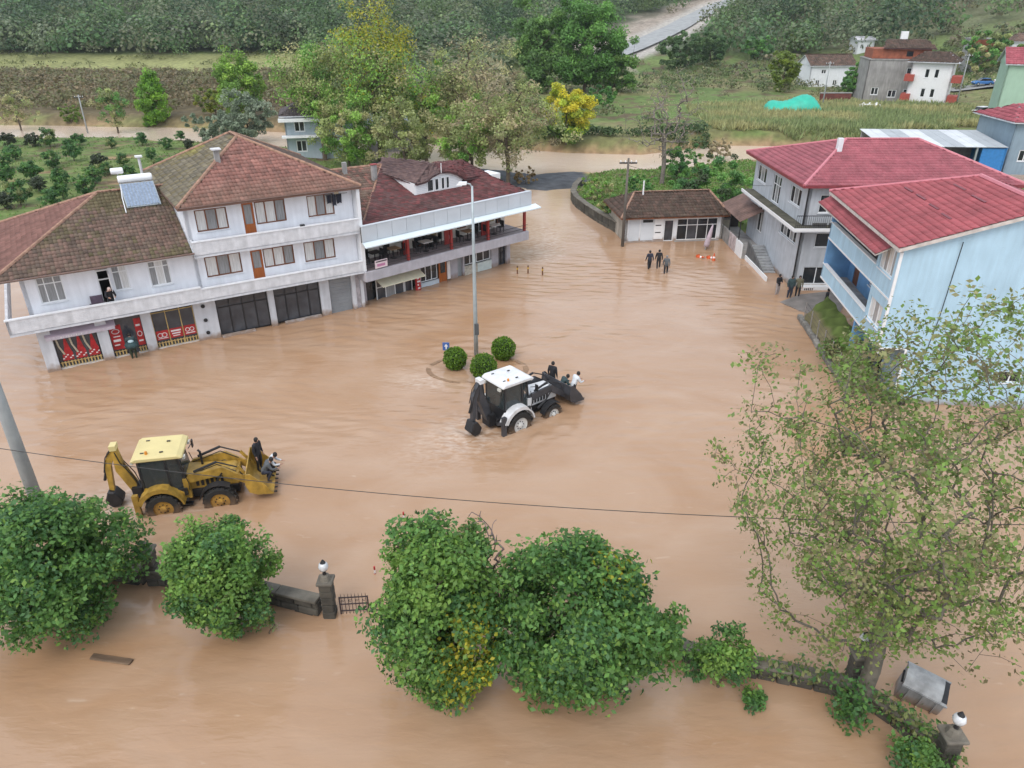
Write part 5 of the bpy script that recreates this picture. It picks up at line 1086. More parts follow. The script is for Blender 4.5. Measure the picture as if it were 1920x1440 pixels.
t = thing('folded_parasol', 'pale pink folded parasol leaning in front of the shop window', 'parasol', at(1322, 468)); t.rotation_euler = (R(-10), R(14), 0)
MB().tube([(0, 0, -.4), (0, 0, 2.3)], .03, 6).build('pole', GMETAL, t); MB().lathe([(.22, .25), (.26, .5), (.16, 1.6), (.05, 2.2)], 10).build('canopy', mat('pink_grey_canvas', (.42, .34, .38), .8, .25, 4), t, smooth=True)
for px, py, wh in ((757, 972, 'upper of the two left of the big tree'), (703, 1075, 'lower of the two left of the big tree')):
    t = thing('delineator_post', 'red and white striped marker post, ' + wh, 'marker post', at(px, py), 0, 'striped marker posts in the water')
    for i in range(4): MB().lathe([(.035, -.3 + i * .16), (.035, -.15 + i * .16)], 8).build('band', SIGNR if i % 2 else SIGNW, t)
def upole(label, base, h, r, wood=True, arms=True):
    t = thing('utility_pole', label, 'utility pole', base); MB().tube([(0, 0, -.5), (0, 0, h * .5), (0, 0, h)], [r, r * .8, r * .6], 9).build('pole', mat('weathered_pole', (.13, .115, .10), .9, .3, 2, stretch=(1, 1, .2)) if wood else CONC2, t, smooth=True)
    if arms:
        MB().box(-.75, .75, -.05, .05, h - .45, h - .33).build('crossarm', DMETAL, t)
        for x in (-.65, -.25, .25, .65): MB().lathe([(.04, h - .33), (.05, h - .24), (.02, h - .16)], 8, (x, 0, 0)).build('insulator', PVC, t)
    return t
CONC2 = mat('pale_pole_concrete', (.36, .38, .38), .8, .15, 2, stain=.15)
upole('dark wooden utility pole at the left corner of the small shop', at(1167, 462), 7.6, .15)
upole('thick pale concrete pole rising behind the left foreground tree', at(86, 985), 11.5, .27, False, False)
# long cable across the square
def cable(label, a, b, sag, r=.02):
    a, b = Vector(a), Vector(b); n = 40; pts = [a.lerp(b, i / n) - Vector((0, 0, sag * 4 * (i / n) * (1 - i / n))) for i in range(n + 1)]
    tag(MB().tube(pts, r, 5).build('overhead_cable', mat('cable_black', (.03, .028, .027), .6, .1)), label, 'cable')
cable('black overhead cable sagging across the square above the foreground trees', at(-260, 800, 6.2), at(2300, 985, 6.2), 1.15, .013)
cable('thin overhead wire from the wooden pole to the grey house', (at(1167, 462)[0], at(1167, 462)[1], 7.0), (21.1, 60.0, 6.0), .4, .014)
# ------------------------------------------------------------------ foreground wall, pillars, gate
WST = mat('mossy_wall_stone', (.075, .068, .055), .95, .4, 1.6, .7, 9, rnd=.25)
GLOBE = mat('glass_globe', (.62, .64, .66), .15, .25, 6, coat=1.0)
def stone_wall(label, pts, h, wd=.32, seed=1, name='garden_wall', courses=3):
    """coursed stone wall along a line, each block a part"""
    rg = random.Random(seed); t = thing(name, label, 'wall', (pts[0][0], pts[0][1], 0)); o = Vector((pts[0][0], pts[0][1], 0))
    for i in range(len(pts) - 1):
        a, b = Vector((*pts[i][:2], 0)), Vector((*pts[i + 1][:2], 0)); d = (b - a); L_ = d.length; d.normalize(); ang = math.atan2(d.y, d.x); M = Matrix.Rotation(ang, 3, 'Z')
        for c in range(courses):
            s_ = 0; ch = (h + .3) / courses
            while s_ < L_ - .05:
                l = min(rg.uniform(.4, .85), L_ - s_); p = a + d * (s_ + l / 2) - o
                MB().cbox((p.x + rg.uniform(-.02, .02), p.y + rg.uniform(-.02, .02), -.3 + ch * (c + .5)), (l - .025, wd + rg.uniform(-.05, .05), ch - .02), M).build('stone', WST, t, bevel=.035); s_ += l
        n = max(1, int(L_ / 1.1))
        for k in range(n): p = a + d * (L_ * (k + .5) / n) - o; MB().cbox((p.x, p.y, h + .06), (L_ / n - .02, wd + .14, .11), M).build('coping_stone', mat('coping', (.15, .135, .11), .95, .4, 2, .5, 9, rnd=.15), t, bevel=.02)
    return t
def pillar(label, loc, rz=0, h=1.5, lamp=True, w_=.42):
    t = thing('gate_pillar', label, 'pillar', loc, rz, 'stone pillars with globe lamps'); rg = random.Random(int(loc[0] * 10))
    for c in range(6): MB().cbox((rg.uniform(-.01, .01), rg.uniform(-.01, .01), -.3 + (h + .3) / 6 * (c + .5)), (w_ + rg.uniform(-.03, .03), w_, (h + .3) / 6 - .012)).build('stone', WST, t, bevel=.03)
    MB().box(-w_ * .66, w_ * .66, -w_ * .66, w_ * .66, h, h + .12).build('cap_slab', MATS['coping'], t, bevel=.03); MB().lathe([(w_ * .5, h + .12), (w_ * .35, h + .3), (.1, h + .34)], 8).build('cap_top', MATS['coping'], t)
    if lamp:
        MB().lathe([(.07, h + .33), (.05, h + .45), (.09, h + .5)], 8).build('lamp_neck', DMETAL, t); MB().lathe([(.03, h + .5), (.14, h + .56), (.18, h + .68), (.14, h + .8), (.04, h + .86)], 14).build('globe', GLOBE, t, smooth=True); MB().lathe([(.10, h + .84), (.05, h + .92), (.02, h + .97)], 8).build('finial', DMETAL, t)
P0 = at(620, 1152); P1 = at(292, 1092)
stone_wall('dark mossy garden wall between the two left foreground trees', [P1, (P1[0] * .5 + P0[0] * .5, P1[1] * .5 + P0[1] * .5 + .15), (P0[0] - .35, P0[1] + .03)], .62, seed=3)
stone_wall('dark garden wall hidden behind the leftmost foreground tree', [at(-60, 1045), at(140, 1075), (P1[0] - .35, P1[1], 0)], .62, seed=9)
pillar('stone pillar with globe lamp beside the iron gate', P0); pillar('stone pillar between the two left foreground trees', P1, lamp=False, h=1.5); pillar('stone pillar with globe lamp poking through the leftmost tree', at(166, 1135), h=2.1, w_=.45)
P2, P3, P4, P5, P6 = at(1245, 1222), at(1330, 1248), at(1480, 1278), at(1600, 1305), at(1768, 1432)
stone_wall('ivy-grown garden wall running from the big green tree to the plane tree', [P2, P3, P4, P5], .5, seed=5)
stone_wall('dark garden wall running from the plane tree to the lower right pillar', [P5, (P5[0] * .5 + P6[0] * .5 + .1, P5[1] * .5 + P6[1] * .5, 0), P6], .5, seed=6)
pillar('stone pillar with globe lamp in the lower right corner', at(1762, 1438), h=1.3, w_=.46); pillar('stone pillar with globe lamp behind the plane tree trunk', at(1594, 1292), h=1.5, w_=.42)
def gate():
    a = at(640, 1150); b = at(692, 1147); t = thing('iron_gate', 'open wrought iron gate standing in the water beside the lamp pillar', 'gate', a); d = Vector(b) - Vector(a); L_ = d.length; t.rotation_euler = (0, 0, math.atan2(d.y, d.x))
    IR = mat('rusty_iron', (.045, .03, .03), .7, .4, 6)
    for x in (0, L_): MB().box(x - .025, x + .025, -.025, .025, -.4, .75).build('stile', IR, t)
    for z in (.12, .42, .72): MB().box(.025, L_ - .025, -.015, .015, z - .02, z + .02).build('rail', IR, t)
    n = 8
    for i in range(n): x = L_ * (i + .5) / n; MB().tube([(x, 0, -.4), (x, 0, .8), (x, 0, .9)], [.012, .012, .003], 5).build('bar', IR, t)
    for i in range(4):
        x = L_ * (i + .5) / 4; pts = [(x + .07 * math.cos(q * .5) * (1 - q / 16), 0, .56 + .07 * math.sin(q * .5) * (1 - q / 16)) for q in range(15)]; MB().tube(pts, .01, 4).build('scroll', IR, t)
gate()
# ------------------------------------------------------------------ bin, plank
def container():
    a = at(1722, 1312); t = thing('waste_container', 'grey metal waste container tilted in the flood by the plane tree', 'container', (a[0], a[1], .42), R(-38)); t.rotation_euler = (R(8), R(9), R(-32)); t.scale = (.86, .86, .86); M_ = mat('grey_bin_metal', (.34, .35, .36), .6, .3, 1.5, stain=.4, bump=.2, mud=.6)
    MB().prism([(-.40, -.7), (.40, -.7), (.50, .46), (-.50, .46)], -.70, .70, 'x').build('body', M_, t, bevel=.03)
    MB().prism([(-.53, .47), (.53, .47), (.46, .56), (.2, .64), (-.2, .64), (-.46, .56)], -.72, .5, 'x').build('lid', mat('pale_bin_lid', (.38, .39, .40), .6, .3, 2, stain=.35), t); MB().box(.52, .70, -.46, .46, .465, .475).build('opening', DMETAL, t)
    for s_ in (-1, 1): MB().box(s_ * .73 - .03, s_ * .73 + .03, -.25, .25, .2, .28).build('handle', DMETAL, t)
    for x in (-.45, 0, .45): MB().box(x - .02, x + .02, -.53, -.44, -.6, .42).build('rib', M_, t)
    MB().box(-.73, .73, -.56, -.505, .38, .45).box(-.73, .73, .505, .56, .38, .45).build('rim', M_, t)
container()
a, b = at(172, 1232), at(248, 1243); t = thing('floating_plank', 'brown wooden beam floating at the lower left', 'plank', ((a[0] + b[0]) / 2, (a[1] + b[1]) / 2, .03), math.atan2(b[1] - a[1], b[0] - a[0]))
MB().box(-.72, .72, -.11, .11, -.06, .05).build('beam', mat('wet_wood', (.12, .075, .045), .7, .4, 4, stretch=(.3, 3, 3)), t, bevel=.015); MB().box(-.70, .68, -.13, -.114, .0, .03).build('batten', mat('pale_edge_wood', (.22, .15, .09), .7, .3), t)
# stone wall round the garden opposite the cafe
pts = [(10.3, 66.6), (9.7, 68.4), (8.6, 71.4), (7.6, 74.8), (6.9, 77.8), (6.7, 80.6), (7.2, 84), (8.1, 87.2)]
stone_wall('curved mossy stone wall enclosing the garden opposite the cafe', pts, .95, .5, 8, courses=2)
# ------------------------------------------------------------------ foliage
def leafquads(cen, size, rng, up_bias=.35, out=None, wid=.62, ow=.8):
    n = len(cen); nrm = rng.normal(size=(n, 3)); nrm[:, 2] += up_bias * 2
    if out is not None: nrm += out * ow
    nrm /= np.linalg.norm(nrm, axis=1, keepdims=True)
    a = np.cross(nrm, rng.normal(size=(n, 3))); a /= np.linalg.norm(a, axis=1, keepdims=True) + 1e-9; b = np.cross(nrm, a)
    s = (size * rng.uniform(.5, 1.5, n))[:, None]; a = a * s * .5; b = b * s * .5 * wid
    V = np.stack([cen - a, cen + b + nrm * s * .06, cen + a, cen - b + nrm * s * .06], 1).reshape(-1, 3)
    return V, np.arange(4 * n).reshape(n, 4)
def palcol(pal, n, rng, var=.28):
    pal = np.array(pal); c = pal[rng.integers(0, len(pal), n)]; return c * rng.uniform(1 - var, 1 + var, n)[:, None]
G_DARK = [(.09, .205, .055), (.115, .24, .058), (.07, .165, .055)]; G_MID = [(.15, .28, .055), (.19, .32, .065), (.115, .23, .055)]
G_YEL = [(.40, .40, .04), (.46, .41, .04), (.28, .34, .04)]; G_OLV = [(.21, .25, .09), (.25, .28, .11), (.18, .21, .085), (.28, .27, .13)]
G_BRN = [(.26, .22, .13), (.23, .20, .125), (.29, .25, .15)]; G_GREY = [(.17, .21, .14), (.21, .25, .18), (.14, .18, .12)]
def grow(base, h, tips, tr, rng, trunk_top=.55, lean=(0, 0), wob=.03, ex=.5):
    """branching skeleton joining every tip to the trunk; returns tube strokes"""
    b = np.array(base, float); nodes = []; paren = []; k = 6
    for i in range(k + 1):
        f = i / k; nodes.append(b + np.array([lean[0] * f + .04 * h * math.sin(f * 5 + base[0]) * f * .5, lean[1] * f, h * trunk_top * f])); paren.append(i - 1)
    first = 3; order = np.argsort([np.linalg.norm(t - nodes[k]) for t in tips]); ends = []
    for ti in order:
        t = tips[ti]; N_ = np.array(nodes[first:]); d = np.linalg.norm(N_ - t, axis=1) + 1.2 * np.maximum(0, N_[:, 2] - t[2] + .1)
        j = first + int(d.argmin()); p = nodes[j]; L_ = np.linalg.norm(t - p); last = j; m = max(2, int(L_ / (h * .09)) + 1)
        for q in range(1, m + 1):
            f = q / m; pt = p + (t - p) * f + np.array([0, 0, .12 * L_ * math.sin(math.pi * f)]) + rng.normal(0, wob * L_, 3) * (q < m)
            nodes.append(pt); paren.append(last); last = len(nodes) - 1
        ends.append(last)
    cnt = np.zeros(len(nodes))
    for e in ends:
        while e >= 0: cnt[e] += 1; e = paren[e]
    r = tr * np.maximum(cnt, .3) ** ex / max(1, cnt.max()) ** ex
    return np.array(nodes), paren, r
def strokes(nodes, paren, r, rmin, n=5, name='trunk', mat_=None, parent=None):
    V = []; Q = []; base = 0; P = np.array(nodes); idx = [i for i in range(len(P)) if paren[i] >= 0]
    a = P[[paren[i] for i in idx]]; b = P[idx]; ra = np.maximum(r[[paren[i] for i in idx]], rmin); rb = np.maximum(r[idx], rmin); ra = np.minimum(ra, rb * 1.9 + rmin)
    d = b - a; d /= np.linalg.norm(d, axis=1, keepdims=True) + 1e-9; u = np.cross(d, np.array([.31, .17, .93])); u /= np.linalg.norm(u, axis=1, keepdims=True) + 1e-9; v = np.cross(d, u); m = len(idx)
    for (c, rr_) in ((a, ra), (b + d * rb[:, None] * .3, rb)):
        for k in range(n): an = 2 * math.pi * k / n; V.append(c + (u * math.cos(an) + v * math.sin(an)) * rr_[:, None])
    V = np.stack(V, 1).reshape(-1, 3); o = np.arange(m)[:, None] * 2 * n
    for k in range(n): Q.append(np.concatenate([o + k, o + (k + 1) % n, o + n + (k + 1) % n, o + n + k], 1))
    return npmesh(name, V, np.concatenate(Q), mat_ or BARK, parent, smooth=True)
def tree(name, label, base, h, rad, cz, ntip, nleaf, lsize, pal, seed, tr=.18, clump=.5, cat='tree', group=None, bark=None, shell=.35, trunk_top=.55, lump=.5, colfn=None, offset=(0, 0), rmin=.012, flat=.75, lean=None, taper=0.0, droop=0, wob=.03, ex=.5):
    rng = np.random.default_rng(seed); t = thing(name, label, cat, tuple(base), 0, group)
    d = rng.normal(size=(ntip * 3, 3)); d /= np.linalg.norm(d, axis=1, keepdims=True)
    lum = 1 + lump * (2 * vnoise(d[:, 0] * 2.1 + seed, d[:, 1] * 2.1 + d[:, 2] * 1.7, seed) - 1)
    rr_ = (shell + (1 - shell) * rng.uniform(0, 1, len(d)) ** .45) * lum
    tp = d * rr_[:, None] * np.array(rad); 
    if taper: tp[:, :2] *= (1 - taper * np.clip((tp[:, 2:3] / rad[2] + 1) / 2, 0, 1))
    tp = tp + np.array([offset[0], offset[1], cz]); tp = tp[tp[:, 2] > .12][:ntip]
    nodes, par, r = grow((0, 0, -.5), h, list(tp), tr, rng, trunk_top, lean or (offset[0] * .5, offset[1] * .5), wob, ex)
    strokes(nodes, par, r, rmin, parent=t, mat_=bark)
    if nleaf:
        w_ = rng.uniform(.55, 1.45, len(tp)); n = np.maximum(1, (nleaf * w_).astype(int)); cen = np.repeat(tp, n, 0); ci = np.repeat(np.arange(len(tp)), n)
        off = rng.normal(size=cen.shape); off *= (rng.uniform(0, 1, len(off)) ** .4 / (np.linalg.norm(off, axis=1) + 1e-9))[:, None] * (clump * rng.uniform(.7, 1.35, len(tp)))[ci][:, None]; off[:, 2] *= flat
        if droop: off[:, 2] -= droop * np.hypot(off[:, 0], off[:, 1])
        cen = cen + off; out = cen - np.array([offset[0], offset[1], cz]); out /= np.linalg.norm(out, axis=1, keepdims=True) + 1e-9
        V, Q = leafquads(cen, lsize, rng, .35, out)
        cl = palcol(pal, len(tp), rng, .18)[ci] * rng.uniform(.7, 1.35, len(cen))[:, None]
        if colfn: cl = colfn(cl, cen, rng)
        npmesh('crown', V, Q, LEAF, t, col=np.repeat(cl, 4, 0))
    return t
def yellowed(center, rad, pal, amt=.9):
    def f(c, p, rng):
        d = np.linalg.norm((p - np.array(center)) / np.array(rad), axis=1); k = (rng.uniform(size=len(p)) < amt * sstep(1.1, .4, d))[:, None]
        return np.where(k, palcol(pal, len(p), rng, .25), c)
    return f
def tintf(pal, frac):
    def f(c, p, rng): k = (rng.uniform(size=len(p)) < frac)[:, None]; return np.where(k, palcol(pal, len(p), rng, .25), c)
    return f
# foreground trees
b = at(120, 1165); tree('broadleaf_tree', 'dense dark green tree at the left edge in front of the pale pole', (b[0], b[1], 0), 5, (2.45, 2.3, 2.6), 2.95, 230, 165, .155, G_DARK, 1, .16, .6, lump=.3, colfn=tintf(G_MID, .22))
b = at(425, 1178); tree('broadleaf_tree', 'rounded green tree between the left wall and the lamp pillar', (b[0], b[1], 0), 4.6, (1.6, 1.5, 2.05), 2.45, 140, 160, .14, G_DARK + G_MID, 2, .12, .48, lump=.3, colfn=tintf(G_MID, .3))
b = at(832, 1285); tree('broadleaf_tree', 'tall green tree with yellow leaves low in its crown', (b[0], b[1], 0), 6.2, (1.85, 1.65, 2.8), 3.15, 220, 160, .145, G_DARK + G_MID, 3, .15, .55, lump=.3, colfn=lambda c, p, rng: yellowed((.9, -1.0, 2.0), (1.2, 1.6, 2.4), G_YEL, .55)(tintf(G_MID, .3)(c, p, rng), p, rng))
b = at(1070, 1290); tree('broadleaf_tree', 'broad dense green tree right of the yellowing one', (b[0], b[1], 0), 5.6, (2.5, 2.1, 2.6), 2.85, 250, 170, .15, G_DARK, 4, .16, .58, lump=.28, colfn=lambda c, p, rng: yellowed((1.2, 0, 4.9), (.9, 1, .9), G_YEL, .25)(tintf(G_MID, .28)(c, p, rng), p, rng))
b = at(918, 1240); tree('bare_tree', 'bare twiggy shrub poking up between the two middle green trees', (b[0], b[1], 0), 6, (.75, .6, 1.8), 4.3, 90, 0, .1, G_BRN, 5, .07, .2, bark=mat('twig_bark', (.17, .13, .12), .9, .3), rmin=.010, trunk_top=.5)
b = at(1345, 1288); tree('shrub', 'small green shrub on the garden wall left of the plane tree', (b[0], b[1], 0), 2.2, (.85, .75, 1.05), 1.35, 40, 90, .13, G_DARK + G_MID, 6, .05, .36, 'shrub')
b = at(1735, 1440); tree('shrub', 'green shrub at the foot of the lower right pillar', (b[0] - .1, b[1] - .4, 0), 1.3, (.95, .7, .6), .6, 34, 90, .13, G_DARK + G_MID, 7, .05, .36, 'shrub')
b = at(1412, 1318); tree('shrub', 'tiny dark bush just above the water left of the plane tree trunk', (b[0], b[1], 0), .6, (.32, .25, .22), .18, 10, 60, .12, G_DARK, 8, .02, .18, 'shrub')
b = at(506, 1188); tree('shrub', 'thin sprig sticking out of the water right of the rounded tree', (b[0], b[1], 0), 1.0, (.28, .28, .5), .55, 8, 14, .13, G_OLV + G_MID, 9, .02, .16, 'shrub')
# the big half-bare plane tree
b = at(1592, 1352)
PLN = [(.20, .24, .075), (.17, .23, .07), (.25, .26, .11), (.22, .19, .10), (.15, .22, .065), (.27, .26, .13)]
t = tree('plane_tree', 'tall half-bare plane tree with pale mottled limbs at the right', (b[0], b[1], 0), 12, (4.5, 4.6, 5.6), 7.4, 900, 30, .13, PLN, 10, .25, .5, bark=BARKP, shell=.25, trunk_top=.36, lump=.3, offset=(.9, 1.6), rmin=.007, wob=.018, ex=.62, lean=(.9, .9), colfn=tintf([(.17, .28, .06)], .3))
# ivy on the trunk foot
rng = np.random.default_rng(77); c = rng.normal(size=(700, 3)) * np.array([.28, .28, .5]) + np.array([b[0], b[1], .5]); V, Q = leafquads(c, .15, rng); tag(npmesh('ivy', V, Q, LEAF, col=np.repeat(palcol(G_DARK, 700, rng), 4, 0)), 'dark ivy around the foot of the plane tree', kind='stuff')
n = 1300; f = rng.uniform(0, 1, n)[:, None]; A, B_, D_ = np.array([P3[0], P3[1]]), np.array([P5[0], P5[1]]), np.array([P6[0], P6[1]])
xy = np.where(f < .45, A + (B_ - A) * f / .45, B_ + (D_ - B_) * (f - .45) / .55); dens = fbm(xy[:, 0] * 1.3, xy[:, 1] * 1.3, 5, 2) > .40
c = np.concatenate([xy, np.full((n, 1), .62)], 1)[dens] + rng.normal(size=(dens.sum(), 3)) * np.array([.22, .22, .16]); V, Q = leafquads(c, .16, rng); tag(npmesh('wall_ivy', V, Q, LEAF, col=np.repeat(palcol(G_DARK + G_OLV, len(c), rng), 4, 0)), 'ivy trailing over the garden wall at the right', kind='stuff')
# clipped round bushes on the island
for px, py, r_, wh in ((854, 690, .68, 'left of the lamp post'), (907, 708, .76, 'in front of the lamp post'), (944, 672, .72, 'right of the lamp post')):
    a = at(px, py); t = thing('round_bush', 'clipped round green bush ' + wh + ' on the island', 'bush', a, 0, 'clipped bushes on the traffic island'); rng = np.random.default_rng(px)
    n = 3400; d = rng.normal(size=(n, 3)); d /= np.linalg.norm(d, axis=1, keepdims=True); c = d * (r_ * rng.uniform(.84, 1.04, n) * (1 + .05 * np.sin(d[:, 0] * 9) * np.sin(d[:, 2] * 8)))[:, None] + np.array([0, 0, r_ * .92]); c = c[c[:, 2] > .02]
    V, Q = leafquads(c, .10, rng, .2, d[:len(c)]); npmesh('crown', V, Q, LEAF, t, col=np.repeat(palcol([(.11, .22, .02), (.16, .29, .025), (.08, .16, .02)], len(c), rng), 4, 0)); MB().tube([(0, 0, -.5), (0, 0, .8)], .06, 6).build('trunk', BARK, t)
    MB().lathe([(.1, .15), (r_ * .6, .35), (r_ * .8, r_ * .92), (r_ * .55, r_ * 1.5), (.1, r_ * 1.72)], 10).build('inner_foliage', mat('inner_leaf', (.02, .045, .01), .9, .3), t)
# bushes on the grass bank
for i, (y, s_) in enumerate(((2.0, .55), (4.4, .4))):
    p = Bw(-.4 - .3 * i, y, .3); tree('shrub', ('low scrubby bush at the near end' if i == 0 else 'smaller scrubby bush halfway along') + ' of the grass bank', p, 1.3, (.8, .9, .6), .7, 22, 40, .16, G_OLV + G_MID, 90 + i, .04, .4, 'shrub')
# ------------------------------------------------------------------ middle distance trees
def mtree(name, label, px, py, toppy, rad, pal, seed, ntip=110, nleaf=60, ls=.42, z0=.25, base=None, **k):
    p = base or onland(px, py); g = Vector(p); lo, hi = 0, 60
    for _ in range(40):
        m = (lo + hi) / 2; v = np.array([p[0], p[1], p[2] + m - HC]); y = 720 - FPX * (v @ _up) / (v @ _fw)
        lo, hi = (m, hi) if y > toppy else (lo, m)
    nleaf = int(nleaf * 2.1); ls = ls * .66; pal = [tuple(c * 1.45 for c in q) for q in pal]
    h = lo; cz = h * (1 + z0) / 2; rz_ = h * (1 - z0) / 2
    return tree(name, label, p, h * .95, (rad[0], rad[1], rz_), cz, ntip, nleaf, ls, pal, seed, tr=.022 * h, clump=k.pop('clump', h * .085), **k)
MG = 'tall trees along the river behind the cafe'
OLY = G_OLV + G_MID
mtree('plane_tree', 'olive green plane tree above the pale house, leftmost of the riverside group', 610, 300, 62, (5.0, 4.5), OLY, 21, 150, 55, group=MG, shell=.2)
mtree('plane_tree', 'tallest riverside tree with a bright yellow top', 715, 305, 14, (5.6, 4.5), OLY, 22, 170, 55, group=MG, shell=.2, colfn=lambda c, p, rng: np.where((rng.uniform(size=len(p)) < .85 * sstep(12.8, 15.5, p[:, 2] + .28 * p[:, 0]))[:, None], palcol(G_YEL, len(p), rng), tintf(G_YEL, .08)(c, p, rng)))
mtree('plane_tree', 'olive riverside tree behind the dormer of the cafe', 800, 302, 130, (4.4, 4.2), OLY, 23, 120, 55, group=MG, shell=.2, colfn=tintf(G_YEL, .10))
mtree('plane_tree', 'thin greyish riverside tree right of the yellow-topped one', 880, 300, 70, (5.2, 4.5), G_OLV + G_BRN, 24, 140, 34, group=MG, shell=.2)
mtree('plane_tree', 'brownish sparse tree with dark trunk at the street bend', 952, 350, 152, (6.2, 5.2), G_OLV + G_BRN[:2], 25, 170, 42, .38, z0=.3, group=MG, shell=.2)
mtree('plane_tree', 'low leafy tree between the pale house and the cafe roof', 655, 318, 175, (4.2, 4.0), G_OLV + G_MID, 26, 100, 60, z0=.1, group=MG)
mtree('plane_tree', 'leafy green tree directly behind the cafe ridge', 760, 325, 190, (4.6, 3.6), G_OLV, 27, 100, 50, z0=.1, group=MG)
mtree('plane_tree', 'dark leafy tree between the cafe roof and the street bend', 885, 330, 185, (4.0, 3.6), G_OLV + G_MID, 28, 100, 60, z0=.1, group=MG)
mtree('maple_tree', 'bright yellow tree on the river bank at the street end', 1062, 272, 158, (3.6, 3.2), G_YEL, 29, 110, 80, .42, z0=.05, colfn=lambda c, p, rng: np.where((rng.uniform(size=len(p)) < sstep(4.5, 1.5, p[:, 2] + .3 * p[:, 0]))[:, None], palcol(G_MID, len(p), rng), c))
mtree('poplar_tree', 'bright green slender poplar left of the river bend', 294, 236, 136, (2.9, 2.6), [(.14, .28, .035), (.18, .32, .04), (.11, .22, .035)], 30, 90, 70, .45, z0=.05, taper=.45, lump=.25)
mtree('poplar_tree', 'tall light green poplar left of the pale house', 452, 225, 103, (4.4, 3.8), [(.15, .26, .045), (.19, .30, .055), (.11, .2, .04)], 31, 120, 70, .5, z0=.05, taper=.3)
mtree('willow_tree', 'grey-green willow in front of the light green poplar', 470, 268, 172, (4.0, 3.2), G_GREY, 32, 100, 70, .4, z0=.02, droop=.4)
mtree('willow_tree', 'low spreading grey-green willow by the river', 420, 272, 205, (4.6, 3.2), G_GREY, 33, 90, 70, .4, z0=.02, droop=.4)
mtree('broadleaf_tree', 'yellowing tree beside the light green poplar', 405, 215, 165, (2.3, 2.3), [(.18, .2, .03), (.12, .17, .03)], 34, 60, 60, .4, z0=.05)
mtree('broadleaf_tree', 'thin dark tree on the near river bank', 222, 250, 164, (2.6, 2.2), G_OLV + G_DARK, 35, 70, 34, .38, z0=.2)
mtree('broadleaf_tree', 'thin brown tree on the river bank near the left edge', 40, 245, 170, (3.2, 2.6), G_BRN + G_OLV, 36, 80, 24, .36, z0=.15)
mtree('broadleaf_tree', 'small yellow-green bush tree on the river bank', 135, 232, 195, (1.9, 1.8), [(.13, .19, .04)], 37, 40, 50, .36, z0=.0)
mtree('bare_tree', 'tall bare grey tree in the garden behind the small shop', 1240, 345, 138, (3.8, 3.4), G_BRN, 38, 230, 3, .22, z0=.25, bark=mat('grey_bark', (.20, .17, .15), .9, .3), rmin=.022, shell=.15)
mtree('evergreen_shrub', 'dark evergreen bush at the foot of the bare garden tree', 1272, 340, 272, (2.3, 2.0), G_DARK, 39, 60, 60, .3, z0=.0)
mtree('broadleaf_tree', 'large dark green tree between the small shop and the grey house', 1362, 405, 305, (4.4, 3.4), G_DARK + [(.06, .09, .04)], 40, 120, 80, .32, z0=.0, base=(19.8, 72.5, .3))
mtree('shrub', 'scrubby bush at the bend of the curved stone wall', 1120, 372, 332, (1.9, 1.7), G_OLV + G_MID, 41, 46, 40, .26, z0=.0, cat='shrub')
mtree('shrub', 'dark bush in the garden beside the wooden pole', 1195, 362, 325, (1.8, 1.7), G_DARK, 42, 46, 50, .26, z0=.0, cat='shrub')
mtree('shrub', 'small dark tree over the inner side of the curved wall', 1140, 412, 368, (1.2, 1.2), G_DARK + G_OLV, 43, 36, 40, .22, z0=.1, cat='shrub')
mtree('shrub', 'straw-coloured thicket at the left of the street bend', 985, 345, 318, (1.6, 1.3), [(.26, .19, .09), (.22, .16, .08)], 44, 40, 50, .26, z0=.0, cat='shrub')
mtree('broadleaf_tree', 'broad deep green tree at the foot of the hill road', 1095, 172, -6, (8.6, 7.0), [(.09, .20, .045), (.11, .23, .05), (.075, .165, .04)], 45, 190, 80, .8, z0=.02, lump=.25)
mtree('broadleaf_tree', 'deep green tree left of the broad one below the hill', 1010, 172, 14, (6.0, 5.0), [(.09, .17, .05), (.11, .2, .05)], 46, 120, 80, .75, z0=.02)
mtree('broadleaf_tree', 'green tree right of the broad one at the road bend', 1150, 172, 62, (4.6, 4.0), [(.09, .18, .045), (.12, .21, .05)], 47, 90, 70, .7, z0=.0)
mtree('poplar_tree', 'yellow-green tree left of the white house with brown roof', 1466, 172, 98, (3.0, 2.6), [(.15, .20, .03), (.12, .17, .03)], 48, 70, 60, .6, z0=.0)
mtree('broadleaf_tree', 'dark round tree between the two village houses', 1598, 180, 128, (3.6, 3.2), G_DARK, 49, 70, 60, .6, z0=.0)
mtree('broadleaf_tree', 'dark orange-green tree beside the brick tower', 1845, 138, 60, (6, 5), G_OLV + G_DARK, 50, 90, 60, .8, z0=.0)
mtree('shrub', 'dark bush on the near river bank right of the bare tree', 1318, 330, 292, (2.2, 1.8), G_DARK + G_OLV, 60, 50, 50, .28, z0=.0, cat='shrub')
mtree('broadleaf_tree', 'small reddish-brown tree on the bank behind the large dark green tree', 1345, 300, 262, (1.8, 1.6), G_BRN, 61, 50, 30, .3, z0=.1)
mtree('broadleaf_tree', 'dark green tree on the meadow edge left of the hill road foot', 1130, 205, 165, (3.0, 2.6), G_DARK, 62, 60, 60, .5, z0=.0)
mtree('broadleaf_tree', 'round green tree below the hill road', 1275, 130, 60, (6.5, 5.0), [(.07, .13, .05), (.09, .15, .055)], 63, 110, 80, .7, z0=.0)
mtree('broadleaf_tree', 'second round green tree below the hill road, nearer the village', 1330, 122, 62, (5.5, 5.0), [(.08, .14, .05), (.06, .12, .045)], 64, 100, 80, .7, z0=.0)
mtree('broadleaf_tree', 'yellow-green tree on the slope above the tiny white house', 1500, 100, 62, (5, 4), [(.16, .2, .05), (.12, .17, .05)], 65, 80, 60, .7, z0=.0)
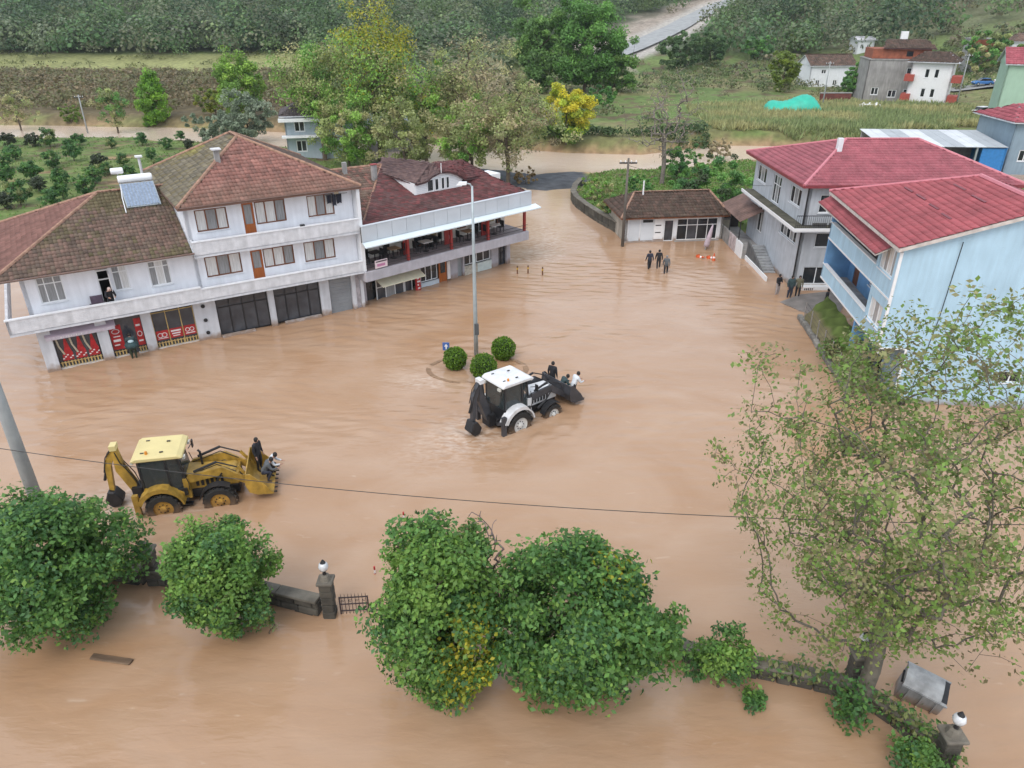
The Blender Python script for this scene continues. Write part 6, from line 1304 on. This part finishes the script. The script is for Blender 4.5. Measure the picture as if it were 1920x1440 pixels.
mtree('broadleaf_tree', 'dark tree on the slope left of the tiny white house', 1420, 112, 70, (5, 4.5), G_DARK, 66, 80, 70, .7, z0=.0)
# ------------------------------------------------------------------ orchard behind the wing
OR_G = 'round orchard trees behind the white building'; rng = np.random.default_rng(5); protos = []; rg = random.Random(8)
spots = [(8, 300, 26), (30, 285, 22), (62, 262, 20), (95, 262, 20), (140, 285, 24), (100, 300, 22), (60, 318, 26), (185, 300, 20), (232, 298, 18), (268, 262, 16), (315, 270, 15), (330, 300, 16), (356, 270, 15), (300, 312, 18), (245, 325, 18), (180, 330, 22), (120, 335, 22), (75, 345, 24), (40, 365, 28), (100, 372, 26), (160, 350, 24), (15, 330, 24), (20, 262, 18), (210, 268, 15), (150, 262, 16), (285, 290, 14), (120, 360, 20), (10, 375, 26), (200, 318, 16), (340, 255, 13)]
for i, (px, py, r_) in enumerate(spots):
    p = onland(px, py + r_ * .7); sc_ = .82 * r_ / 24 * (p[1] / 90)
    if len(protos) < 5:
        o_ = tree('orchard_tree', 'round dark orchard tree on the wet ground behind the white building', p, 2.6, (1.25, 1.25, 1.15), 1.5, 40, 45, .26, [G_DARK + [(.06, .075, .04)], G_DARK, [(.06, .08, .045), (.05, .07, .035)], G_OLV[:2] + G_DARK, G_DARK][len(protos)], 200 + i, .08, .42, group=OR_G); protos.append(o_)
    else: o_ = copy_tree(protos[i % 5]); o_.location = p
    o_.scale = (sc_, sc_, sc_ * rg.uniform(.85, 1.15)); o_.rotation_euler = (0, 0, rg.uniform(0, 6))
# ------------------------------------------------------------------ masses: hazel field, corn, scrub, hill woods
def mass(name, label, P, size, nq, ls, pals, seed, flat=.8, var=.2, upb=.35):
    """many small crowns far away as one mass of leaf clumps"""
    rng = np.random.default_rng(seed); P = np.array(P); n = len(P); size = np.broadcast_to(size, (n,)); k = np.full(n, nq); ci = np.repeat(np.arange(n), k)
    d = rng.normal(size=(len(ci), 3)); d /= np.linalg.norm(d, axis=1, keepdims=True); d[:, 2] = np.abs(d[:, 2]) * 1.25 - .25
    c = P[ci] + d * (size[ci] * rng.uniform(.55, 1.08, len(ci)))[:, None] * np.array([1, 1, flat]) + np.array([0, 0, 1.]) * (size[ci] * flat * .6)[:, None]
    V, Q = leafquads(c, ls * size[ci], rng, upb, d, .8, 2.2); cl = np.array(pals)[rng.integers(0, len(pals), n)] * rng.uniform(1 - var, 1 + var, n)[:, None]
    cl = cl[ci] * rng.uniform(.75, 1.3, len(ci))[:, None]; return tag(npmesh(name, V, Q, LEAF, col=np.repeat(cl, 4, 0)), label, kind='stuff')
rng = np.random.default_rng(11)
def scatter(n, x0, x1, y0, y1, ok, rng):
    x = rng.uniform(x0, x1, n); y = rng.uniform(y0, y1, n); m = ok(x, y); x, y = x[m], y[m]; return np.stack([x, y, hgt(x, y)], -1)
farr = lambda x, y: y - np.interp(x, _rx, _ry)
P = scatter(2600, -180, -36, 140, 226, lambda x, y: (farr(x, y) > 12) & (x < -36 - .25 * (y - 150)), rng); mass('hazel_field', 'brown-green hazelnut plantation beyond the river', P, rng.uniform(1.0, 1.9, len(P)), 30, .34, [(0.195, 0.158, 0.083), (0.15, 0.143, 0.068), (0.173, 0.18, 0.075), (0.225, 0.173, 0.098)], 1, .8)
P = scatter(800, -185, -60, 226, 262, lambda x, y: fbm(x / 8, y / 6, 4, 2) > .60, rng); mass('field_scrub', 'low scrub dotting the pale field strip', P, rng.uniform(.5, 1.1, len(P)), 20, .4, [(.16, .18, .06), (.12, .14, .05)], 2)
hd = lambda x, y: seg_d(x, y, [(p[0], p[1]) for p in HROAD], False)
P = scatter(5200, -330, 300, 250, 640, lambda x, y: (hd(x, y) > 12 + 10 * (y < 420) * (x < 70)) & (rng.uniform(size=x.shape) < np.where(x - .15 * (y - 200) > 125, .4, 1) * np.where(y > 420, .6, 1)) & (np.abs(x) < .78 * y), rng)
mass('hillside_wood', 'dark green wooded hillside filling the background', P, rng.uniform(2.4, 7.2, len(P)) ** 1.0, 120, .17, [(0.074, 0.144, 0.055), (0.096, 0.177, 0.058), (0.063, 0.122, 0.058), (0.117, 0.189, 0.068), (0.128, 0.166, 0.089), (0.159, 0.177, 0.098)], 3, 1.05, .38)
P = scatter(1500, -190, -10, 238, 275, lambda x, y: (fbm(x / 18, y / 18, 8, 2) > .33) & ((x > -60) | (y > 262)), rng); mass('valley_wood', 'belt of mixed green trees behind the pale field', P, rng.uniform(2.4, 6.0, len(P)), 110, .18, [(0.182, 0.22, 0.142), (0.058, 0.1, 0.044), (0.104, 0.194, 0.067), (0.125, 0.216, 0.076), (0.166, 0.226, 0.095), (0.093, 0.15, 0.058), (0.186, 0.216, 0.124)], 4, 1.15, .35)
P = scatter(700, -75, 0, 140, 250, lambda x, y: (farr(x, y) > 14) & (x > -34 - .25 * (y - 150)), rng); mass('river_wood', 'mixed trees on the far bank behind the riverside planes', P, rng.uniform(2.2, 4.2, len(P)), 46, .34, [(0.117, 0.176, 0.069), (0.176, 0.215, 0.098), (0.098, 0.146, 0.058), (0.215, 0.215, 0.117)], 5, 1.2, .2)
P = scatter(2600, 5, 150, 118, 240, lambda x, y: (farr(x, y) > 8) & (fbm(x / 14, y / 9, 19, 3) > .50) & ~((x > 28) & (x < 90) & (y < 158)), rng); mass('meadow_scrub', 'scrub and hedges across the right-hand meadows', P, rng.uniform(.5, 1.9, len(P)), 30, .30, [(0.108, 0.154, 0.054), (0.162, 0.162, 0.082), (0.216, 0.208, 0.108), (0.09, 0.126, 0.054)], 6, .85)
P = scatter(2200, 60, 330, 205, 520, lambda x, y: (x - .15 * (y - 200) > 45) & (fbm(x / 20, y / 14, 23, 3) > .40) & (hd(x, y) > 12), rng); mass('hill_scrub', 'brown and green scrub on the right-hand hillside', P, rng.uniform(1.2, 3.0, len(P)), 34, .34, [(0.206, 0.179, 0.112), (0.169, 0.169, 0.085), (0.112, 0.15, 0.056), (0.244, 0.206, 0.14), (0.085, 0.112, 0.056)], 7, .85)
P = scatter(420, 4, 30, 112, 122, lambda x, y: (farr(x, y) > 7) & (farr(x, y) < 13), rng); mass('bank_hedge', 'dark hedge along the far river bank', P, rng.uniform(.7, 1.2, len(P)), 30, .34, [(0.056, 0.105, 0.035), (0.077, 0.126, 0.042)], 8, .8)
P = scatter(520, -330, 190, 258, 430, lambda x, y: (hd(x, y) > 20) & (np.abs(x) < .78 * y) & (x - .15 * (y - 200) < 110) & ((x < -60) | (y > 275)), rng)
mass('tall_wood', 'taller round-crowned trees standing out of the hillside wood', P, rng.uniform(4.0, 8.0, len(P)), 420, .105, [(0.087, 0.152, 0.054), (0.058, 0.111, 0.045), (0.117, 0.182, 0.063), (0.146, 0.182, 0.081), (0.049, 0.091, 0.04), (0.175, 0.202, 0.116)], 13, 1.2, .3)
# corn field: tufts of upright blades
CF = [(30, 119), (42, 115), (56, 113), (82, 124), (85, 148), (58, 154), (32, 146)]
P = scatter(20000, 28, 88, 111, 157, lambda x, y: (sdist(x, y, CF) + 5 * (fbm(x / 5, y / 4, 3, 2) - .5) > .5), rng); n = len(P); a = rng.uniform(0, math.pi, n * 3); ci = np.repeat(np.arange(n), 3); hh = rng.uniform(.8, 1.7, n)[ci] * rng.uniform(.6, 1, n * 3); lean_ = rng.normal(0, .35, (n * 3, 2)); w_ = .10
dx, dy = np.cos(a) * w_, np.sin(a) * w_; b0 = P[ci]; tp_ = b0 + np.stack([lean_[:, 0], lean_[:, 1], hh], -1); md = b0 * .45 + tp_ * .55; off = np.stack([dx, dy, 0 * dx], -1)
V = np.stack([b0, md + off, tp_, md - off], 1).reshape(-1, 3); fld = sstep(.35, .65, fbm(P[:, 0] / 9, P[:, 1] / 5, 77, 3))[:, None]
cl = (np.array([.42, .40, .19]) * fld + np.array([.26, .32, .14]) * (1 - fld))[ci] * rng.uniform(.7, 1.3, n * 3)[:, None]
tag(npmesh('corn_field', V, np.arange(len(V)).reshape(-1, 4), LEAF, col=np.repeat(cl, 4, 0)), 'yellow-green maize field on the right', kind='stuff')
# grass tufts in the garden and along banks
P = np.concatenate([scatter(16000, 7, 32, 66, 101, lambda x, y: sdist(x, y, LANDR) > .6, rng), scatter(14000, -95, -1, 62, 126, lambda x, y: (hgt(x, y) > .22), rng)]); n = len(P); a = rng.uniform(0, 6.3, n); hh = rng.uniform(.1, .24, n); off = np.stack([np.cos(a) * .12, np.sin(a) * .12, 0 * a], -1); tp_ = P + np.stack([rng.normal(0, .1, n), rng.normal(0, .1, n), hh], -1)
V = np.stack([P - off, P + off, tp_], 1).reshape(-1, 3); tag(npmesh('grass', V, np.arange(len(V)).reshape(-1, 3), LEAF, col=np.repeat(palcol([(.12, .25, .05), (.15, .28, .06), (.2, .25, .08)], n, rng), 3, 0)), 'rough green grass of the gardens and river bank', kind='stuff')
# ------------------------------------------------------------------ houses beyond the river
def house(label, base, rz, w_, d, h, wm, wins, roof='gable', pal=None, rh=1.6, ov=.5, name='village_house', tm=None, side=()):
    t = thing(name, label, 'house', base, rz); hl = [(a, a + b, c, c + e) for a, c, b, e in wins]
    wall(t, (-w_ / 2, -d / 2, -2), 0, w_, h + 2, [(a, b, c + 2, e + 2) for a, b, c, e in hl], wm)
    sl = [(a, a + b, c + 2, c + e + 2) for a, c, b, e in side]
    wall(t, (-w_ / 2, d / 2, -2), R(-90), d, h + 2, sl, wm); wall(t, (w_ / 2, -d / 2, -2), R(90), d, h + 2, [], wm); wall(t, (w_ / 2, d / 2, -2), R(180), w_, h + 2, [], wm)
    for a, c, b, e in wins: window(t, (-w_ / 2 + a, -d / 2, c), 0, b, e, 2 if b > .9 else 1, PVC, [DARKGL, SHOPGL], fw_=.12)
    for a, c, b, e in side: window(t, (-w_ / 2, d / 2 - a, c), R(-90), b, e, 2, PVC, [DARKGL, SHOPGL], fw_=.12)
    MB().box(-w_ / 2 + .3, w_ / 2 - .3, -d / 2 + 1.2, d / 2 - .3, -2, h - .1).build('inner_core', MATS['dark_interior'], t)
    if roof == 'flat': MB().box(-w_ / 2 - .1, w_ / 2 + .1, -d / 2 - .1, d / 2 + .1, h, h + .2).build('roof_slab', CONC, t); return t
    x, y = w_ / 2 + ov, d / 2 + ov; A, B_, Cc, Dd = (-x, -y, h), (x, -y, h), (x, y, h), (-x, y, h); ins = x * .55 if roof == 'hip' else 0
    E1, E2 = (-x + ins, 0, h + rh), (x - ins, 0, h + rh); F = [[A, B_, E2, E1], [Cc, Dd, E1, E2]]
    if roof == 'hip': F += [[Dd, A, E1], [B_, Cc, E2]]
    else:
        for s_ in (-1, 1): MB().prism([(-d / 2, h), (d / 2, h), (0, h + rh * .9)], s_ * w_ / 2 - .1, s_ * w_ / 2 + .1, 'x').build('gable', wm, t)
    under(t, F, WHITE2, .12)
    for k, f in enumerate(F): tiles(t, 'roof_tiles', f, pal or BROWNP, .5, .6, .05, int(abs(base[0])) + k, tm or TILE, .03)
    return t
def g3(px, py, lift=0): p = onland(px, py); return (p[0], p[1], p[2] + lift)
house('white house with brown gable roof near the yellow-green tree', g3(1543, 160), R(4), 10.5, 7, 4.6, WHITE, [(1.6, .2, 1.0, 1.3), (5.8, .2, 1.0, 1.3), (2.6, 2.8, 1.2, 1.0)], 'gable', [tuple(np.array(c) * .8) for c in BROWNP], 2.2)
t = house('tall bare concrete apartment house on the slope', g3(1662, 186), R(-12), 11.5, 9, 7.6, mat('raw_concrete', (.36, .35, .34), .95, .25, .6, stain=.3), [(7.2, 4.6, 2.0, 1.7), (1.4, 1.2, 1.4, 1.4), (4.6, .8, 1.6, 1.4), (7.4, .8, 1.8, 1.6)], 'flat')
MB().box(-5.2, 5.4, -3.6, 3.8, 7.85, 9.6).build('brick_attic', mat('raw_brick', (.28, .09, .05), .9, .3, 1.5), t); MB().box(1.0, 2.2, -3.66, -3.61, 8.3, 9.2).build('attic_opening', DARKGL, t)
under(t, [[(-3.5, -4.2, 9.7), (6.2, -4.2, 9.7), (5, 0, 11.2), (-2.4, 0, 11.2)]], MATS['dark_brown_deck'], .1); tiles(t, 'roof_tiles', [(-3.5, -4.2, 9.75), (6.2, -4.2, 9.75), (5, 0, 11.25), (-2.4, 0, 11.25)], [tuple(np.array(c) * .6) for c in BROWNP], .5, .6, .05, 3)
MB().box(.3, 1.6, .5, 1.2, 11.0, 12.6).build('roof_tank', PVC, t)
p = g3(1735, 196); t = house('white apartment house with red balconies at its two storeys', p, R(-32), 7.0, 7.5, 7.8, PVC, [(2.4, 5.0, .8, 1.6), (4.0, 5.0, .8, 1.6), (2.4, 1.6, .8, 1.6), (4.0, 1.6, .8, 1.6)], 'hip', [tuple(np.array(c) * .55) for c in BROWNP], 1.6, .9)
RB = mat('red_balcony', (.36, .07, .05), .7, .2)
for z in (1.0, 4.4):
    for x in (-4.3, 3.6): MB().box(x, x + 1.6, -5.0, -1.5, z, z + 1.15).build('balcony', RB, t)
MB().box(-4.2, -.6, -3.72, -3.70, -2, .4).build('garage_opening', DARKGL, t)
house('tiny white house high on the slope', g3(1613, 97), R(6), 5.5, 5, 3.4, WHITE, [(1, 1, 1, 1.2), (3.2, 1, 1, 1.2)], 'gable', [lin(200, 200, 205)], 1.0)
t = house('unfinished red brick tower house at the right', g3(1822, 132), R(-8), 5, 5, 7.2, CONC, [(1.8, 3.6, 1.2, 1.4)], 'flat'); MB().box(-2.55, 2.55, -2.58, -2.505, 3.6, 7.1).build('brick_panel', MATS['raw_brick'], t)
house('white house with brown roof at the right edge above the green one', g3(1915, 118), R(-14), 9, 8, 5.0, WHITE, [(1.2, 1.8, 2.2, 1.6)], 'hip', BROWNP, 1.8)
a = onland(1898, 236); t = house('pale green gabled house at the right edge', (a[0] + 4.2, a[1] + 3, a[2]), R(-24), 11, 9, 9.0, mat('pale_green_wall', (.36, .52, .40), .85, .08, .8, stain=.1), [(5.5, 5.8, 1.6, 1.4)], 'gable', PINKR, 2.2)
t = house('blue-grey house with red roof behind the grey house', (66.8, 98.5, 0), R(-4), 9, 9, 6.3, mat('blue_grey_wall', (.26, .35, .42), .85, .1, .8, stain=.15), [(1.3, 1.6, 1.5, 1.4), (5.0, 4.0, 1.5, 1.3)], 'hip', PINKR, 1.6, .7)
t = house('pale blue house half hidden by the riverside trees', (-27.0, 107.5, .3), R(14), 9, 7, 5.6, mat('pale_blue_house', (.42, .50, .55), .85, .1, .8, stain=.15), [(1.2, 3.5, 1.4, 1.4), (4.2, 3.5, 1.2, 1.4), (1.2, .9, 1.4, 1.5), (5.0, .9, 1.6, 1.5)], 'hip', [lin(92, 84, 84), lin(84, 78, 80)], 1.5, .6)
MB().box(-5.2, 0.2, -5.0, -3.55, 4.95, 5.3).build('white_canopy', PVC, t); MB().box(-5.0, 0, -4.9, -3.55, 2.9, 3.1).build('balcony_floor', PVC, t)
t = house('low outbuilding with grey sheet roof behind the riverside trees', (-17.5, 113, .3), R(18), 8, 5, 3.6, CONC, [(1, 1, 1, 1)], 'gable', [lin(170, 178, 184), lin(160, 168, 176)], 1.2, tm=METT)
# sheds behind the grey house
def shed():
    t = thing('market_shed', 'long shed with white striped sheet roof and blue end wall', 'shed', (53.5, 97.5, 0), R(-4)); n = 12
    for i in range(n):
        x0 = -7.5 + 15 * i / n; MB().slab([(x0, -4.5, 3.6), (x0 + 15 / n - .04, -4.5, 3.6), (x0 + 15 / n - .04, 4, 4.4), (x0, 4, 4.4)], .05).build('roof_sheet', [mat('pale_sheet', (.55, .58, .6), .6, .15, .5), mat('grey_sheet', (.36, .39, .41), .6, .15, .5)][(i // 2) % 2], t)
    MB().box(-7.3, 7.3, 3.4, 3.8, -.5, 4.2).build('back_wall', CONC, t); MB().box(4.6, 7.4, -4.3, -4.1, .2, 3.4).box(7.3, 7.5, -4.3, 3.8, -.5, 3.5).build('blue_wall', mat('bright_blue', (.03, .20, .50), .6, .15), t)
    for x in (-7, -3.5, 0, 4): MB().box(x - .1, x + .1, -4.3, -4.1, -.5, 3.5).build('post', GMETAL, t)
shed()
# tarp, sacks, low red wall, cars, poles
def tarp():
    a = g3(1484, 212); t = thing('tarpaulin_heap', 'turquoise tarpaulin draped over a long heap in the meadow', 'tarpaulin', a, R(-8)); n, m = 24, 12; V = []
    for i in range(n + 1):
        for j in range(m + 1):
            u, v = i / n * 2 - 1, j / m * 2 - 1; V.append((u * 5.2, v * 2.6, 3.0 * max(0, (1 - v * v)) ** .6 * (1 - u ** 6) * (.85 + .2 * math.sin(u * 4)) + .1 * math.sin(i * 1.9 + j * 2.3)))
    npmesh('tarp', V, [(i * (m + 1) + j, (i + 1) * (m + 1) + j, (i + 1) * (m + 1) + j + 1, i * (m + 1) + j + 1) for i in range(n) for j in range(m)], mat('turquoise_tarp', (.02, .42, .30), .5, .15, 1, .3, 4), t, smooth=True)
    for i in range(8): MB().tube([(-3.5 + i, -2.3, -.2), (-3.5 + i, -1.9, 1.0)], .07, 5).build('prop', mat('pale_wood', (.4, .28, .18), .8, .2), t)
tarp()
for px, wh in ((1617, 'left'), (1628, 'middle'), (1641, 'right')):
    a = g3(px, 206); t = thing('white_sack', 'white sack lying at the edge of the maize, ' + wh + ' of three', 'sack', a, px, 'white sacks by the maize'); MB().lathe([(.05, 0), (.8, .15), (1.0, .5), (.7, .95), (.1, 1.1)], 10).build('sack', PVC, t, smooth=True); MB().lathe([(.15, 1.05), (.08, 1.15), (.2, 1.3)], 8).build('tied_neck', PVC, t)
a, b = g3(1535, 196), g3(1592, 196); t = thing('brick_wall', 'low dark red brick wall below the white village house', 'wall', a, math.atan2(b[1] - a[1], b[0] - a[0])); L_ = math.hypot(b[0] - a[0], b[1] - a[1])
MB().box(0, L_, -.2, .2, -1, 2.0).build('brickwork', mat('dark_red_brick', (.16, .05, .04), .9, .3, 1), t); MB().box(-.1, L_ + .1, -.28, .28, 2.0, 2.15).build('coping', CONC, t)
def car(label, base, rz, m):
    t = thing('parked_car', label, 'car', base, rz, 'cars parked on the village lane')
    MB().prism([(-2.1, .35), (2.1, .35), (2.15, .75), (1.3, .95), (-1.9, .98), (-2.15, .8)], -.85, .85, 'y').build('body', m, t, bevel=.08); MB().prism([(-1.7, .95), (1.1, .95), (.45, 1.45), (-1.3, 1.45)], -.72, .72, 'y').build('cabin', DARKGL, t, bevel=.05); MB().box(-1.25, .42, -.7, .7, 1.44, 1.5).build('roof', m, t)
    for x in (-1.3, 1.3):
        for y in (-.8, .8): o = MB().lathe([(.33, -.1), (.33, .1)], 16, (0, 0, 0), 'y').build('wheel', BLACK, t, (x, y, .33)); MB().lathe([(.2, -.11), (.2, .11)], 10, (0, 0, 0), 'y').build('rim', GMETAL, o)
    for y in (-.6, .6): MB().cbox((2.12, y, .68), (.06, .28, .14)).build('headlight', PVC, t); MB().cbox((-2.12, y, .75), (.06, .25, .14)).build('tail_lamp', SIGNR, t)
car('blue car parked on the village lane', g3(1840, 164, .4), R(176), mat('car_blue', (.04, .16, .42), .35, .1, coat=.5)); car('white car parked at the right end of the village lane', g3(1882, 162, .4), R(4), PVC); car('white car half hidden by bushes below the pale green house', g3(1843, 218, .1), R(20), PVC)
for px, py, h, wh in ((1793, 196, 9, 'by the white apartment house'), (1541, 203, 8, 'beside the turquoise tarpaulin'), (1665, 180, 8, 'in front of the concrete house'), (165, 250, 6, 'on the left river bank')): upole('thin grey utility pole ' + wh, g3(px, py), h, .14, False)

# ------------------------------------------------------------------ damp air over the valley
hz_o = MB().box(-460, 460, -40, 1150, -2.0, 190).build('haze', MATS['white_pvc'])
hm = bpy.data.materials.new('valley_haze'); hm.use_nodes = True; hn = hm.node_tree; hn.nodes.remove(hn.nodes['Principled BSDF'])
pv = hn.nodes.new('ShaderNodeVolumePrincipled'); pv.inputs['Color'].default_value = (.86, .91, .97, 1); pv.inputs['Density'].default_value = 0.00013; pv.inputs['Anisotropy'].default_value = 0.0
hn.links.new(pv.outputs[0], hn.nodes['Material Output'].inputs['Volume']); hz_o.data.materials.clear(); hz_o.data.materials.append(hm)
tag(hz_o, 'thin pale haze over the valley', kind='stuff')
